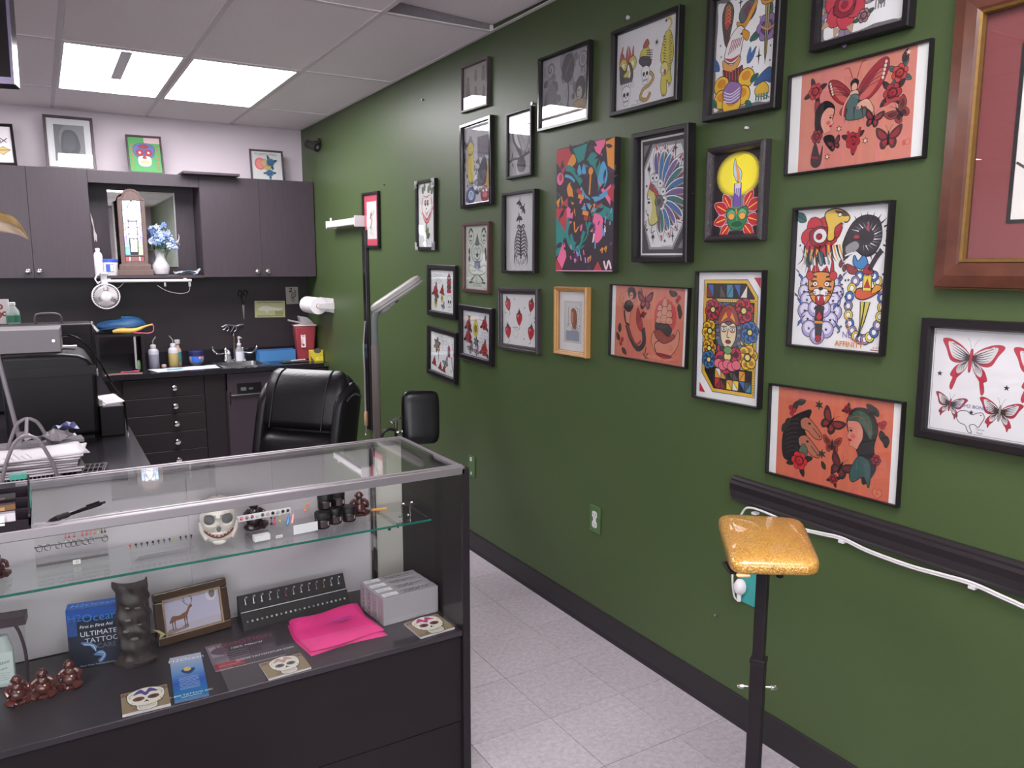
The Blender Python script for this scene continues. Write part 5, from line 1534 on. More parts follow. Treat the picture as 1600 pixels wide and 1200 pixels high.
obj('outer_post',MB().cbox((0,0,.345),(.031,.031,.63),(0,0,R(28))),M_BLACK,gp,bevel=.003)
obj('collar',MB().cbox((0,0,.665),(.034,.034,.012),(0,0,R(28))),M_BLACK,gp,bevel=.002)
obj('inner_post',MB().cbox((0,0,.772),(.025,.025,.22),(0,0,R(28))),M_BLACK,gp,bevel=.003)
obj('plate',MB().cbox((0.01,-.006,.882),(.19,.06,.007),(0,0,R(-30))).cbox((.03,-.02,.87),(.012,.012,.02)),M_BLACK,gp,bevel=.001,seg=1)
kn=MB(); kn.lathe([(.003,-.02),(.006,-.019),(.006,-.012),(.003,-.010),(.003,.01),(.006,.012),(.007,.02)],(0,0,0),10,'x')
for sx in(-1,1):
 m=MB(); m.X=Matrix.Rotation(R(-35),4,'Z')@Matrix.Translation((sx*.032,0,.60))@Matrix.Scale(sx,4,(1,0,0))
 m.lathe([(.0025,-.014),(.0025,-.002),(.006,-.001),(.006,.006),(.003,.012)],n=10,axis='x')
 obj('bolt',m,M_CHROME,gp,smooth=True)
b=MB()
# pad corners on the plan: far-left, far-right, near-right, near-left
cor=[(1.424,1.372),(1.580,1.236),(1.366,1.010),(1.208,1.118)]
def goldf(u,v):
# superellipse blended to the quad
 a=2*PI*u; th=PI*(v-.5)
 f=lambda w, e:math.copysign(abs(w)**e,w)
 p=f(math.cos(a),.24)*f(math.cos(th),.30); q=f(math.sin(a),.24)*f(math.cos(th),.30); zz=math.sin(th)
 s_, t_=(p+1)/2,(q+1)/2
 ax=[(1-s_)*(1-t_),s_*(1-t_),s_*t_,(1-s_)*t_]
 ordc=(cor[3],cor[2],cor[1],cor[0])
 X=sum(w*c[0]for w,c in zip(ax,ordc)); Y=sum(w*c[1]for w,c in zip(ax,ordc))
 cush=(1-p*p)*(1-q*q)
 z=.908+(.022+.010*cush)*math.copysign(abs(zz)**.8,zz)if zz>0 else .908+.022*math.copysign(abs(zz)**.5,zz)
 return(X-1.322,Y-1.128,z)
b.grid(goldf,72,40)
obj('pad',b,gold_mat(),gp,smooth=True)
obj('clear_wrap_fold',MB().cbox((-.085,-.02,.889),(.03,.012,.008),(0,0,R(-30))),mat('wrap_film',(206,176,130),rough=.15),gp,bevel=.004)
# ---------------------------------------------------------------- outlets, cord, screws on the green wall
M_GRNP=mat('green_painted_plate',(72,102,60),rough=.35)
def outlet(y,z,label,plate,face,name='wall_outlet'):
 t=thing(name,label,'outlet',mtx=mtx_wall(y,z))
 obj('plate',MB().box(-.035,.035,-.058,.058,0,.006),plate,t,bevel=.003,seg=2)
 if face:
  b=MB()
  for s_ in(-1,1):b.add([(x*.0165,s_*.021+y_*.0145,.0065)for x,y_ in((-1,-.6),(-.6,-1),(.6,-1),(1,-.6),(1,.6),(.6,1),(-.6,1),(-1,.6))],[tuple(range(8))])
  b.box(-.009,.009,-.012,.012,.005,.0066)
  f_=obj('receptacle',b,face,t,solid=.0006)
  sl=MB()
  for s_ in(-1,1):sl.box(-.008,-.006,s_*.021-.004,s_*.021+.006,.0066,.0072).box(.006,.008,s_*.021-.004,s_*.021+.006,.0066,.0072).box(-.002,.002,s_*.021-.011,s_*.021-.007,.0066,.0072)
  obj('slot',sl,M_BLACKM,f_)
 return t
outlet(2.528,.49,'green-painted double wall outlet in the middle of the green wall',M_GRNP,M_WHITEP)
o_=outlet(3.626,.472,'green-painted wall plate partly hidden by the display case corner',M_GRNP,None)
obj('toggle',MB().box(-.006,.006,.03,.05,.006,.012).box(-.004,.004,-.045,-.03,.006,.01),M_WHITEP,o_)
outlet(1.69,.497,'teal wall outlet plate behind the gold armrest with a white plug',mat('teal_plate',(60,150,146),rough=.4),None)
pg=thing('power_plug','white power plug in the teal wall outlet','plug',mtx=mtx_wall(1.715,.487,1.9155))
obj('body',MB().lathe([(.010,0),(.019,.004),(.021,.014),(.014,.03),(.008,.034)],(0,.008,0),16,sy=1.35),M_WHITEP,pg,smooth=True)
obj('strain_relief',MB().tube([(0,-.012,.016),(0,-.04,.016)],.0075,8),M_WHITEP,pg)
cd=thing('power_cable','white power cord clipped along under the black wall rail','cord',(1.912,1.7,.77))
CP=[(1.905,1.715,.447),(1.900,1.735,.455),(1.900,1.748,.52),(1.903,1.745,.60),(1.904,1.738,.70),(1.904,1.715,.757),(1.906,1.69,.771),(1.908,1.64,.772),(1.908,1.56,.766),(1.908,1.50,.760),(1.908,1.42,.768),(1.908,1.354,.774),(1.908,1.27,.764),(1.908,1.15,.762),(1.908,1.06,.768),(1.908,.986,.772),(1.906,.90,.764),(1.906,.80,.758),(1.908,.5,.77),(1.908,.1,.765),(1.908,-.3,.77)]
m=wmb(cd); m.tube(spline(CP,5),.0035,7)
obj('cable',m,M_WHITEP,cd,smooth=True)
m=wmb(cd); m.tube(spline([(a,b_,c_-.006)for a,b_,c_ in CP[9:]],5),.0028,6)
obj('second_cable',m,M_WHITEP,cd,smooth=True)
for y, z in((1.675,.762),(1.354,.768),(.986,.766),(.5,.766)):
 m=wmb(cd); m.box(1.902,1.9215,y-.008,y+.008,z-.009,z-.002)
 obj('cable_clip',m,mat('clear_clip',(206,202,204),rough=.2),cd)
for i,(y,z)in enumerate(((4.184,2.457),(3.03,2.243),(4.783,2.043),(5.552,2.496),(2.379,2.435),(1.788,1.963),(3.704,1.415),(1.828,.349))):
 big=i in(1,4)
 m=MB(); m.lathe([(.004,0),(.0045,.004),(.008 if big else .005,.008),(.007 if big else .004,.012)],n=10)
 o=obj('wall_screw',m,M_STEEL if i not in(4,5)else M_WHITEP,smooth=True)
 o.matrix_world=mtx_wall(y,z)
 nearby=('bare nail high on the green wall near the ceiling, left of the small portrait picture','nail right above the raven picture frame','bare nail between the red-matted and rose clown pictures','bare nail under the ceiling right of the security camera','white hook above the skulls-and-tiger picture','white nail below the eagle picture','nail below left of the clown picture','small nail low on the wall by the gold armrest post')[i]
 tag(o,nearby,'nail')
 # ---------------------------------------------------------------- left side: copier, boxes, organiser
pz=CZ-.0015
t=thing('copier','big black printer with a bulging rounded top on the side counter','printer',(0,3.88,pz))
M_PRN=mat('printer_black',(22,18,21),rough=.42,spec=.35)
pf=[(-.17,.02),(.178,.02),(.182,.16),(.186,.28),(.178,.325),(.158,.358),(.12,.378),(.06,.386),(-.17,.388)]
obj('body',MB().prism([(x-.0,z)for x,z in pf],0,.50,'xz'),M_PRN,t,bevel=.02,seg=4,smooth=True)
obj('feet',MB().box(-.15,.16,.03,.47,0,.02),M_BLACKM,t)
obj('lid_groove',MB().box(-.168,.1865,-.002,.0,.285,.289),M_BLACKM,t)
obj('front_band',MB().box(-.165,.184,-.004,-.001,.292,.33),mat('printer_band',(27,22,25),rough=.4,spec=.35),t)
obj('output_tray',MB().box(.186,.285,.03,.42,0.0,.135),M_PRN,t,bevel=.004)
obj('tray_arm',MB().box(.186,.20,.03,.05,.135,.165).box(.186,.28,.03,.036,.135,.14),M_GREYP,t)
obj('hinge',MB().box(.186,.196,.10,.14,.27,.30),M_CHROME,t)
t2=thing('tray_paper','sheets of white paper lying in the printer side tray','paper',(.235,4.05,pz+.136))
for k in range(3):
 obj('sheet',MB().cbox((-.002+.003*k,.0,.003+k*.005),(.078,.26,.002),(0,R(-1-2*k),R(3*k))),M_PAPER,t2)
o=obj('paper_slip',MB().box(-.03,.04,-.02,.03,0,.008),M_PAPER); o.location=(.085,4.14,pz+.389); tag(o,'white folded slip lying on top of the black printer','paper')
t=thing('metal_box','grey metal power supply box with a switch on top of the printer','box',(-.12,4.03,pz+.3885),R(-3))
obj('housing',MB().box(-.20,.182,-.07,.13,0,.104),M_GREYM,t,bevel=.003,seg=2)
obj('edge_trim',MB().box(-.20,.182,-.072,-.068,.099,.105),mat('bright_edge',(190,184,188),rough=.3),t)
obj('jack',MB().lathe([(.006,0),(.006,.003)],n=10).box(-.001,.001,-.001,.001,0,.001),M_CHROME,t,(.155,-.07,.05)).rotation_euler=(R(90),0,0)
obj('wire_lead',MB().tube(spline([(-.165,-.074,.0),(-.185,-.074,.04),(-.19,-.075,.06),(-.16,-.075,.066),(-.09,-.074,.052),(-.05,-.074,.048)],5),.002,6),M_BLACKM,t)
cb=obj('black_cable',MB().tube(spline([(.065,4.04,pz+.45),(.10,4.03,pz+.452),(.15,4.02,pz+.42),(.20,4.02,pz+.34),(.24,4.03,pz+.25),(.27,4.05,pz+.19),(.296,4.05,pz+.14),(.302,4.05,pz+.06),(.30,4.0,pz+.006)],6),.0045,7),M_BLACKG,smooth=True)
tag(cb,'black cord curving from the grey metal box down to the side counter','cord')
t=thing('hard_case','black hard carrying case with a loop handle and silver latch behind the printer','case',(.02,4.9,pz))
obj('shell',MB().box(-.30,.205,-.10,.12,0,.455),mat('case_black',(28,24,27),rough=.45,spec=.35),t,bevel=.012,seg=3,smooth=True)
obj('rib',MB().box(-.295,.19,-.104,-.099,.40,.41),M_BLACK,t)
obj('carry_handle',MB().tube(spline([(-.055,-.03,.456),(-.055,-.03,.485),(-.04,-.03,.505),(.04,-.03,.505),(.062,-.03,.485),(.062,-.03,.456)],5),.008,8),mat('handle_grey',(84,78,82),rough=.4),t,smooth=True)
obj('latch',MB().box(.198,.212,-.08,-.03,.43,.46).cbox((.22,-.06,.425),(.02,.03,.05),(0,R(-35),0)),M_STEEL,t,bevel=.004)
t=thing('water_bottle','clear plastic water bottle with a green label on the hard case','bottle',(-.135,4.9,pz+.4555))
obj('bottle',MB().lathe([(.030,0),(.032,.004),(.032,.055),(.03,.07),(.014,.095),(.0125,.10)],n=18),mat('clear_pet',(176,186,184),rough=.1,alpha=.6),t,smooth=True)
obj('label',MB().lathe([(.0325,.012),(.0325,.048)],n=18),mat('green_label',(50,110,84),rough=.4),t)
obj('cap',MB().lathe([(.015,.10),(.015,.114),(.013,.116)],n=14),M_WHITEP,t)
A=Art(80)
for(x,y,r)in((20,60,12),(50,70,10),(40,36,14),(66,40,9)):rose0=A.E(x,y,r,r,(180,80,76),BK,2); A.E(x,y,r*.5,r*.5,(214,190,180),BK,1.5)
t=thing('leaning_print','white flash sheet with red roses leaning beside the water bottle','print',(-.205,4.97,pz+.4555),R(-8))
obj('board',MB().box(-.055,.055,0,.003,0,.13),M_PAPER,t)
p=A.build('print',t,.125,0,paper=(206,196,196)); p.matrix_local=Matrix.Translation((0,-.0006,.065))@Euler((R(90),0,0)).to_matrix().to_4x4()
# wire organiser with papers, on the near end of the side counter
og=thing('wire_organiser','grey bent-tube magazine rack on the side counter behind the case','rack',(-.08,3.22,pz))
M_WIRE=mat('grey_tube',(132,124,130),rough=.35)
def hoop(y,zt,w,splay=.0):
 return spline([(-w,y,.0),(-w*.8,y+splay*.3,zt*.45),(-w*.45,y+splay*.7,zt*.86),(-w*.2,y+splay,zt*.975),(0,y+splay,zt),(w*.2,y+splay,zt*.975),(w*.45,y+splay*.7,zt*.86),(w*.8,y+splay*.3,zt*.45),(w,y,0)],6)
obj('hoop',MB().tube(hoop(-.13,.185,.088,.02),.0062,8),M_WIRE,og,smooth=True)
obj('hoop',MB().tube(hoop(.18,.20,.085,-.02),.0062,8),M_WIRE,og,smooth=True)
obj('cross_rod',MB().tube([(0,-.11,.185),(0,.16,.20)],.0062,8).tube([(-.088,-.13,.03),(-.085,.18,.03)],.005,6).tube([(.088,-.13,.03),(.085,.18,.03)],.005,6),M_WIRE,og,smooth=True)
sh_m=MB()
for i in range(12):sh_m.tube([(-.07+i*.0128,-.125,.032),(-.07+i*.0128,.175,.032)],.0022,5)
obj('wire_shelf',sh_m,M_WIRE,og)
r_=random.Random(5)
for k in range(5):
 t=thing('magazine',('bottom magazine of the pile in the wire rack','second magazine from the bottom in the wire rack','middle magazine of the pile in the wire rack','second magazine from the top in the wire rack','grey magazine directly under the loose papers')[k],'magazine',(-.085+r_.uniform(-.012,.012),3.245+r_.uniform(-.01,.01),pz+.0352+k*.0102),R(r_.uniform(-4,4)),'magazines in the wire rack')
 obj('pages',MB().box(-.145,.155,-.12,.12,.001,.008),M_PAPER,t)
 cc=((120,112,118),(150,140,132),(96,90,96),(160,152,156),(126,120,126))[k]
 obj('cover',MB().box(-.147,.157,-.122,.122,.0082,.0095).box(-.147,.157,-.122,.122,0,.0008),mat('mag_cover_%d'%k,cc,rough=.35),t)
for k in range(6):
 t=thing('loose_paper','white printed sheet in the fanned pile on the wire rack, '+('bottom one','second from bottom','third from bottom','third from top','second from top','topmost with printed lines')[k],'paper',(-.055+r_.uniform(-.02,.015),3.235+r_.uniform(-.015,.02),pz+.0872+k*.0022),R(r_.uniform(-9,9)),'loose papers on the wire rack')
 m=MB(); cv=r_.uniform(.2,1)
 m.grid(lambda u,v:(-.14+.28*u,-.108+.216*v,.0005+.006*cv*max(0,u-.6)*(u-.6)*4*(.5+v)),8,4)
 obj('sheet',m,M_PAPER,t,solid=.0003,smooth=True)
 if k==5:
  A=Art(130)
  for q in range(5):A.L([(14+q*9,10),(10+q*9,40+(q%3)*12)],1.2,(120,114,120),sm=False)
  A.build('printed_lines',t,.20,.0012,back=False)
t=thing('crumpled_packet','crumpled blue and silver packet on the back of the rack','packet',(-.02,3.40,pz+.10),R(20))
r_=random.Random(12)
hh=[[r_.uniform(.0,.045)for _ in range(7)]for _ in range(5)]
m=MB(); m.grid(lambda u,v:(-.09+.18*u,-.04+.08*v,.004+hh[int(round(v*4))][int(round(u*6))]),6,4)
obj('foil',m,mat('silver_film',(150,142,146),rough=.3),t,solid=.001)
m=MB(); m.grid(lambda u,v:(.03+.075*u,-.03+.07*v,.05+.012*math.sin(u*5+v*4)),4,3)
obj('blue_end',m,mat('blue_film',(70,74,130),rough=.4),t,solid=.001)
tb=thing('grey_board','long grey board lying across the back of the rack','board',(-.02,3.44,pz+.085),R(5))
obj('board',MB().box(-.17,.12,-.03,.05,0,.012),mat('grey_board',(118,112,118),rough=.4),tb)
obj('edge',MB().box(-.17,.12,-.0325,-.0302,.0,.012),M_GREYP,tb)
tp=thing('leaning_tube','grey metal tube leaning up at the left edge behind the rack','tube',(-.10,3.50,pz))
obj('tube',MB().tube([(.0,0,.007),(-.06,.02,.44)],.0085,10),M_WIRE,tp,smooth=True)
obj('end_cap',MB().tube([(-.0605,.0205,.44),(-.0615,.0208,.45)],.0095,10),M_GREYP,tp)
wt=thing('wire_tray','low slotted wire tray with dark strips near the case back','tray',(.06,3.22,pz),R(-8))
m=MB()
for i in range(9):m.tube([(-.04+i*.016,-.10,.016),(-.04+i*.016,.10,.016)],.0022,5)
m.tube([(-.05,-.10,.016),(.095,-.10,.016),(.095,.10,.016),(-.05,.10,.016)],.003,6,closed=True)
obj('wires',m,M_WIRE,wt)
obj('strips',MB().box(-.04,.085,-.09,-.055,.001,.012).box(-.04,.085,-.03,.01,.001,.012).box(-.04,.085,.04,.075,.001,.012),M_BLACKM,wt)
# black monitor at the upper left, hung from the ceiling
t=thing('hanging_monitor','black monitor hanging from the ceiling at upper left','monitor',(-.30,3.0,2.085))
obj('housing',MB().box(-.30,.287,0,.06,0,.42),M_BLACKG,t,bevel=.004,seg=2)
obj('bezel',MB().box(.280,.2885,-.003,.0,0,.42).box(-.30,.28,-.003,0,0,.02),mat('bezel_highlight',(140,130,160),rough=.2,metal=.6),t)  # pale colour stands in for the specular line on the right edge
obj('ceiling_mount',MB().tube([(0,.04,.42),(0,.04,.54)],.02,10),M_BLACK,t)
t.rotation_euler=(R(-4),0,R(-14))
# tan cloth corner
t=thing('cloth_pennant','tan and cream cloth corner hanging at the left edge','cloth',(-.22,3.02,1.60))
ET=spline([(-.08,0,.16),(.05,0,.135),(.13,0,.107),(.17,0,.085),(.2,0,.02)],4); EB=spline([(-.08,0,.05),(.05,0,.045),(.13,0,.042),(.173,0,.034),(.2,0,.019)],4)
def fold(v0,v1,y):
 return lambda u, v:(lambda a,b,k:(a.x+(b.x-a.x)*k,y+.012*math.sin(u*8+k*3),a.z+(b.z-a.z)*k))(EB[int(round(u*16))],ET[int(round(u*16))],v0+(v1-v0)*v)
m=MB(); m.grid(fold(.42,1,0),16,5)
obj('tan_fold',m,mat('tan_cloth',(158,128,84),rough=.7),t,solid=.002,smooth=True)
m=MB(); m.grid(fold(0,.5,-.008),16,4)
obj('cream_fold',m,mat('cream_cloth',(180,160,140),rough=.7),t,solid=.002,smooth=True)
obj('hanging_string',MB().tube([(-.015,0,.14),(-.02,0,.5)],.0015,5),M_BLACKM,t)
# ================================================================ pictures
RED, DRED, PINK_, YEL, GOLD_, BLU, TEAL, GRN, PUR, GRY, LGR, WHT=(196,48,58),(132,34,44),(226,110,140),(236,200,60),(222,150,48),(58,104,176),(44,120,120),(56,104,66),(120,92,160),(120,114,118),(178,170,174),(238,232,236)
def star(A,x,y,r,n=5,col=BK,k=.42,rot=0):
 A.P([(x+(r if i%2==0 else r*k)*math.sin(PI*i/n+R(rot)),y+(r if i%2==0 else r*k)*math.cos(PI*i/n+R(rot)))for i in range(2*n)],col)
def spark(A,x,y,r,col=BK):
 A.P([(x,y+r),(x+r*.1,y+r*.1),(x+r*.45,y),(x+r*.1,y-r*.1),(x,y-r),(x-r*.1,y-r*.1),(x-r*.45,y),(x-r*.1,y+r*.1)],col)
def leaf(A,x,y,l,rot,c=GRN,ol=BK,w=.26):
 A.push(x,y,1,rot)
 A.C([(0,0),(l*.35,l*w),(l*.75,l*w*.7),(l,0),(l*.75,-l*w*.7),(l*.35,-l*w)],c,ol,.5,3)
 A.L([(0,0),(l*.85,0)],.5)
 A.pop()
def rose(A,x,y,r,c=RED,d=DRED,leaves=3,lc=GRN,lw=.6,seed=0,hi=None):
 for k in range(leaves):leaf(A,x+r*.7*math.cos(R(200+k*360/leaves+seed*37)),y+r*.7*math.sin(R(200+k*360/leaves+seed*37)),r*1.1,200+k*360/leaves+seed*37,lc)
 for k in range(6):
  a=R(k*60+seed*20)
  A.E(x+r*.52*math.cos(a),y+r*.52*math.sin(a),r*.52,r*.44,c,BK,lw,math.degrees(a),12)
 A.E(x,y,r*.55,r*.5,d,BK,lw,n=14)
 A.E(x+r*.05,y+r*.05,r*.38,r*.34,hi or c,BK,lw*.7,n=12)
 A.E(x,y+r*.02,r*.2,r*.17,d,n=10)
 for k in range(3):
  a=R(k*120+40+seed*20)
  A.L([(x+r*.5*math.cos(a-.6),y+r*.5*math.sin(a-.6)),(x+r*.62*math.cos(a),y+r*.62*math.sin(a)),(x+r*.5*math.cos(a+.6),y+r*.5*math.sin(a+.6))],lw,BK)
def bfly(A,x,y,s,rot=0,a=RED,b=(60,40,44),body=BK,dot=None,tail=False,ant=True):
 A.push(x,y,s/10.0,rot)
 for fx in(-1,1):
  A.push(0,0,1,0,fx)
  if tail:A.C([(1,-1),(5,-3),(6.5,-6),(6,-9),(5,-12),(4.2,-9),(3,-7),(1,-5)],a,BK,.5)
  else:A.C([(.6,-.5),(5,-1),(7,-4),(6,-8),(3,-8.5),(1,-5)],a,BK,.5)
  A.C([(1,-1),(4,-1.8),(5,-4),(4,-6.5),(2.4,-6),(1,-4)],b,None)
  A.C([(.5,0),(3,4),(8,7.5),(11,8),(11,5),(9.5,1),(6,-1.6),(2,-1.4)],a,BK,.5)
  A.C([(1,.3),(4,3.6),(8.4,6),(9,4),(7.4,.6),(4,-.6)],b,None)
  for k in range(3):A.L([(1,.2),(4+k*1.4,3.4-k*1.4),(8.6-k*.6,5.6-k*2.4)],.35,a if dot is None else dot)
  if dot:
   A.E(9.4,5.8,.7,.7,dot,n=8); A.E(8.8,3.2,.6,.6,dot,n=8); A.E(5,-5.5,.7,.7,dot,n=8)
  if ant:A.L([(.3,4),(2,8),(3.6,9.4)],.3)
  A.pop()
 A.C([(-.7,-5),(-.6,2),(0,4.6),(.6,2),(.7,-5),(0,-6.5)],body,BK,.3)
 A.pop()
def skull(A,x,y,s,c=WHT,eye=BK,rot=0,jaw=True,ol=BK,fx=1):
 A.push(x,y,s/10.0,rot,fx)
 A.C([(-7,1),(-6.5,7),(0,10),(6.5,7),(7,1),(5,-3),(4,-6),(-4,-6),(-5,-3)],c,ol,.6)
 for sx in(-1,1):A.E(sx*3,1,2.2,2.4,eye)
 A.P([(0,-.5),(-1.2,-3),(1.2,-3)],eye)
 if jaw:A.C([(-4.2,-6.2),(4.2,-6.2),(3.6,-10),(0,-11),(-3.6,-10)],c,ol,.5)
 for k in range(-3,4):A.L([(k*1.1,-5),(k*1.1,-8)],.4,ol)
 A.L([(-3.8,-6.5),(3.8,-6.5)],.4,ol)
 A.pop()
def flames(A,x0,x1,y,h,c=RED,n=6,seed=0,ol=BK):
 r=random.Random(seed); w=(x1-x0)/n
 for k in range(n):
  xx=x0+w*k; hh=h*r.uniform(.6,1.1)
  A.C([(xx-w*.1,y),(xx+w*.1,y+hh*.45),(xx+w*(.3+r.uniform(-.4,.8)),y+hh),(xx+w*.8,y+hh*.4),(xx+w*1.1,y)],c,ol,.5,4)
def bolt(A,x,y,s,rot=0,fx=1,c=BLU):
 A.push(x,y,s/10,rot,fx); A.P([(0,0),(5,6),(4,6.6),(9,12),(5,8.6),(6,8),(1,4)],c,BK,.5); A.pop()
def dagger(A,x,y,l,rot=0,blade=GRY,hilt=GOLD_,grip=DRED):
 A.push(x,y,l/10,rot)
 A.P([(-.55,4),(.55,4),(.45,-2),(0,-6),(-.45,-2)],blade,BK,.25); A.L([(0,3.8),(0,-5)],.2)
 A.C([(-2.2,4.6),(-1.4,4),(0,4.4),(1.4,4),(2.2,4.6),(1.4,5),(-1.4,5)],hilt,BK,.25)
 A.P([(-.4,5),(.4,5),(.5,7.6),(-.5,7.6)],grip,BK,.25); A.E(0,8,.75,.75,hilt,BK,.25)
 A.pop()
def lady(A,x,y,s,hair=BK,skin=(206,150,134),fx=1,rot=0,scarf=None):
 A.push(x,y,s/10,rot,fx)
 A.C([(-5,6),(0,9.5),(5,7),(6,1),(5,-6),(3,-10),(1,-5),(-1,-2),(-4,0)],hair,BK,.4)
 A.C([(-4.6,5),(-1,6),(2,3),(2.4,-1),(1,-4),(0,-6),(-1.6,-5.4),(-3.4,-5),(-3.2,-3.4),(-3.8,-2.2),(-4.8,-1.6),(-4,.4),(-4.4,2)],skin,BK,.35)
 A.L([(-4.2,2),(-3,2.4),(-2,2)],.5); A.E(-3,1.2,.7,.45,BK); A.E(-1.9,-1,1.2,1,(206,100,100)); A.E(-3.3,-2.8,.9,.5,(170,30,40))
 if scarf:
  A.C([(-5,5.4),(-1,9.8),(4.6,8.4),(6.6,3),(6,-1),(3.6,2),(0,5.4)],scarf,BK,.4); A.L([(-4,6),(0,7.6),(4,5),(5.6,1)],.4,(190,60,60))
 A.pop()
def feather(A,x,y,l,rot,c1,c2=(80,76,84),tip=RED):
 A.push(x,y,l/10,rot)
 A.C([(0,0),(3,1.6),(7,1.8),(9.4,1),(11,0),(9.4,-1),(7,-1.8),(3,-1.6)],WHT,BK,.5,3)
 A.C([(.4,0),(3,1.3),(6.8,1.5),(8.6,.3),(3,.0)],c1,None,n=3); A.C([(.4,-.1),(3,-1.3),(6.8,-1.5),(8.6,-.3),(3,-.1)],c2,None,n=3)
 A.P([(9,.5),(11.4,.1),(9,-.5),(9.6,0)],tip,BK,.2)
 A.L([(0,0),(9,0)],.3); A.pop()
def wavy_edge(A,m,col,n=9,seed=0):
 """scalloped paper inside a dark mount"""
 r=random.Random(seed); W=A.W; p=[]
 for k in range(n):p.append((m+(W-2*m)*k/n,m+r.uniform(-1.2,1.2)))
 for k in range(n):p.append((W-m+r.uniform(-1.2,1.2),m+(100-2*m)*k/n))
 for k in range(n):p.append((W-m-(W-2*m)*k/n,100-m+r.uniform(-1.2,1.2)))
 for k in range(n):p.append((m+r.uniform(-1.2,1.2),100-m-(100-2*m)*k/n))
 A.C(p,col,None,n=3)
M_FBLK=mat('black_frame',(28,24,27),rough=.36,spec=.35,noise=.1,nscale=20)
M_FBLG=mat('black_gloss_frame',(32,28,31),rough=.14)
M_FGRY=mat('charcoal_frame',(56,50,55),rough=.35)
M_FBRN=mat('brown_frame',(84,52,52),rough=.35,noise=.15,nscale=15)
M_FGRB=mat('taupe_frame',(74,62,66),rough=.4)
M_FGLD=mat('gold_wood_frame',(172,126,74),rough=.35,noise=.12,nscale=20)
def profile_frame(w,h,b,d,prof=None):
 """mitred moulding; prof: list of (inset, height) from outer edge to inner edge"""
 prof=prof or[(0,0),(0,d*.9),(b*.12,d),(b*.8,d),(b,d*.7),(b,d*.25)]
 vs=[]; fs=[]
 n=len(prof)
 for i, z in prof:
  for sx, sy in((-1,-1),(1,-1),(1,1),(-1,1)):vs.append((sx*(w/2-i),sy*(h/2-i),z))
 for k in range(n-1):
  for c in range(4):
   e=(c+1)%4
   fs.append((k*4+c,k*4+e,(k+1)*4+e,(k+1)*4+c))
 return MB().add(vs,fs)
def picture(name,label,M,w,h,d,b,fm,art,paper,glass=True,prof=None,mat_b=0,mat_c=None,bottom_lip=0,group='framed prints on the green wall',ft=None):
 """hung picture: frame, backing, optional mount, print, glass"""
 t=thing(name,label,'picture',mtx=M,group=group)
 f=obj('frame',profile_frame(w,h,b,d,prof),fm,t)
 iw, ih=w-2*b, h-2*b
 zb=d*.25
 obj('backing',MB().box(-w/2+b*.5,w/2-b*.5,-h/2+b*.5,h/2-b*.5,.001,zb),M_BLACKM,t)
 pw, ph=iw, ih
 if mat_b:
  mb_=profile_frame(iw+.002,ih+.002,mat_b,zb+.0015,[(0,zb),(0,zb+.0014),(mat_b,zb+.0014),(mat_b+.001,zb)])
  obj('mount',mb_,mat('mount_%s'%(mat_c,),mat_c,rough=.7),t)
  pw, ph=iw-2*mat_b, ih-2*mat_b
 A=Art(100.0*pw/ph)
 art(A)
 A.build('print',t,ph,zb+.0003,paper,dz=.00003)
 if glass:
  zg=max(zb+.0055,d*.55)
  obj('glass_pane',MB().box(-iw/2-.001,iw/2+.001,-ih/2-.001,ih/2+.001,zg,zg+.0015),M_GLASS,t)
 return t
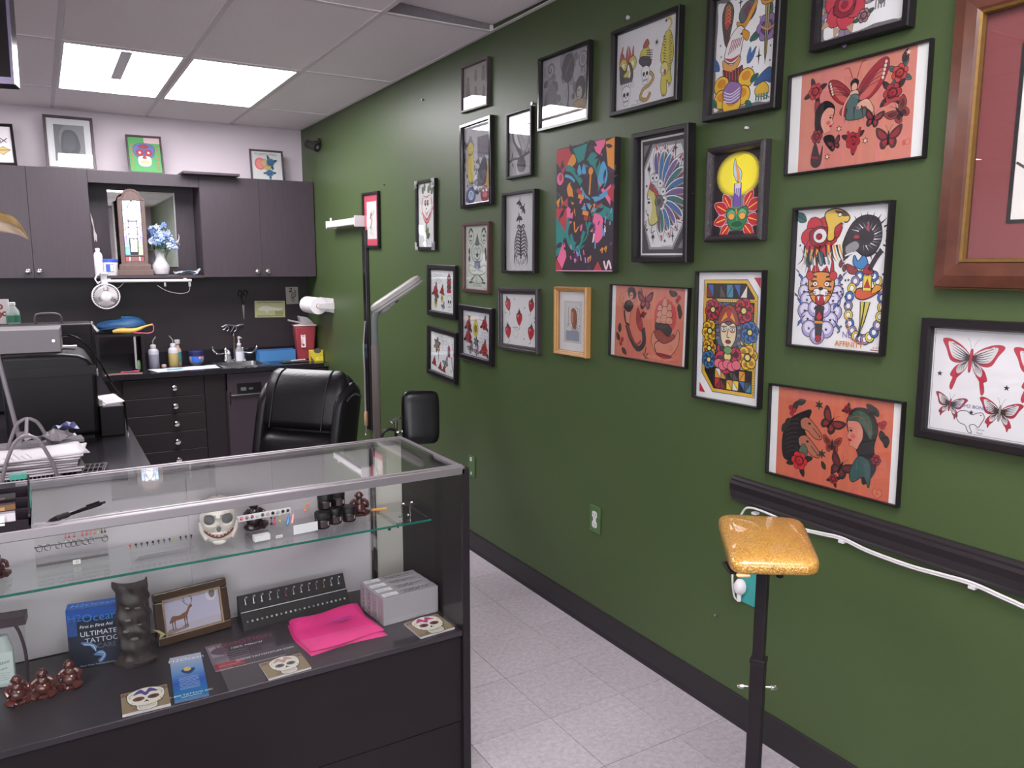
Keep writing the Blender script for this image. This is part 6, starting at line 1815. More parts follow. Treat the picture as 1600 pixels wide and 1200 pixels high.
 # ---- individual drawings
def a_portraits(A):
 c, d=(112,102,106),(132,120,122); W=A.W
 def bust(x,y,s,hat=False):
  A.push(x,y,s)
  A.C([(-7,-14),(-8,-2),(-3,2),(3,2),(8,-2),(7,-14),(0,-17)],d,c,.6); A.E(0,7,4.5,5.6,d,c,.8)
  A.C([(-5,8),(-4,14),(4,14),(5,8),(2,11),(-2,11)],c)
  if hat:A.L([(-8,12),(0,14),(8,15)],1.6,c)
  A.pop()
 bust(W*.18,62,1.0,True); A.C([(W*.12,48),(W*.24,48),(W*.28,20),(W*.1,20)],c)
 bust(W*.5,76,.8); bust(W*.8,76,1.1); bust(W*.5,34,1.0); bust(W*.82,34,.8)
def a_purple(A):
 r=random.Random(5); W=A.W
 for k in range(70):
  x, y=r.uniform(2,W-2), r.uniform(3,78); c=r.choice(((110,96,118),(150,136,156),(84,72,92),(96,80,110),(60,52,62)))
  A.push(x,y,r.uniform(.5,1.3),r.uniform(0,360)); A.C([(0,0),(4,2),(7,0),(3,-2)],c,BK,.3,3); A.pop()
 A.R(W*.5,58,W*.98,84,(128,112,132));
 for k in range(8):A.L([(W*.52+k*W*.058,84),(W*.53+k*W*.056,70),(W*.52+k*W*.058,58)],.8,(96,84,104))
 A.C([(W*.15,30),(W*.13,58),(W*.18,66),(W*.3,66),(W*.36,56),(W*.33,30)],(214,186,80),BK,.7)
 A.E(W*.24,72,W*.11,9,(220,196,96),BK,.7); A.C([(W*.15,78),(W*.24,88),(W*.33,78),(W*.24,81)],(140,130,150),BK,.5)
 A.L([(W*.12,60),(W*.04,52),(W*.06,46)],2,(214,186,80)); A.L([(W*.36,58),(W*.42,52)],2,(214,186,80)); A.L([(W*.18,66),(W*.24,64),(W*.3,66)],1.5,(150,80,50))
 A.C([(W*.56,22),(W*.5,34),(W*.62,50),(W*.78,56),(W*.84,44),(W*.78,24)],(74,62,80),BK,.6)
 A.C([(W*.8,22),(W*.9,50),(W*.97,44),(W*.95,22)],(216,160,70),BK,.5)
 A.E(W*.24,11,W*.17,10,(72,96,160),BK,1); A.E(W*.24,11,W*.11,6.5,(190,200,226),BK,.8); A.L([(W*.2,6),(W*.24,15),(W*.3,8)],1.2,(50,70,130))
 A.E(W*.76,10,W*.15,9.5,(170,48,66),BK,1); A.E(W*.76,9,W*.09,4,(214,120,130),BK,.6); A.E(W*.7,14,2,1.6,WHT,BK,.5); A.E(W*.82,14,2,1.6,WHT,BK,.5)
 for x_ in(.58,.94):A.C([(W*x_,12),(W*x_-3,18),(W*x_+3,18)],(60,44,50))
 for k in range(12):A.L([(r.uniform(4,W-4),r.uniform(20,30)),(r.uniform(4,W-4),r.uniform(22,34))],.5)
def a_raven(A):
 W=A.W; g=(96,90,96)
 A.P([(W*.55,40),(W*.98,30),(W,74),(W*.6,82)],(206,200,206)); A.P([(W*.3,78),(W*.62,36),(W*.94,70),(W,60),(W*.66,26),(W*.5,30)],(150,144,150))
 A.P([(W*.52,68),(W*.7,34),(W*.88,60),(W*.68,54)],(188,182,188),BK,.4)
 A.C([(W*.14,72),(W*.26,88),(W*.46,84),(W*.4,76),(W*.28,72),(W*.3,58),(W*.5,40),(W*.54,30),(W*.46,32),(W*.3,46),(W*.16,58)],g,BK,.6)
 A.C([(W*.2,72),(W*.3,76),(W*.36,62),(W*.5,44),(W*.4,46),(W*.24,58)],(236,232,238))
 A.C([(W*.46,84),(W*.62,80),(W*.66,74),(W*.52,76)],(130,124,130),BK,.4)
 for k in range(9):A.L([(W*(.4+.05*k),78-k%3*3),(W*(.44+.05*k),66-k%4*3)],.6,(170,166,170))
 A.L([(0,24),(W*.2,28),(W*.45,27),(W*.7,31),(W,36)],4,(78,72,78));
 for x, y, a in((.1,28,60),(.16,30,100),(.8,34,50),(.9,36,70),(.12,22,300),(.72,30,80)):A.push(W*x,y,1,a); A.C([(0,0),(5,1.6),(10,0),(5,-1.6)],(84,78,84),None,n=3); A.pop()
 A.C([(W*.42,28),(W*.62,28),(W*.72,16),(W*.66,6),(W*.44,6),(W*.36,16)],(70,64,70),BK,.5)
 for k in range(6):A.L([(W*(.42+.045*k),20),(W*(.42+.045*k),5)],.7,(120,114,120))
 A.scrib(W*.45,W*.75,3,1,(90,84,90),.5,4)
def a_zen(A):
 W=A.W; r=random.Random(3)
 for k in range(34):
  x, y=r.uniform(0,W), r.uniform(24,98); g=r.randint(96,170)
  A.push(x,y,r.uniform(.8,1.9),r.uniform(0,360)); A.C([(0,0),(6,5),(11,0),(6,-4)],(g,g-6,g),(92,86,94),.4,3); A.pop()
 A.C([(6,16),(8,46),(24,62),(36,56),(40,34),(34,14)],(132,126,134),(90,84,92),.5)
 for k in range(26):A.L([(8+(k*7)%28,18+(k*11)%38),(13+(k*7)%28,21+(k*11)%38)],.7,(100,94,102))
 A.L([(20,70),(28,74),(32,84),(26,92),(18,90),(16,82),(22,80),(24,86)],2.4,(96,90,98))
 A.E(W*.56,78,15,20,(84,76,84),(70,62,70),.8); A.L([(W*.56,58),(W*.58,40),(W*.56,24)],3,(92,84,92))
 for k in range(16):A.L([(W*.56-9+(k*5)%18,66+(k*7)%24),(W*.56-6+(k*5)%18,70+(k*7)%24)],.8,(130,120,124))
 A.E(W*.86,84,9,10,(182,174,180),(80,72,80),1.5); A.E(W*.86,84,6,7,(150,142,148))
 for k in range(3):A.L([(W*.86+(k-1)*3,74),(W*.86+(k-1)*5,64)],1.4,(80,72,80))
 A.E(W*.82,44,12,17,(86,76,82),BK,.6); A.E(W*.80,38,7,10,(190,178,176),(70,62,70),.6); A.E(W*.78,42,1.5,1,BK); A.L([(W*.76,34),(W*.8,32)],.8)
 A.C([(W*.68,10),(W*.7,26),(W*.92,28),(W*.96,10)],(170,150,140),(80,70,76),.6)
 for k in range(3):A.L([(W*.7,16+k*4),(W*.82,22+k*2),(W*.94,15+k*4)],1.1,(206,170,120))
 for k in range(22):A.P([(k*W/21,0),(k*W/21+3,0),(k*W/21+1+2*(k%2),6),(k*W/21-2,6)],(60,54,60))
 A.L([(0,6.5),(W,6.5)],.8,(70,64,70))
def a_tiger(A):
 W=A.W; Y=(214,196,84)
 flames(A,W*.05,W*.3,60,22,(200,90,90),5,2)
 for sx in(.11,.27):A.E(W*sx,58,8,9,Y,BK,.8); star(A,W*sx,58,5,6,WHT)
 A.C([(W*.06,58),(W*.07,36),(W*.14,30),(W*.25,32),(W*.28,46),(W*.22,60),(W*.14,50)],(92,84,90),BK,.8)
 A.C([(W*.2,58),(W*.24,46),(W*.22,40),(W*.18,48)],WHT); A.C([(W*.12,44),(W*.2,42),(W*.22,50),(W*.16,48)],(210,190,90))
 for k in range(7):A.P([(W*.08+k*4,34),(W*.08+k*4+3.4,34),(W*.08+k*4+3,27),(W*.08+k*4+.5,27)],WHT,BK,.4)
 skull(A,W*.17,18,12,WHT);
 A.C([(W*.4,66),(W*.5,74),(W*.56,62),(W*.52,52),(W*.42,54)],Y,BK,.8)
 A.C([(W*.44,74),(W*.5,82),(W*.54,76),(W*.5,72)],(176,84,70),BK,.6)
 for k in range(5):A.L([(W*.5,68-k*2.5),(W*.6,66-k*3)],1.2,(84,76,90))
 A.C([(W*.38,56),(W*.42,62),(W*.55,58),(W*.58,50),(W*.5,46)],(74,68,84),BK,.6)
 skull(A,W*.49,38,11,WHT)
 A.L([(W*.56,40),(W*.62,32),(W*.56,24),(W*.46,20),(W*.42,10),(W*.52,6),(W*.58,14)],5,(168,96,70)); A.L([(W*.56,40),(W*.62,32),(W*.56,24),(W*.46,20),(W*.42,10),(W*.52,6),(W*.58,14)],2,(196,180,90))
 star(A,W*.66,74,5,8,BK,.3);
 TG=[(W*.8,82),(W*.76,70),(W*.73,52),(W*.77,40),(W*.74,20),(W*.77,6),(W*.83,8),(W*.83,24),(W*.87,18),(W*.9,22),(W*.88,36),(W*.92,52),(W*.9,72),(W*.86,82)]
 A.C(TG,Y,BK,.9)
 A.L([(W*.82,82),(W*.88,90),(W*.86,97),(W*.81,97)],3.2,Y); A.L([(W*.81,97),(W*.79,95)],3)
 for k in range(13):
  y=78-k*3.4
  A.L([(W*.765+(k%3),y),(W*.82,y-2)],1.5,(70,60,50),True); A.L([(W*.895-(k%3),y-1),(W*.84,y-3)],1.5,(70,60,50),True)
 A.E(W*.79,38,7,8,(226,214,140),BK,.7); A.E(W*.77,36,3,2.6,WHT,BK,.4); A.E(W*.8,34,2,3,(180,60,60),BK,.4)
 for x in(.765,.79,.815):A.L([(W*x,8),(W*x,3)],.8)
 for x in(.865,.885):A.L([(W*x,19),(W*x,14)],.8)
 A.scrib(W*.26,W*.48,3.5,1.2,(90,84,90),.5,3); A.scrib(W*.32,W*.44,7,1.5,(90,84,90),.5,5)
def a_eagle(A):
 W=A.W
 wavy_edge(A,3,(242,236,240),9,1)
 A.C([(W*.2,96),(W*.12,88),(W*.13,74),(W*.2,58),(W*.27,74),(W*.29,88)],(92,90,84),BK,.7); A.C([(W*.2,92),(W*.15,86),(W*.16,76),(W*.2,72),(W*.25,77),(W*.26,86)],(190,70,80),BK,.5)
 for k in range(5):A.L([(W*.16,78+k*3),(W*.21,80+k*3.2),(W*.25,77+k*3)],.7,(236,170,90))
 A.P([(W*.175,70),(W*.225,70),(W*.2,55)],(120,70,76),BK,.5)
 A.E(W*.52,82,10,8,(96,104,110),BK,.8,30); A.P([(W*.44,84),(W*.54,90),(W*.6,80),(W*.54,76)],(120,66,76)); A.P([(W*.52,80),(W*.6,86),(W*.6,78)],(90,140,200)); A.C([(W*.36,76),(W*.48,74),(W*.62,88),(W*.66,86),(W*.5,70),(W*.38,72)],GOLD_,BK,.5)
 A.C([(W*.18,48),(W*.26,64),(W*.4,72),(W*.5,66),(W*.46,58),(W*.42,46),(W*.3,42)],(236,226,230),BK,.7)
 for k in range(6):A.L([(W*(.24+k*.035),50+k),(W*(.3+k*.03),62)],1,(170,80,90))
 A.C([(W*.46,68),(W*.56,64),(W*.54,58),(W*.47,62)],GOLD_,BK,.5); A.E(W*.44,65,1.2,1,BK)
 A.C([(W*.16,46),(W*.3,40),(W*.44,46),(W*.4,38),(W*.28,34),(W*.18,38)],(226,160,90),BK,.6); A.C([(W*.18,48),(W*.3,43),(W*.44,48),(W*.3,46)],(190,70,80))
 A.P([(W*.16,38),(W*.3,34),(W*.48,38),(W*.52,24),(W*.36,18),(W*.18,24)],(70,58,62),BK,.5)
 for k in range(7):A.L([(W*(.17+k*.05),36),(W*(.2+k*.045),24)],1.4,(196,66,70))
 for sx, ro in((.1,120),(.58,60),(.1,150),(.56,80)):A.push(W*sx,38,1,ro); A.C([(0,0),(6,2),(14,0),(6,-2)],(70,110,170),BK,.4,3); A.pop()
 for x, y, r_ in((.15,24,9),(.55,26,9),(.16,12,9),(.5,12,9),(.33,7,11)):A.E(W*x,y,r_,r_*.9,(240,190,60),BK,.8); A.E(W*x,y+2,r_*.6,r_*.45,(220,140,40))
 A.C([(W*.18,18),(W*.3,26),(W*.48,20),(W*.44,8),(W*.26,8)],(150,110,170),BK,.6)
 for k in range(4):A.L([(W*.2,18-k*2.6),(W*.32,15-k*2.4),(W*.46,19-k*2.6)],1,(226,220,240))
 for x, y, ro in((.08,6,130),(.62,22,30),(.56,6,-40)):leaf(A,W*x,y,10,ro,(50,116,110))
 rose(A,W*.83,64,11,(150,116,176),(96,70,130),3,(60,110,100))
 A.P([(W*.8,84),(W*.86,84),(W*.845,44),(W*.83,34),(W*.815,44)],(176,160,110),BK,.6); A.L([(W*.83,82),(W*.83,38)],.8)
 A.C([(W*.72,90),(W*.78,86),(W*.88,86),(W*.95,92),(W*.9,84),(W*.76,84)],GOLD_,BK,.6); A.R(W*.8,88,W*.86,98,(110,60,80),BK,.5); A.L([(W*.74,66),(W*.84,62),(W*.94,64)],1.6,GOLD_)
 A.C([(W*.7,14),(W*.8,20),(W*.9,14),(W*.88,8),(W*.74,8)],(230,180,60),BK,.6); A.C([(W*.68,18),(W*.78,26),(W*.92,30),(W*.94,18),(W*.84,20)],(60,96,150),BK,.6);
 for k in range(5):A.L([(W*.72+k*3,10),(W*.72+k*3,4)],1.6,(60,120,130))
 spark(A,W*.4,92,7); spark(A,W*.66,95,6); spark(A,W*.73,42,8)
 for x, y in((.32,96),(.48,94),(.56,92),(.72,74),(.94,78),(.6,56),(.68,50),(.9,48),(.1,60),(.12,50),(.64,34),(.9,36)):star(A,W*x,y,1.3)
 A.scrib(W*.84,W*.94,6,1.5,BK,.5,4)
def a_zombie(A):
 W=A.W
 wavy_edge(A,3,(242,236,240),9,4)
 rose(A,W*.28,24,18,(206,66,84),(150,40,60),4,(150,130,160),seed=2)
 A.L([(W*.12,44),(W*.2,52),(W*.36,50),(W*.4,36),(W*.26,30),(W*.2,38)],5,(70,116,130)); A.L([(W*.12,44),(W*.2,52),(W*.36,50),(W*.4,36)],2,(226,180,70))
 A.E(W*.2,44,7,6,(220,90,60),BK,.6); A.E(W*.36,42,6,6,(120,90,150),BK,.6)
 for k in range(10):A.P([(W*.28+19*math.cos(R(k*36+10)),24+17*math.sin(R(k*36+10))),(W*.28+27*math.cos(R(k*36)),24+24*math.sin(R(k*36))),(W*.28+19*math.cos(R(k*36-10)),24+17*math.sin(R(k*36-10)))],(196,160,130),BK,.4)
 A.C([(W*.62,80),(W*.66,52),(W*.64,30),(W*.7,18),(W*.74,20),(W*.76,36),(W*.84,56),(W*.8,80)],(110,104,112),BK,.7)
 for k in range(4):A.L([(W*.655+k*2.4,22),(W*.65+k*2.4,14)],1.2,(130,124,130))
 A.L([(W*.56,48),(W*.6,40),(W*.58,34)],1.4,(60,50,56)); A.C([(W*.88,60),(W*.86,30),(W*.92,28),(W*.93,60)],(226,190,90),BK,.5)
 rose(A,W*.52,12,5,(170,120,130),(120,80,90),2)
 for x, y in((.5,36),(.6,22),(.8,26),(.9,18),(.44,60),(.54,66)):star(A,W*x,y,1.4)
 skull(A,W*.3,72,15); A.T('FLASH',W*.6,86,9,DRED)
PKC=(210,128,116)
def pinkbg(A,top,bot,m):
 W=A.W
 A.R(m,0,W-m,100,top)
 r=random.Random(6)
 for k in range(10):
  y=k*10; f_=k/9
 for k in range(16):
  x=m+(W-2*m)*r.random(); c=tuple(int(v+r.randint(-5,6))for v in top)
  w_=r.uniform(3,9); x1=min(W-m,x+w_)
  A.R(x,0,x1,100,c)
KR, DK, TE=(158,46,58),(66,48,52),(84,104,104)
def a_fairy(A):
 W=A.W; pinkbg(A,PKC,PKC,13)
 rose(A,W*.2,80,8,(190,60,66),(140,40,50),4,DK)
 A.push(W*.5,66,1.2)
 for fx, k in((-1,.86),(1,1.1)):
  A.push(0,0,k,0 if fx<0 else 6,fx)
  A.C([(2,0),(8,10),(20,19),(28,20),(29,14),(24,4),(14,-4),(4,-6)],KR,BK,.6); A.C([(4,-2),(12,4),(22,14),(24,10),(16,0),(8,-4)],(196,96,90))
  for q in range(4):A.L([(3,-1),(12,4+q*2),(22+q,6+q*3)],.6,DK)
  for q in range(5):A.E(24+q*.8,7+q*2.6,1.1,1.3,(226,200,190),DK,.5,n=8)
  A.C([(2,-4),(10,-6),(15,-12),(10,-16),(4,-12)],(170,60,64),BK,.5)
  A.pop()
 A.C([(-3,6),(-4,12),(0,15),(4,12),(3,6),(5,2),(-5,2)],BK); A.E(0,8,2.6,3.2,(222,168,150),BK,.4)
 A.C([(-4,3),(-2,5),(2,5),(4,3),(4,-6),(-4,-6)],(222,168,150),BK,.5); A.C([(-4,1),(4,1),(5,-8),(14,-13),(8,-18),(-6,-17),(-7,-9)],TE,BK,.6)
 A.C([(4,-6),(13,-4),(19,-13),(16,-15),(11,-9),(4,-11)],(222,168,150),BK,.5)
 for q in range(5):A.L([(-6+q*3.4,-8),(-8+q*4.6,-21)],1.8,TE if q%2 else DK,True)
 A.L([(-4,2),(-9,-6),(-10,-14)],1.5,(222,168,150)); A.L([(-2,15),(-6,24),(-10,24)],.9,KR); A.L([(2,15),(6,26),(10,27)],.9,KR)
 A.pop()
 rose(A,W*.81,79,8,(196,70,70),(140,44,52),4,TE,seed=1); rose(A,W*.77,62,9,(170,50,60),(120,36,46),4,DK,seed=3); A.L([(W*.72,52),(W*.8,56),(W*.86,52)],3,(176,60,66)); leaf(A,W*.83,88,12,70,DK); star(A,W*.86,96,3,5,(226,196,180))
 A.push(W*.28,44,1); A.C([(-10,10),(-12,24),(-6,24),(-4,12)],(150,60,66),BK,.5); A.pop()
 lady(A,W*.29,48,21,BK,(222,150,136),-1); rose(A,W*.23,34,6.5,KR,(120,36,46),0); A.C([(W*.28,30),(W*.36,16),(W*.37,30),(W*.32,34)],BK)
 bfly(A,W*.37,24,7,20,DK,(150,50,56)); rose(A,W*.51,24,8,(176,44,52),(120,34,44),3,DK,seed=2); A.L([(W*.47,34),(W*.52,12),(W*.56,36)],3,KR)
 bfly(A,W*.65,42,9,-15,DK,KR); bfly(A,W*.82,44,11,40,(150,60,60),DK); bfly(A,W*.76,22,12,0,(92,52,54),KR)
 for x, y in((.4,38),(.6,22),(.32,12)):star(A,W*x,y,4,6,DK); A.E(W*x,y,1.6,1.6,(226,196,180))
 A.C([(W*.19,10),(W*.22,28),(W*.26,14),(W*.28,24),(W*.27,6),(W*.22,3)],DK,BK,.4); A.L([(W*.19,14),(W*.25,12)],2,KR)
 A.R(W*.855,12,W*.875,17,(186,86,80)); A.E(W*.89,15,2.4,2.4,PKC,(180,70,70),.5)
def a_horses(A):
 W=A.W; c=(202,104,82); pinkbg(A,c,c,9.5)
 A.C([(W*.13,20),(W*.11,44),(W*.16,64),(W*.28,76),(W*.34,78),(W*.3,62),(W*.28,44),(W*.26,24)],(40,32,36),BK,.6)
 for k in range(8):A.L([(W*.14,26+k*5),(W*.18,30+k*5),(W*.24,32+k*5)],1,(70,58,60))
 H=(172,104,84)
 for dx, dy in((0,0),(-.01,-20)):
  A.C([(W*(.26+dx),66+dy),(W*(.31+dx),70+dy),(W*(.37+dx),64+dy),(W*(.43+dx),54+dy),(W*(.42+dx),49+dy),(W*(.37+dx),50+dy),(W*(.32+dx),56+dy),(W*(.27+dx),58+dy)],H,BK,.8)
  A.E(W*(.33+dx),64+dy,1.8,1.3,BK); A.L([(W*(.36+dx),60+dy),(W*(.41+dx),53+dy)],.8); A.E(W*(.415+dx),52+dy,.9,1,BK); A.P([(W*(.29+dx),70+dy),(W*(.3+dx),77+dy),(W*(.325+dx),70+dy)],BK)
 A.C([(W*.28,40),(W*.32,36),(W*.31,24),(W*.24,24)],(90,100,86),BK,.5)
 rose(A,W*.26,21,10,(196,46,50),(150,32,42),4,(48,50,46))
 for x, y, ro in((.19,76,60),(.16,66,250),(.14,60,240),(.22,84,20)):leaf(A,W*x,y,12,ro,(60,58,52))
 for x, y in((.18,72),(.2,76),(.17,78)):A.E(W*x,y,2.6,2.6,KR,BK,.4)
 bfly(A,W*.5,70,13,-35,DK,(140,46,46)); bfly(A,W*.515,47,10,0,(150,60,50),DK); bfly(A,W*.59,25,13,-25,DK,(110,44,48))
 for x, y in((.4,86),(.44,34)):star(A,W*x,y,6,6,(52,58,48))
 A.C([(W*.63,74),(W*.67,88),(W*.78,88),(W*.84,72),(W*.82,52),(W*.84,30),(W*.76,12),(W*.74,30),(W*.7,46)],(48,40,42),BK,.6)
 lady(A,W*.7,62,25,(44,36,40),(206,128,110),1,0,(66,88,74))
 A.C([(W*.72,40),(W*.66,22),(W*.68,12),(W*.76,20),(W*.8,10),(W*.8,34)],(60,86,86),BK,.6); rose(A,W*.84,40,5,KR,DRED,0)
 for x, y, ro in((.84,84,130),(.86,70,290),(.9,66,270),(.82,88,150)):leaf(A,W*x,y,12,ro,(58,56,50))
 for x, y in((.87,74),(.88,78),(.855,76)):A.E(W*x,y,2.4,2.4,KR,BK,.4)
 rose(A,W*.54,10,5,KR,DRED,4,(56,54,48)); leaf(A,W*.47,18,9,120,(56,54,48)); rose(A,W*.62,86,4,KR,DRED,3,(56,54,48))
 A.C([(W*.84,11),(W*.83,6),(W*.86,2),(W*.89,6),(W*.88,11),(W*.86,9)],(206,116,92),(176,70,60),.7); A.T('ES',W*.86,5,3.4,(150,50,50))
def a_mermaid(A):
 W=A.W; c=(206,118,98); pinkbg(A,c,c,8)
 S=(210,136,116)
 A.E(W*.72,62,22,24,(196,70,74))
 A.C([(W*.2,92),(W*.16,78),(W*.18,56),(W*.24,40),(W*.26,56),(W*.28,74),(W*.34,86),(W*.28,90)],S,BK,.7); A.L([(W*.2,90),(W*.14,84),(W*.18,74)],2.5,S); A.L([(W*.32,90),(W*.38,80),(W*.3,68)],2.5,S)
 A.C([(W*.22,96),(W*.3,98),(W*.34,88),(W*.3,82),(W*.24,84)],BK); A.E(W*.27,87,4,5,S,BK,.5); A.L([(W*.25,87),(W*.29,87)],.8); A.C([(W*.17,70),(W*.24,64),(W*.3,72),(W*.26,80),(W*.2,78)],DK,BK,.5)
 A.L([(W*.22,46),(W*.28,28),(W*.38,14),(W*.46,24),(W*.44,44)],8,(66,62,66)); A.L([(W*.22,48),(W*.27,32),(W*.36,20),(W*.42,26)],3,(150,60,62))
 A.C([(W*.44,44),(W*.4,62),(W*.36,70),(W*.35,52),(W*.4,40)],(160,60,62),BK,.6); A.L([(W*.18,66),(W*.2,50),(W*.25,46)],3,DK)
 bfly(A,W*.46,82,14,0,DK,(160,60,60)); A.L([(W*.38,96),(W*.42,90),(W*.4,98)],1.4,DK); rose(A,W*.44,62,4,KR,DRED,2,DK)
 A.C([(W*.6,46),(W*.62,56),(W*.7,54),(W*.8,48),(W*.78,38),(W*.66,38)],(70,56,58),BK,.7)
 for x, h_ in((.65,26),(.71,36),(.77,28)):
  A.L([(W*x,50),(W*x,52+h_)],1)
  for q in range(3):A.C([(W*x-6+q,54+q*h_/3.2),(W*x+6-q,54+q*h_/3.2),(W*x+5-q,52+(q+1)*h_/3.2),(W*x-4+q,52+(q+1)*h_/3.2)],(206,140,120),BK,.6)
 A.C([(W*.58,40),(W*.66,44),(W*.76,36),(W*.84,40),(W*.82,28),(W*.62,28)],(150,76,70),BK,.6)
 A.C([(W*.56,26),(W*.58,40),(W*.62,32),(W*.72,26),(W*.84,34),(W*.88,46),(W*.9,40),(W*.88,24),(W*.78,10),(W*.64,12)],S,BK,.8); A.L([(W*.62,14),(W*.6,24),(W*.66,30)],1.2); A.E(W*.8,22,3,3,S,(180,70,70),.6)
 A.C([(W*.62,12),(W*.72,6),(W*.82,10),(W*.74,12)],KR,BK,.5)
 for x, y, ro in((.83,90,150),(.88,80,280),(.86,92,170),(.9,74,270),(.12,22,120),(.16,12,320),(.12,34,90)):leaf(A,W*x,y,13,ro,(84,60,54))
 for x, y in((.86,84),(.88,88),(.14,18),(.16,24)):A.E(W*x,y,3,3,KR,BK,.4)
 A.L([(W*.49,18),(W*.48,4),(W*.53,4)],1.6,DK); A.L([(W*.45,10),(W*.48,4),(W*.52,10)],1.6,DK)
 A.P([(W*.82,4),(W*.9,4),(W*.86,15)],c,(186,70,66),.7); A.T('X',W*.86,6,4,(180,60,60))
def a_canvas(A):
 W=A.W; K=(54,44,54); T_, O_, P_, B_, Rr=(40,130,126),(216,140,58),(226,106,150),(84,156,196),(176,56,66)
 A.R(0,0,W,100,K)
 r=random.Random(8)
 for k in range(40):A.E(r.uniform(0,W),r.uniform(0,100),r.uniform(1,6),r.uniform(1,5),r.choice(((64,52,66),(46,38,46),(72,50,84))),rot=r.uniform(0,90),n=8)
 A.P([(0,100),(W*.22,100),(W*.3,92),(W*.12,80),(0,90)],Rr); A.P([(W*.3,98),(W*.56,100),(W*.5,88),(W*.4,86)],T_); A.P([(W*.64,100),(W*.86,100),(W*.8,88),(W*.7,92)],P_); A.P([(W*.86,98),(W,100),(W,76),(W*.9,80)],O_)
 A.C([(W*.2,86),(W*.3,94),(W*.36,88),(W*.28,84)],O_)
 A.C([(W*.52,82),(W*.62,92),(W*.74,88),(W*.8,76),(W*.76,62),(W*.72,74),(W*.64,82)],T_)
 A.L([(W*.18,84),(W*.28,82),(W*.38,76),(W*.46,70)],5,T_); A.L([(W*.16,78),(W*.26,76),(W*.34,72)],2.4,B_)
 for x, y in((.42,80),(.5,80)):A.C([(W*x,y+5),(W*x-3,y-2),(W*x+3,y-3)],B_)
 A.E(W*.07,76,5,5,P_); A.E(W*.08,77,2.5,3,Rr)
 A.C([(W*.2,68),(W*.26,72),(W*.3,66),(W*.34,52),(W*.36,44),(W*.3,54),(W*.22,62)],O_); A.L([(W*.62,78),(W*.61,68),(W*.6,60)],2,O_); A.E(W*.62,78,3,3,O_)
 A.C([(W*.82,84),(W*.74,70),(W*.84,64),(W*.9,74)],B_); A.P([(W*.74,70),(W*.86,62),(W*.96,66),(W*.95,50),(W*.8,62)],P_); A.P([(W*.88,60),(W,52),(W,66)],Rr)
 A.L([(W*.44,66),(W*.54,58),(W*.66,56),(W*.78,57),(W*.9,60)],4,B_); A.L([(W*.54,58),(W*.62,50),(W*.76,46)],3.6,B_)
 for k in range(8):
  c=(Rr,O_,P_,B_,O_,Rr,T_,O_)[k]; A.push(W*.42+k*2.2,62-k*4.4,1,-20+k*2); A.P([(-4,0),(4,0),(4,3.4),(-4,3.4)],c); A.pop()
 A.P([(W*.64,44),(W*.8,52),(W,46),(W,38),(W*.8,42)],T_); A.L([(W*.6,50),(W*.7,52),(W*.64,46)],1.4,O_); A.L([(W*.72,50),(W*.82,52)],1.4,Rr)
 A.P([(0,58),(W*.1,62),(W*.14,54),(W*.04,50)],O_); A.P([(0,66),(W*.1,60),(W*.04,64)],B_)
 A.P([(0,52),(W*.22,60),(W*.2,30),(0,46)],Rr); A.P([(W*.2,54),(W*.32,48),(W*.3,40),(W*.2,36)],P_); A.P([(0,46),(W*.2,30),(W*.12,18),(0,12)],T_); A.P([(W*.02,10),(W*.16,26),(W*.2,12),(W*.12,2)],P_); A.P([(0,0),(W*.14,0),(0,10)],Rr)
 A.L([(W*.24,44),(W*.22,30),(W*.3,20),(W*.44,20),(W*.56,26),(W*.58,38)],5,T_); A.E(W*.4,32,13,10,K); A.L([(W*.28,30),(W*.34,22),(W*.46,24),(W*.52,32)],4,T_); A.L([(W*.34,40),(W*.36,32),(W*.42,36)],1.6,O_); A.E(W*.46,36,2,4,P_)
 A.C([(W*.68,44),(W*.82,42),(W*.86,30),(W*.74,22),(W*.68,30)],P_)
 for k in range(26):
  x, y=r.uniform(W*.66,W*.98), r.uniform(20,50); A.L([(x,y),(x+r.uniform(-2,2),y-r.uniform(2,8))],1.6,r.choice((P_,(226,216,226),(110,60,120),(120,150,190),K)),sm=False)
 for k in range(16):
  x, y=r.uniform(W*.26,W*.6), r.uniform(10,22); A.L([(x,y),(x+1,y-r.uniform(2,5))],1.3,r.choice((P_,(206,150,190),B_)),sm=False)
 for x, y in((.6,10),(.8,16),(.86,17)):A.L([(W*x,y),(W*x+3,y+2),(W*x+2,y-2)],1.4,O_)
 for k in range(46):
  x, y=r.uniform(0,W), r.uniform(6,98); A.push(x,y,r.uniform(.5,1.1),r.uniform(0,360)); A.C([(0,0),(5,2),(10,.6),(14,2),(9,-1.4),(4,-1.8)],K,None,n=3); A.pop()
 A.P([(W*.68,0),(W*.84,0),(W*.76,8)],Rr); A.L([(W*.86,8),(W*.9,2),(W*.94,8),(W*.98,2)],2,(226,200,210)); A.L([(0,.4),(W,.4)],.8,(206,150,180))
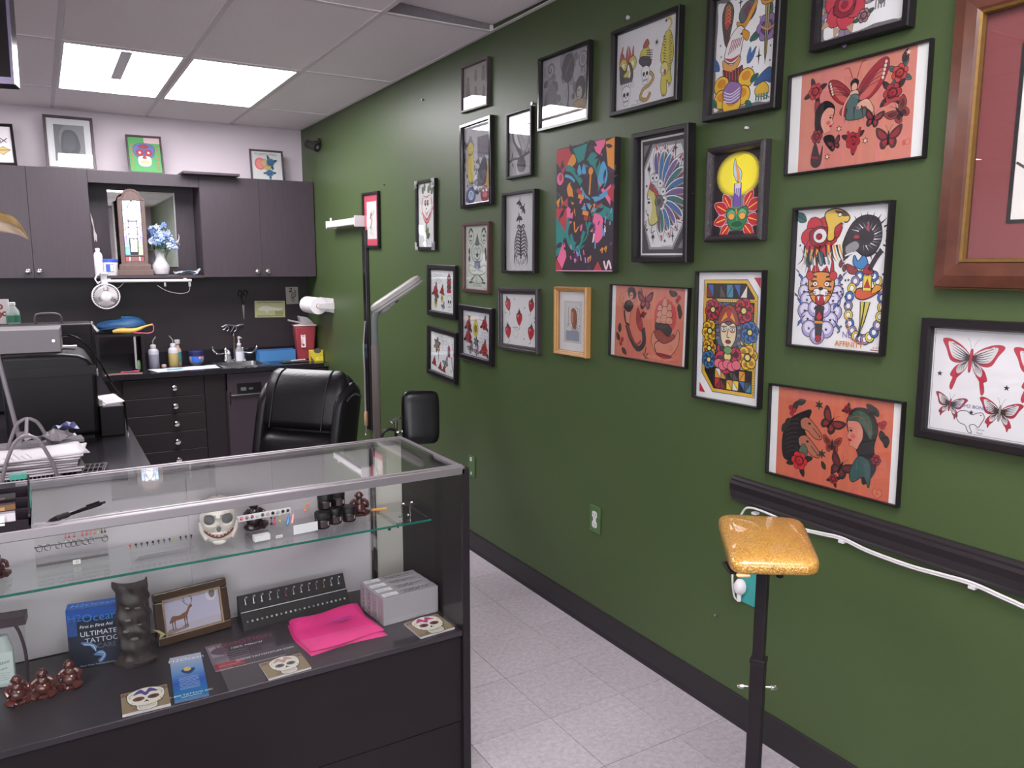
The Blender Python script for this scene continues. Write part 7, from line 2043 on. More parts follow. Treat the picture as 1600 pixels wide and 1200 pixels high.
def a_chief(A):
 W=A.W
 A.R(0,0,W,100,(58,52,58)); A.R(1.0,1,W-1,99,(236,230,234)); A.R(2.6,2.6,W-2.6,97.4,(58,52,58))
 A.P([(W*.08,6+22),(W*.08,76),(W*.26,94),(W*.92,94),(W*.92,26),(W*.7,6),(W*.2,6)],(150,144,150))
 A.P([(W*.1,28),(W*.1,74),(W*.28,91),(W*.84,91),(W*.9,84),(W*.9,28),(W*.68,8),(W*.24,8)],(236,230,234))
 A.P([(W*.08,84),(W*.2,94),(W*.08,94)],(130,124,130)); A.P([(W*.92,16),(W*.92,7),(W*.8,7)],(130,124,130))
 cs=((110,88,150),(58,120,166),(64,116,176),(120,92,156),(50,120,124),(64,110,170),(118,90,150),(48,112,116),(64,110,170),(116,88,150),(60,116,170),(52,112,112))
 for k in range(12):
  a=96-k*16.5; feather(A,W*.42+7*math.cos(R(a)),52+9*math.sin(R(a)),30 if k<9 else 27,a,cs[k],(88,84,84)if k%2 else(130,76,80),(190,40,60))
 A.C([(W*.24,62),(W*.3,70),(W*.42,66),(W*.52,56),(W*.54,44),(W*.48,40),(W*.42,52),(W*.32,60)],(212,206,210),BK,.6)
 for x, y in((.28,66),(.36,66),(.44,61),(.5,54),(.52,47),(.47,42)):A.E(W*x,y,3.4,3.2,(226,222,226),(110,104,110),.5); A.E(W*x,y,1,1,BK)
 A.C([(W*.17,52),(W*.22,58),(W*.34,54),(W*.4,44),(W*.4,32),(W*.34,28),(W*.24,27),(W*.2,30),(W*.19,35),(W*.14,39),(W*.17,43)],(206,194,110),BK,.7)
 A.C([(W*.14,40),(W*.17,50),(W*.24,50),(W*.26,40),(W*.22,32),(W*.18,36)],(226,222,220)); A.E(W*.2,46,1.8,1.1,BK); A.L([(W*.17,49),(W*.22,49)],.9); A.L([(W*.165,35.5),(W*.2,35.5)],1.2,(120,40,44))
 A.P([(W*.2,58),(W*.23,63),(W*.38,54),(W*.42,48),(W*.38,46),(W*.32,54)],(190,44,54),BK,.5); A.R(W*.24,56,W*.28,59,(130,84,100),BK,.4)
 A.E(W*.42,46,5,5,(100,100,96),BK,.7); A.E(W*.42,46,2.4,2.4,(60,56,58)); A.C([(W*.36,42),(W*.4,32),(W*.44,42)],(120,114,110),BK,.5)
 for k in range(3):A.L([(W*.15,31-k*2),(W*.11,29-k*3)],.8)
 A.L([(W*.26,26),(W*.24,20),(W*.32,22)],.8)
 spark(A,W*.74,88,7); spark(A,W*.2,74,7); star(A,W*.2,74,3,8); spark(A,W*.28,16,6); star(A,W*.28,17,3,8); spark(A,W*.7,17,6)
 for x, y in((.58,87),(.88,78),(.15,60),(.16,23),(.54,13)):star(A,W*x,y,1.8)
 A.scrib(W*.46,W*.68,8.6,.5,BK,.4,3)
def a_candle(A):
 W=A.W; A.R(0,0,W,100,(44,38,42))
 for k, c in enumerate(((150,140,60),(196,184,64),(226,208,60),(238,222,70))):A.E(W*.5,72,36-k*2.4,28-k*2.2,c,n=28)
 A.E(W*.62,74,20,22,(244,226,60),n=24)
 A.C([(W*.14,8),(W*.1,30),(W*.24,40),(W*.34,48),(W*.5,46),(W*.7,48),(W*.82,40),(W*.9,28),(W*.86,8),(W*.5,4)],(120,114,116))
 for x, y, ro, l in((.36,32,125,22),(.3,28,155,25),(.66,34,55,22),(.72,30,25,25),(.28,20,195,22),(.34,12,225,20),(.72,20,-15,24),(.66,12,-45,22)):leaf(A,W*x,y,l,ro,(186,48,56),(226,210,210),.3); A.push(W*x,y,1,ro); A.L([(2,0),(l*.8,0)],1.1,(236,200,90)); A.pop()
 A.R(W*.43,34,W*.57,62,(110,84,160),BK,.8); A.R(W*.44,56,W*.56,62,(206,200,206));
 for k in range(3):A.L([(W*(.45+.04*k),58),(W*(.45+.04*k),50-k*2)],1.6,(206,200,214))
 A.C([(W*.48,64),(W*.4,76),(W*.42,92),(W*.46,84),(W*.56,76),(W*.56,66)],(176,206,226),BK,.7); A.C([(W*.48,65),(W*.46,76),(W*.42,88),(W*.52,76),(W*.54,67)],(232,150,70))
 A.L([(W*.5,62),(W*.5,65)],1)
 A.C([(W*.28,26),(W*.32,32),(W*.5,30),(W*.7,33),(W*.73,24),(W*.66,10),(W*.52,5),(W*.36,9)],(52,120,80),BK,.9)
 A.C([(W*.3,26),(W*.4,30),(W*.48,24),(W*.4,18),(W*.32,20)],(110,170,120),BK,.5); A.C([(W*.7,27),(W*.6,31),(W*.53,24),(W*.6,18),(W*.68,20)],(110,170,120),BK,.5)
 A.E(W*.39,22,5,4,(226,160,80),BK,.6); A.E(W*.62,22,5,4,(226,160,80),BK,.6); A.C([(W*.4,12),(W*.52,15),(W*.62,12),(W*.52,10)],(40,90,60),BK,.6); A.L([(W*.5,33),(W*.51,20),(W*.5,16)],1.4,(90,150,100)); A.L([(W*.48,31),(W*.5,25)],1.6,(226,120,60))
 for k in range(6):A.L([(W*(.42+.028*k),34),(W*(.42+.028*k),31)],1.2,(70,140,100))
def a_ribs(A):
 W=A.W; K=(60,54,60)
 for x, y, s, ro in((.44,88,1.0,80),(.56,80,1.1,60),(.44,68,1.1,100)):
  A.push(W*x,y,s,ro); A.C([(-6,0),(0,1.2),(6,.4),(9,0),(5,-1.6),(0,-1.4)],K,None,n=3); A.C([(0,0),(-2,7),(2,5),(4,0)],K,None,n=3); A.C([(-1,0),(-3,-7),(2,-5),(3,0)],K,None,n=3); A.pop()
 A.L([(W*.5,54),(W*.48,36),(W*.5,16)],3.4,(80,74,80))
 for k in range(11):A.L([(W*.46,50-k*3.4),(W*.53,50-k*3.4)],1)
 for sx in(-1,1):
  A.L([(W*.5,57),(W*(.5+sx*.08),60),(W*(.5+sx*.13),56)],2,K)
  for k in range(9):
   y=54-k*4.4; w_=(.10,.15,.18,.20,.21,.21,.20,.18,.15)[k]
   A.L([(W*.5,y),(W*(.5+sx*w_*.55),y+3.4),(W*(.5+sx*w_),y-.5),(W*(.5+sx*w_*1.02),y-5),(W*(.5+sx*w_*.8),y-9),(W*(.5+sx*w_*.45),y-10)],2.2,(70,64,70),True)
   A.L([(W*(.5+sx*w_*.4),y+2),(W*(.5+sx*w_*.85),y-1)],1.1,(150,144,150))
  A.L([(W*(.5+sx*.2),22),(W*(.5+sx*.22),12),(W*(.5+sx*.17),6)],3,K,True)
 for k in range(5):A.L([(W*(.42+.04*k),14-(k%2)*3),(W*(.42+.04*k),9-(k%2)*3)],1)
def a_roseclown(A):
 W=A.W; g=(96,104,72)
 for x, y, ro in((.3,84,110),(.36,88,80),(.7,88,90),(.76,82,60),(.64,84,110)):leaf(A,W*x,y,12,ro,(118,118,104),(90,88,80),.34)
 A.C([(W*.22,70),(W*.3,80),(W*.48,78),(W*.7,80),(W*.8,68),(W*.76,50),(W*.62,44),(W*.4,44),(W*.24,54)],(240,232,232),(206,90,96),1.2)
 A.L([(W*.3,78),(W*.22,66),(W*.24,54)],1.6,(206,80,90)); A.L([(W*.74,76),(W*.8,64),(W*.74,52)],1.6,(206,80,90))
 for x in(.42,.56):A.E(W*x,69,3.4,5,BK); A.E(W*x+.6,70,1.2,1.6,WHT); A.L([(W*x-4,76),(W*x,79),(W*x+4,76)],.9)
 A.E(W*.48,60,2,1.6,BK); A.L([(W*.38,57),(W*.48,53),(W*.6,57)],1,BK); A.L([(W*.42,54),(W*.48,50),(W*.56,54)],.9)
 A.C([(W*.26,54),(W*.36,50),(W*.5,44),(W*.64,50),(W*.74,54),(W*.64,42),(W*.5,37),(W*.34,42)],(206,70,84),BK,.5); A.L([(W*.32,48),(W*.5,40),(W*.68,48)],1.4,(236,210,210)); A.L([(W*.18,52),(W*.24,56),(W*.3,52)],1.6,(206,80,90)); A.L([(W*.8,64),(W*.88,60),(W*.82,58)],1.4,(206,80,90))
 for k in range(4):A.L([(W*.46,37),(W*(.36+.07*k),30)],.9,(150,100,96))
 A.L([(W*.46,37),(W*.48,24),(W*.46,12),(W*.56,2)],1.3,(110,108,96)); leaf(A,W*.47,22,15,130,g,BK,.3); leaf(A,W*.48,18,14,60,(120,130,80),BK,.3); leaf(A,W*.5,14,13,30,g,BK,.3)
def a_clown(A):
 W=A.W; K=(72,68,72); L_=(206,208,200)
 A.R(0,0,W,100,(208,208,200))
 for sx in(-1,1):
  A.C([(W*.5+sx*W*.17,80),(W*.5+sx*W*.22,94),(W*.5+sx*W*.34,94),(W*.5+sx*W*.36,80),(W*.5+sx*W*.28,72)],L_,K,1); A.E(W*.5+sx*W*.25,84,2,2.4,K); A.E(W*.5+sx*W*.31,84,2,2.4,K); A.E(W*.5+sx*W*.28,77,2.6,1.4,K); A.L([(W*.5+sx*W*.2,90),(W*.5+sx*W*.28,95),(W*.5+sx*W*.36,88)],2.6,K)
 A.P([(W*.4,70),(W*.5,88),(W*.6,70)],(110,106,110),K,.6)
 A.C([(W*.3,50),(W*.28,64),(W*.38,71),(W*.5,68),(W*.62,71),(W*.72,64),(W*.7,50),(W*.6,44),(W*.4,44)],L_,K,1.1); A.E(W*.43,60,5,5,L_,K,.8); A.E(W*.57,60,5,5,L_,K,.8); A.E(W*.5,54,3.4,3.4,K); A.L([(W*.38,50),(W*.5,46),(W*.62,50)],1.2,K)
 A.P([(W*.4,44),(W*.6,44),(W*.64,34),(W*.36,34)],(104,100,104),K,.6)
 A.C([(W*.18,38),(W*.5,32),(W*.82,38),(W*.84,28),(W*.5,22),(W*.16,28)],L_,K,1); A.scrib(W*.26,W*.74,30,1.5,K,.8,4)
 A.L([(W*.24,14),(W*.5,22),(W*.76,14)],3,K); A.C([(W*.28,12),(W*.4,20),(W*.5,22),(W*.5,10)],L_,K,.9); A.C([(W*.72,12),(W*.6,20),(W*.5,22),(W*.5,10)],L_,K,.9); A.L([(W*.16,10),(W*.3,11)],3,K); A.L([(W*.7,11),(W*.84,10)],3,K)
 for x, y in((.16,60),(.84,60),(.16,48),(.86,50)):A.C([(W*x,y+6),(W*x+3,y),(W*x,y-6),(W*x-3,y)],K)
 A.T('TIL WE MEET',W*.5,4,5,(96,92,92))
 A.scrib(W*.78,W*.94,1.6,.6,K,.5,2)
def flash(seed,spec,script):
 def f(A):
  W=A.W
  for k,(x,y,w_)in enumerate(script):A.scrib(W*x,W*(x+w_),y,3.2,(120,114,124),.8,seed+k,18); A.scrib(W*x,W*(x+w_*.8),y-7,2.6,(130,124,134),.7,seed+k+40,14)
  for kind, x, y, s in spec:
   if kind=='rose':rose(A,W*x,y,s,(190,50,60),(130,34,46),3,(70,84,70))
   elif kind=='skull':skull(A,W*x,y,s)
   elif kind=='yel':A.C([(W*x,y+s),(W*x-s*.6,y),(W*x,y-s),(W*x+s*.6,y)],(214,196,70),BK,.7); A.E(W*x,y,s*.3,s*.4,(150,120,50),BK,.5)
   elif kind=='tower':
    for q in range(4):A.C([(W*x-s*.5,y-s+q*s*.5),(W*x+s*.5,y-s+q*s*.5),(W*x+s*.36,y-s+q*s*.5+s*.4),(W*x-s*.36,y-s+q*s*.5+s*.4)],(190,52,62)if q%2==0 else(90,84,92),BK,.6)
    A.P([(W*x-s*.3,y+s),(W*x+s*.3,y+s),(W*x,y+s*1.4)],(180,50,60),BK,.5)
   elif kind=='leafy':
    for q in range(6):leaf(A,W*x,y,s,20+q*60,(86,104,80))
    A.E(W*x,y,s*.4,s*.5,(130,120,150),BK,.6)
   elif kind=='bird':bfly(A,W*x,y,s,30,(110,104,112),(160,154,160))
   elif kind=='drip':
    for q in range(14):A.E(W*x+((q*7)%10-5),y+((q*11)%36-18),1.2,1.4,(70,64,70)if q%3 else(170,50,60))
   elif kind=='dag':dagger(A,W*x,y,s)
 return f
def a_hearts(A):
 W=A.W; c=(186,40,56)
 def flame_heart(x,y,s,ro):
  A.push(x,y,s/10,ro)
  A.C([(0,-9),(-6,-2),(-6,4),(-2.6,5.4),(0,3),(2.6,5.4),(6,4),(6,-2)],c,BK,.7); A.E(-3,2,1.2,1.8,(230,150,150))
  for q in range(3):A.C([(-2.4+q*1.8,5),(-2+q*1.8,9+q%2*3),(-.4+q*1.8,5)],(110,40,48),BK,.4,3)
  A.L([(0,-9),(1,-13),(-2,-15)],1,BK)
  A.pop()
 for x, y, s, ro in((.16,80,15,20),(.85,80,14,-15),(.5,54,16,0),(.16,26,16,8),(.84,28,16,-10)):flame_heart(W*x,y,s,ro)
 for x, y in((.36,90),(.66,74),(.08,62),(.95,56),(.64,14),(.94,48)):A.E(W*x,y,1.3,1.8,BK)
 A.scrib(W*.3,W*.46,34,1.4,(70,64,70),.8,3); A.L([(W*.34,28),(W*.32,20),(W*.4,14),(W*.46,22),(W*.44,29),(W*.36,27)],.6,(110,104,110))
def a_gold(A):
 W=A.W; A.R(W*.18,14,W*.82,84,(206,198,200),(130,122,126),.5); A.R(W*.25,17,W*.75,81,(214,206,208)); A.R(W*.25,17,W*.75,34,(150,152,170)); A.L([(W*.34,74),(W*.34,44)],.9,(90,80,84)); A.L([(W*.3,40),(W*.34,46),(W*.38,40)],.9,(90,80,84))
 A.C([(W*.44,66),(W*.5,72),(W*.62,68),(W*.66,52),(W*.6,38),(W*.5,42),(W*.46,54)],(150,96,74),BK,.5); A.C([(W*.44,64),(W*.52,66),(W*.52,50),(W*.46,46),(W*.43,54)],(196,130,106),BK,.4)
 for k in range(16):A.E(W*.62+(k*5)%11,74-k*2.4,1,1.3,(70,60,60)if k%2 else(170,150,130))
 for k in range(8):A.L([(W*(.47+.03*k),42),(W*(.46+.032*k),32+k%3)],1,(130,90,74))
def a_stained(A):
 W=A.W; r=random.Random(14)
 m=6
 fr_=[(m,8+12),(m,94),(W-m-10,94),(W-m,82),(W-m,6),(m+12,6)]
 A.P(fr_,(226,176,50),(60,96,150),.8)
 A.P([(m+2.4,22),(m+2.4,91.6),(W-m-11,91.6),(W-m-2.4,81),(W-m-2.4,8.4),(m+13,8.4)],BK)
 A.P([(W-10,96),(W-3.4,96),(W-3.4,88)],(190,44,60)); A.P([(3.4,12),(3.4,4),(10,4)],(190,44,60))
 cs=(YEL,GOLD_,RED,BLU,(40,36,40),(226,220,214),(70,140,170),(90,80,76),DRED)
 def shards(x0,x1,y0,y1,n,rows):
  w_=(x1-x0)/n; h_=(y1-y0)/rows
  for q in range(rows):
   for k in range(n):
    a, b_=x0+k*w_, y0+q*h_; p=[(a,b_),(a+w_,b_),(a+w_,b_+h_),(a,b_+h_)]
    i=r.randint(0,1)
    for tri in((p[0],p[1],p[2]),(p[0],p[2],p[3]))if i else((p[0],p[1],p[3]),(p[1],p[2],p[3])):
     cx, cy=sum(v[0]for v in tri)/3, sum(v[1]for v in tri)/3
     A.P([(cx+(v[0]-cx)*.86,cy+(v[1]-cy)*.86)for v in tri],r.choice(cs))
 shards(m+3,W-m-10,80.5,91,6,1); shards(m+14,W-m-3,9,25,6,2); shards(m+3,W-m-3,29,77,6,6)
 A.R(m+1,77.4,W-m-1,79.6,(232,190,60)); A.R(m+1,26,W-m-1,28.2,(232,190,60))
 for k in range(26):A.E(m+2+k*(W-2*m-4)/25,78.5,.5,.5,BK,n=6); A.E(m+2+k*(W-2*m-4)/25,27.1,.5,.5,BK,n=6)
 for k in range(40):A.E(m+1.2,22+k*1.75,.4,.4,BK,n=6); A.E(W-m-1.2,8+k*1.8,.4,.4,BK,n=6)
 def fl(x,y,s,c,d):
  for k in range(6):
   a=R(k*60+15); A.E(x+s*.55*math.cos(a),y+s*.6*math.sin(a),s*.5,s*.46,c,BK,.7,n=12); A.E(x+s*.62*math.cos(a),y+s*.66*math.sin(a),s*.28,s*.22,d,n=10)
  A.E(x,y,s*.42,s*.4,(40,34,38)); A.E(x,y,s*.26,s*.24,(226,210,120),BK,.5)
 fl(W*.24,71,8,(190,50,66),(110,34,50)); fl(W*.72,71,9,(196,52,70),(120,36,50)); fl(W*.2,54,8,(232,184,50),(160,110,40)); fl(W*.82,55,8,(64,120,180),(40,70,120)); fl(W*.2,40,7,(226,170,50),(150,96,40)); fl(W*.2,31,7,(64,116,170),(40,66,110)); fl(W*.8,36,9,(234,188,60),(170,120,50)); fl(W*.5,35,13,(196,44,70),(80,32,44));
 for k in range(5):A.E(W*(.36+.07*k),29-(k%2)*1.5,4.4,3.4,(226,110,130),BK,.6)
 A.C([(W*.34,44),(W*.3,58),(W*.36,68),(W*.5,72),(W*.62,68),(W*.68,58),(W*.64,44)],(90,92,110),BK,.8)
 for k in range(6):A.E(W*(.33 if k%2 else .66),46+k*3,2,1.6,(120,120,140),BK,.5)
 A.C([(W*.34,60),(W*.38,71),(W*.5,75),(W*.6,71),(W*.65,60),(W*.5,63)],(150,70,60),BK,.8); A.C([(W*.38,62),(W*.5,72),(W*.6,62),(W*.5,66)],(226,150,60)); A.E(W*.5,69,2,3,(190,40,50),BK,.5)
 A.C([(W*.38,58),(W*.42,61),(W*.5,59),(W*.57,61),(W*.61,58),(W*.6,48),(W*.5,41),(W*.4,47)],(226,206,170),BK,.8)
 for x in(.43,.56):A.E(W*x,55,2.6,1.4,(190,60,60)); A.E(W*x,56,2.2,1.2,WHT,BK,.5); A.E(W*x,56,.8,.8,BK); A.L([(W*x-3,58.4),(W*x+3,58.4)],.8)
 A.L([(W*.5,57),(W*.48,50.5),(W*.52,50)],.8); A.E(W*.5,46.6,2.6,1.3,(130,30,40),BK,.4)
 A.C([(W*.44,40),(W*.5,43),(W*.57,40),(W*.5,37)],(110,150,90),BK,.6)
def a_affinity(A):
 W=A.W
 rose(A,W*.26,80,15,(196,40,56),(150,30,44),0,hi=(226,220,226)); leaf(A,W*.1,92,12,150,(36,96,96)); leaf(A,W*.18,70,12,260,(36,96,110)); leaf(A,W*.28,70,11,280,(36,96,110))
 A.C([(W*.32,96),(W*.42,99),(W*.52,97),(W*.58,93),(W*.56,90),(W*.5,90),(W*.44,84),(W*.42,78),(W*.36,78),(W*.36,86)],(226,186,80),BK,.9); A.C([(W*.42,98),(W*.52,97),(W*.58,94),(W*.5,94)],(90,66,50)); A.E(W*.48,95,1.4,1,WHT,BK,.5); A.C([(W*.44,86),(W*.52,89),(W*.48,80),(W*.44,80)],(176,40,56),BK,.6); A.P([(W*.5,90),(W*.52,86),(W*.53,90)],WHT,BK,.3)
 for k in range(7):A.L([(W*(.1+.03*k),74-k%2*3),(W*(.08+.03*k),64),(W*(.02+.05*k),60-k%3*3)],1.8,(226,166,60)if k%2 else BK,True)
 for k in range(6):A.L([(W*(.34+.03*k),74),(W*(.36+.035*k),66),(W*(.4+.035*k),62)],1.8,(226,166,60)if k%2 else BK,True)
 A.C([(W*.54,76),(W*.62,88),(W*.74,93),(W*.88,90),(W*.92,78),(W*.86,68),(W*.76,66),(W*.66,70),(W*.56,64),(W*.54,70)],(52,48,54),BK,.8)
 for k in range(14):a=R(120-k*15); A.L([(W*.77+15*math.cos(a),79+12*math.sin(a)),(W*.77+21*math.cos(a),79+17*math.sin(a))],1.4,BK,True)
 for k in range(16):
  a=R(140-k*16); A.L([(W*.76+7*math.cos(a),79+6*math.sin(a)),(W*.76+13*math.cos(a+.15),79+10*math.sin(a+.15))],.9,(130,126,132)if k%2 else WHT,True)
 A.C([(W*.56,72),(W*.66,76),(W*.7,72),(W*.6,66)],(150,146,152)); A.E(W*.67,79,2.4,1.3,(170,60,60),BK,.6); A.P([(W*.76,84),(W*.79,90),(W*.8,82)],(170,80,96),BK,.5); A.L([(W*.56,66),(W*.64,68),(W*.72,66)],1,WHT)
 A.C([(W*.66,66),(W*.7,62),(W*.76,66),(W*.8,60),(W*.74,57),(W*.66,60)],(70,130,190),BK,.7); A.C([(W*.58,60),(W*.66,58),(W*.72,54),(W*.62,54)],(150,60,60),BK,.6)
 for x, y in((.52,60),(.56,57),(.52,50)):A.C([(W*x,y+3),(W*x+1.4,y),(W*x,y-2),(W*x-1.4,y)],(120,60,66),BK,.4)
 for k in range(8):A.L([(W*(.12+.045*k),60),(W*(.1+.045*k),66),(W*(.06+.05*k),72-k%3*2)],2,BK if k%2 else(150,146,152),True)
 flames(A,W*.14,W*.46,50,12,(196,44,56),6,3)
 for(x,y,r_)in[(.14,46,5),(.12,40,5),(.16,34,6),(.14,26,6),(.18,20,6),(.2,13,6),(.46,46,5),(.5,40,5),(.46,34,6),(.48,26,6),(.44,20,6),(.4,13,6),(.3,8,6),(.26,28,6),(.36,28,6)]:A.E(W*x,y,r_,r_,(176,160,206),BK,.6,n=14); A.E(W*x,y+1,r_*.7,r_*.7,(222,214,236),n=12); star(A,W*x,y,1.6)
 A.C([(W*.18,50),(W*.24,54),(W*.38,54),(W*.45,50),(W*.45,42),(W*.4,34),(W*.32,31),(W*.23,34),(W*.18,42)],(222,140,60),BK,.9)
 for sx in(-1,1):
  for k in range(4):A.L([(W*.315+sx*4,51-k*3),(W*.315+sx*9,52-k*4)],1.3)
  A.E(W*.315+sx*5,46,2,1.5,WHT,BK,.6); A.E(W*.315+sx*5,46,.8,.8,RED); A.E(W*.315+sx*3,40,3.4,2.6,WHT,BK,.5); A.E(W*.315+sx*10,52,3,3,(196,60,60),BK,.5)
  for k in range(3):A.L([(W*.315+sx*4,40-k),(W*.315+sx*12,42-k*2.4)],.5)
 A.E(W*.315,42.6,2,1.3,BK); A.C([(W*.27,37),(W*.36,37),(W*.35,31.4),(W*.28,31.4)],(170,30,44),BK,.7)
 for x in(.28,.35):A.P([(W*x,37),(W*x+1.2,33.4),(W*x+2.2,37)],WHT,BK,.3)
 A.P([(W*.27,30),(W*.36,30),(W*.345,8),(W*.285,8)],(60,54,60),BK,.6); A.P([(W*.28,22),(W*.315,26),(W*.35,22),(W*.315,19)],(190,40,54),BK,.5); A.L([(W*.27,18),(W*.36,18)],1.8,GOLD_); A.E(W*.315,6,2.4,2.6,(170,36,50),BK,.5)
 for x, y, ro, fx in((.1,48,0,-1),(.5,46,0,1),(.1,30,0,-1),(.46,27,0,1),(.06,14,0,1),(.56,12,0,-1)):bolt(A,W*x,y,8,ro,fx,(64,110,190))
 for k in range(22):
  a=R(k*360/22); x, y=W*.8+13*math.cos(a), 31+23*math.sin(a); A.E(x,y,3.2,3.4,((226,200,80),(64,110,190),(150,130,180))[k%3],BK,.6,n=12); A.E(x,y,1.7,1.9,WHT,BK,.4,n=10)
 A.P([(W*.76,34),(W*.85,34),(W*.8,20),(W*.74,7),(W*.77,20)],(206,190,90),BK,.8); A.L([(W*.8,34),(W*.78,20),(W*.75,9)],1); A.C([(W*.7,38),(W*.78,36),(W*.9,40),(W*.94,44),(W*.84,43),(W*.72,43)],(206,90,60),BK,.8); A.C([(W*.86,40),(W*.96,44),(W*.9,46)],GOLD_,BK,.5)
 A.R(W*.77,42,W*.85,52,(226,200,80),BK,.7); A.P([(W*.78,44),(W*.81,50),(W*.84,44)],RED,BK,.4); A.C([(W*.76,54),(W*.81,60),(W*.86,54)],(170,44,60),BK,.6); A.L([(W*.82,56),(W*.88,64),(W*.93,69)],3.6,(60,46,54))
 A.T('KG',W*.64,17.4,6,GOLD_,rot=-80)if False else None
 A.T('K',W*.63,20,6,(222,160,50)); A.T('G',W*.63,14.6,6,(222,160,50)); A.T('NE',W*.63,8.4,6,PUR)
 A.T('TATTOO',W*.74,6.6,2.6,(176,40,70)); A.T('AFFINITY',W*.66,1.8,5.6,(200,84,30)); A.T('AFFINITY',W*.657,2.0,5.6,(226,150,50)); A.T('& ART',W*.945,2.2,2.2,(150,40,50)); A.L([(W*.88,1.2),(W*.99,1.2)],.6,DRED)
 for k in range(26):
  r_=random.Random(k); x, y=r_.choice((.04,.56,.52,.97,.6))+r_.uniform(-.02,.02), r_.uniform(4,97); star(A,W*x,y,1.3)
def a_redmat(A):
 W=A.W
 for k in range(9):A.C([(W*(.3+.05*(k%5)),30+k*5),(W*(.36+.05*(k%5)),36+k*5),(W*(.42+.04*(k%4)),30+k*5)],((150,130,90),(120,110,112),(190,80,70))[k%3],(90,80,80),.5)
 A.L([(W*.4,16),(W*.5,36),(W*.62,62),(W*.72,78)],1.6,(120,110,104)); A.scrib(W*.3,W*.7,14,2.5,(160,150,150),.7,2); A.E(W*.7,72,5,5,(206,190,180),(120,110,110),.6)
def a_butter(A):
 W=A.W
 A.R(1.2,1.2,W-1.2,98.6,(90,84,90)); A.R(1.6,1.6,W-1.6,98.2,(226,218,224))
 G=(170,162,168)
 def bf(x,y,s,c,tail=True,rot=0,in_=G,glow=None):
  A.push(x,y,s/10,rot)
  for fx in(-1,1):
   A.push(0,0,1,0,fx)
   A.C([(1,-1),(4,-3),(6,-5),(7.2,-8),(6,-9),(5.4,-11),(4.6,-9),(3,-7),(1.2,-4)],c,BK,.25)
   A.C([(1,-1),(3.6,-2.6),(5,-5),(4.6,-7),(2.6,-6),(1.2,-3.6)],(206,198,202))
   if tail:A.C([(4.4,-8),(5.8,-8.6),(6.8,-12.5),(6,-14),(5.2,-12)],c,BK,.2)
   A.C([(.5,.5),(4,4),(9,6.2),(12,5.6),(10,2),(8,-2),(5,-2.8),(2,-1.6)],c,BK,.25)
   A.C([(.8,.6),(4,3.4),(8.8,5.2),(9.6,4),(7.4,-.6),(4,-1.6),(2,-1)],(214,206,210))
   if glow:A.C([(.6,.4),(3,2),(4,0),(2,-1.6)],glow)
   for q in range(6):A.L([(.6,.3-q*.25),(4.2,2.5-q*.9),(8.9-q*.4,4.9-q*1.25)],1.5,(60,52,58),True)
   for q in range(3):A.E(9.2-q*.2-1.2,4.9-q*.0,.5,.35,(226,220,224),BK,.15,n=8)if q==0 else A.L([(5+q,4.2),(6+q,4.6)],.3)
   for q in range(4):A.L([(1,-1.4),(2.2+q*.6,-3.6-q*.1),(2.4+q*.8,-6)],1.0,(80,72,78),True)
   A.L([(.3,3),(1.2,6),(2.4,7.6)],.2)
   A.pop()
  A.C([(-.5,-4.4),(-.5,2),(0,3.4),(.5,2),(.5,-4.4),(0,-6)],c if not glow else(150,140,130),BK,.25)
  A.pop()
 bf(W*.225,74,24,(186,52,70),True,-4); bf(W*.62,70,24,(186,52,70),True,-4)
 bf(W*.125,28,13,(150,50,62),False,-8); bf(W*.405,27,16,(176,48,66),False,-4,glow=(230,170,80)); bf(W*.78,26,15,(150,50,62),False,4)
 A.T('BOOMZ BONET',W*.245,26,4.6,(58,52,140))
 A.push(-W*.105,0)
 A.L([(W*.33,23),(W*.29,22),(W*.27,17),(W*.29,11),(W*.325,9),(W*.345,3),(W*.365,3),(W*.35,9),(W*.375,11),(W*.40,9),(W*.415,13),(W*.43,19),(W*.415,23),(W*.385,22),(W*.36,20),(W*.33,23)],.7,(70,64,74)); star(A,W*.355,22,2.6); A.E(W*.41,20.5,.6,.6)
 A.T('Tattoo',W*.41,6,3,(70,64,110)); A.T('Flash',W*.41,2.6,3,(70,64,110)); A.pop()
 star(A,W*.05,56,3); star(A,W*.43,49,3); star(A,W*.7,12,3)
def a_maroon(A):
 W=A.W
 A.R(W*.1,4,W*.9,96,(224,214,212))
 lady(A,W*.5,56,40,(60,50,52),(206,180,166)); A.scrib(W*.14,W*.4,30,3,(70,60,60),1,3); A.L([(W*.02,34),(W*.1,30)],1.5,(70,60,60)); rose(A,W*.74,24,12,(150,60,66),(110,40,46),3)
NW=lambda nm:nm
FP='framed prints on the green wall'
def wp(name,label,y,z,w,h,roll,d,b,fm,art,paper=(226,220,224),lean=0,**k):
 return picture(name,label,mtx_wall(y,z,1.9215-math.sin(R(lean))*h/2,R(roll),R(lean)),w,h,d,b,fm,art,paper,**k)
wp('portrait_print','small taupe-framed picture of faded grey portraits, highest and farthest of the top row',3.555,2.414,.279,.224,-1.4,.02,.012,M_FGRB,a_portraits,(176,164,162))
wp('cartoon_print','glossy black frame with a crowded purple drawing and a yellow figure',3.537,2.040,.321,.417,.5,.025,.02,M_FBLG,a_purple,(206,196,208))
wp('raven_print','narrow black-framed grey raven drawing on a branch',3.130,2.084,.221,.295,0,.02,.012,M_FBLK,a_raven,(190,184,190))
wp('zentangle_print','black-framed grey pattern drawing with a striped lower edge, top row',2.778,2.260,.366,.301,-.7,.025,.014,M_FBLG,a_zen,(176,168,176))
wp('tiger_print','black-framed flash sheet with skulls and a climbing yellow tiger',2.270,2.248,.367,.305,0,.028,.017,M_FBLK,a_tiger,(234,226,232))
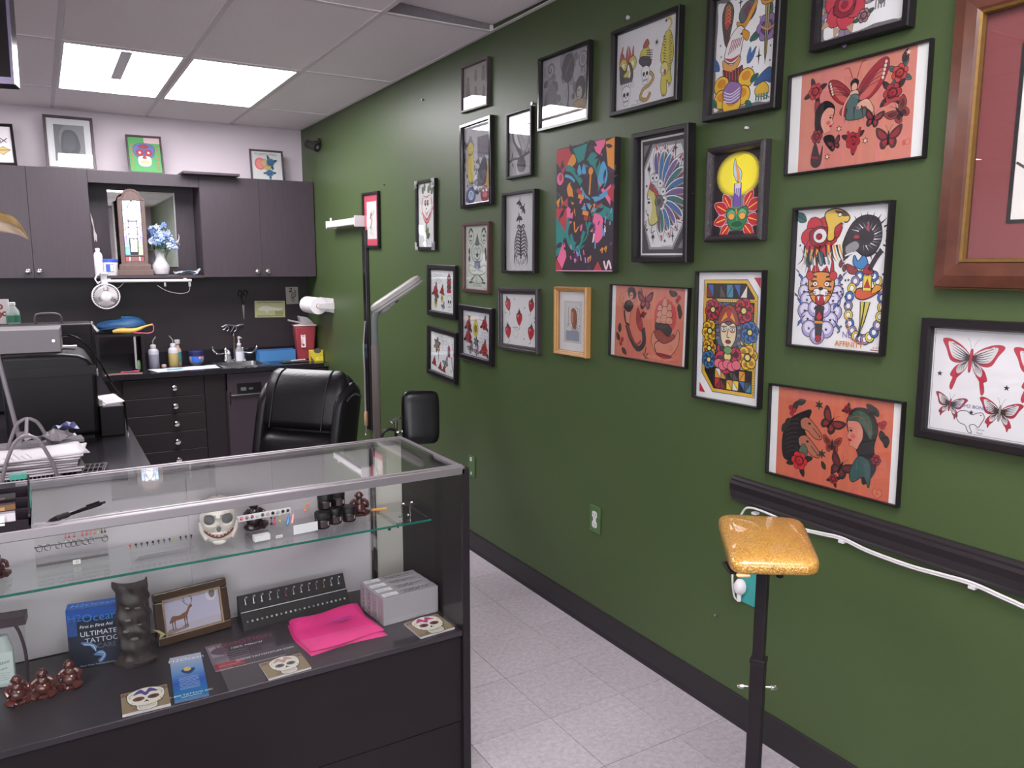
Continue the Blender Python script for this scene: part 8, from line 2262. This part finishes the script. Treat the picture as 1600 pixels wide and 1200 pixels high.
wp('eagle_print','black-framed flash sheet with an eagle, yellow rose and dagger',1.808,2.195,.297,.388,-.6,.032,.021,M_FBLK,a_eagle,(120,112,118))
wp('zombie_print','black-framed picture cut off by the top of the photo, red rose and grey hand',1.402,2.322,.294,.385,-.3,.032,.021,M_FBLK,a_zombie,(120,112,118))
wp('fairy_print','thin-framed salmon flash sheet with a winged fairy and butterflies',1.414,1.946,.430,.283,.6,.016,.006,M_FBLK,a_fairy,(236,230,232))
# graffiti canvas: no glass, painted stretched canvas
t=thing('serpent_canvas','unframed dark painted canvas with a teal and pink graffiti serpent','painting',mtx=mtx_wall(2.607,1.767,1.9215,R(.2)),group=FP)
obj('stretcher',MB().box(-.195,.195,-.252,.252,0,.029),mat('canvas_side',(40,34,38),rough=.7),t,bevel=.002,seg=1)
A=Art(100*.386/.5); a_canvas(A); A.build('painted_face',t,.5,.0292,(54,44,54),dz=.00003)
wp('headdress_print','deep black frame with a profile in a feathered headdress on an octagon',2.146,1.781,.290,.456,-.4,.038,.020,M_FBLK,a_chief,(58,52,58),lean=2)
wp('candle_painting','rough black frame with a candle burning on a green mask',1.810,1.767,.240,.299,.2,.036,.022,mat('rough_black_frame',(52,46,50),rough=.35,bump=.6,bscale=120),a_candle,(44,38,42),glass=False,prof=[(0,0),(0,.026),(.004,.033),(.010,.036),(.016,.032),(.019,.026),(.022,.018),(.022,.009)])
wp('ribcage_print','black-framed drawing of a rib cage releasing swallows',3.120,1.690,.288,.368,.1,.03,.013,M_FBLK,a_ribs,(226,220,226))
t=wp('rose_clown_print','narrow white print of a rose with a clown face, silver corner ornaments',4.148,1.822,.264,.391,-.8,.02,.018,M_FBLK,a_roseclown,(232,228,230))
for sx in(-1,1):
 for sy in(-1,1):
  m=MB()
  m.prism([(sx*.132,sy*.1955),(sx*.132,sy*.15),(sx*.118,sy*.152),(sx*.113,sy*.172),(sx*.098,sy*.177),(sx*.09,sy*.1955)],.0195,.023,'xy')
  for q in range(4):m.tube(spline([(sx*(.129-q*.009),sy*.155,.0235),(sx*(.122-q*.006),sy*(.17+q*.003),.025),(sx*.098,sy*(.19-q*.003),.0235)],3),.0016,5)
  obj('corner_ornament',m,mat('silver_ornament',(180,178,178),rough=.3,metal=.7),t)
wp('clown_print','thin brown-framed pale print of a pointed-hat clown with a banner',3.548,1.579,.285,.352,-.8,.02,.017,M_FBRN,a_clown,(208,208,200))
wp('flash_print','black-framed flash sheet by the lamp with a red tower and skull, upper of two',3.953,1.399,.362,.288,-1.2,.02,.030,M_FBLK,flash(2,(('tower',.76,68,20),('rose',.2,48,13),('yel',.2,20,13),('leafy',.22,30,10),('rose',.48,50,9),('yel',.47,32,10),('skull',.78,24,17),('bird',.52,14,9)),((.08,88,.36),(.12,76,.34))),(230,226,230))
wp('flash_print','black-framed flash sheet by the lamp with leafy skull and red berries, lower of two',3.960,1.048,.374,.284,-3.0,.02,.030,M_FBLK,flash(7,(('leafy',.26,68,21),('dag',.32,44,34),('tower',.74,60,13),('rose',.15,22,9),('rose',.4,14,8),('rose',.55,11,7),('bird',.62,30,14),('drip',.86,30,10),('drip',.88,28,10),('drip',.9,64,8)),((.34,92,.4),(.44,82,.3))),(230,226,230))
wp('flash_print','black-framed flash sheet with a yellow face and red hearts, between clown and flame prints',3.556,1.189,.362,.290,-1.4,.022,.030,M_FBLK,flash(5,(('skull',.22,86,11),('rose',.2,66,12),('yel',.46,62,20),('rose',.77,74,12),('rose',.2,40,14),('leafy',.48,32,12),('rose',.77,18,14),('bird',.28,16,13),('bird',.5,12,11)),((.58,92,.36),(.64,56,.3),(.6,44,.34),(.56,32,.4))),(230,224,232))
wp('flame_heart_print','charcoal-framed white sheet with five scattered red motifs',3.135,1.288,.358,.295,.7,.025,.028,M_FGRY,a_hearts,(230,224,228),prof=[(0,0),(0,.02),(.004,.025),(.012,.025),(.014,.020),(.024,.018),(.028,.012),(.028,.006)])
wp('gold_framed_print','gold wooden frame with a small portrait in a white mount',2.702,1.307,.234,.290,.4,.028,.021,M_FGLD,a_gold,(232,224,228),prof=[(0,0),(0,.022),(.004,.028),(.010,.026),(.012,.022),(.018,.02),(.021,.013),(.021,.007)])
wp('mermaid_print','thin-framed salmon flash sheet with a mermaid and a sailing ship',2.228,1.327,.436,.281,-.6,.016,.005,M_FBLK,a_mermaid,(236,230,232))
wp('stained_flash_print','tall thin-framed colourful stained-glass style flash of a woman among flowers',1.825,1.309,.292,.432,.8,.022,.006,M_FBLK,a_stained,(236,230,234))
wp('affinity_print','thin black-framed flash sheet with tiger head, black wolf and AFFINITY lettering',1.426,1.505,.311,.406,.3,.024,.008,M_FBLK,a_affinity,(236,230,234))
wp('horses_print','thin-framed orange flash sheet with horses and a woman in a scarf above the rail',1.420,1.043,.444,.285,.9,.016,.006,M_FBLK,a_horses,(232,226,228))
wp('red_mount_print','small black frame with a red mount beside the white wall bar',5.015,1.834,.297,.363,-1,.02,.018,M_FBLK,a_redmat,(228,222,222),mat_b=.042,mat_c=(206,70,96))
wp('butterfly_print','black-framed white sheet of red and grey butterflies at the right edge',.925,1.262,.47,.304,.6,.03,.024,M_FBLK,a_butter,(226,218,224))
# large wooden frame with maroon mount
t=wp('maroon_mount_picture','largest picture, wide reddish wood frame with gold lip and maroon mount',.845,1.833,.585,.69,0,.04,.068,mat('figured_walnut',(86,50,38),rough=.22,noise=.6,nscale=7,nstretch=(2,2,2)),a_maroon,(224,214,212),mat_b=.085,mat_c=(128,62,66),prof=[(0,0),(0,.026),(.003,.034),(.03,.040),(.055,.036),(.066,.030),(.068,.024),(.068,.008)])
obj('gold_lip',profile_frame(.585-.120,.69-.120,.011,.034,[(0,.030),(.002,.036),(.008,.034),(.0105,.022)]),mat('gold_leaf',(122,92,48),rough=.4,metal=.6,noise=.3,nscale=60),t)
obj('outer_bead',profile_frame(.589,.694,.004,.03,[(0,.0),(0,.026),(.002,.028),(.004,.026)]),mat('gold_bead',(140,104,60),rough=.4,metal=.5),t)
obj('black_bevel',profile_frame(.585-2*.068-2*.085+.008,.69-2*.068-2*.085+.008,.008,.014,[(0,.0115),(0,.0135),(.008,.0135),(.008,.0105)]),M_BLACKM,t)
# ---- four pictures leaning on top of the wall cabinets
def top_pic(name,label,x,y,w,h,b,fm,art,paper,roll=0,lean=-9,yaw=0,**k):
 z=2.1905+.0012+abs(math.sin(R(roll)))*w/2+h/2*math.cos(R(lean))+.001
 return picture(name,label,mtx_back(x,y,z,R(roll),R(lean),R(yaw)),w,h,.016,b,fm,art,paper,group='pictures leaning on top of the wall cabinets',**k)
def a_helmet(A):
 W=A.W; A.R(0,0,W,100,(120,116,122)); A.E(W*.7,60,40,50,(138,134,140))
 A.C([(W*.2,30),(W*.24,66),(W*.34,84),(W*.6,86),(W*.78,70),(W*.84,34),(W*.6,14),(W*.36,16)],(92,88,96)); A.C([(W*.3,40),(W*.36,74),(W*.62,78),(W*.7,48),(W*.5,26)],(102,98,106))
def a_sugar(A):
 W=A.W; A.R(0,0,W,100,(96,168,104))
 for k in range(14):A.E(W*(.1 if k%2 else .9),12+k*5,4,2,(206,110,96),rot=30*k)
 A.R(W*.5,84,W,100,(226,190,196))  # pinkish patch at the top: reflected light drawn into the print
 A.push(W*.48,50,1.0); A.C([(-26,8),(-24,26),(0,34),(24,26),(26,8),(16,-8),(-16,-8)],(110,116,180),BK,.8); A.C([(-14,-6),(14,-6),(15,-28),(0,-34),(-15,-28)],(226,226,232),(100,110,170),.8)
 for sx in(-1,1):A.E(sx*11,6,9,9,(190,66,70),(90,60,120),1); A.E(sx*11,6,3,3,WHT)
 A.C([(-14,24),(0,30),(14,24),(0,18)],(170,70,70),BK,.5); A.C([(-5,-10),(0,-2),(5,-10)],(176,70,66),BK,.5); A.R(-10,-24,10,-18,(216,206,120),BK,.6); A.pop()
def a_rosetop(A):
 W=A.W; A.E(W*.28,56,20,22,(226,110,110)); A.E(W*.28,56,14,16,(232,140,136))
 rose(A,W*.62,62,15,(66,120,170),(40,70,120),4,(50,90,90)); rose(A,W*.58,24,13,(70,126,176),(40,76,130),4,(46,86,80),seed=2); A.C([(W*.3,60),(W*.46,74),(W*.5,54),(W*.4,46)],(206,170,130),BK,.7); A.C([(W*.4,46),(W*.6,50),(W*.62,38),(W*.46,36)],(196,170,100),BK,.6)
 for k in range(3):A.scrib(W*.1,W*.85,94-k*3,1.6,(60,54,58),.8,k)
def a_left(A):
 W=A.W; A.L([(W*.7,70),(W*.88,56)],2); A.L([(W*.72,54),(W*.9,68)],2); A.P([(W*.6,34),(W*.78,44),(W*.95,36),(W*.76,22)],(206,180,120),BK,1.2); A.L([(W*.6,34),(W*.95,36)],1.4)
 for k in range(4):leaf(A,W*(.2+.18*k),78-k*6,14,40+50*k,(120,116,110)); rose(A,W*.34,40,16,(190,60,66),DRED,3)
top_pic('helmet_picture','tallest leaning picture with a plain grey dome shape in a white mount',.252,6.44,.305,.375,.018,M_FGRB,a_helmet,(120,116,122),lean=-10,mat_b=.042,mat_c=(214,208,214))
top_pic('sugar_skull_picture','leaning picture of a blue sugar skull on bright green',.728,6.44,.238,.288,.013,M_FGRB,a_sugar,(96,168,104),roll=.5,lean=-16)
top_pic('blue_roses_picture','small leaning picture of blue roses beside a pink disc near the wall corner',1.604,6.45,.258,.243,.013,M_FGRB,a_rosetop,(214,208,212),lean=-8)
top_pic('tilted_picture','tilted black-framed picture cut off by the left edge of the photo',-.21,6.45,.27,.29,.018,M_FBLK,a_left,(226,220,224),roll=2,lean=-16,glass=False)
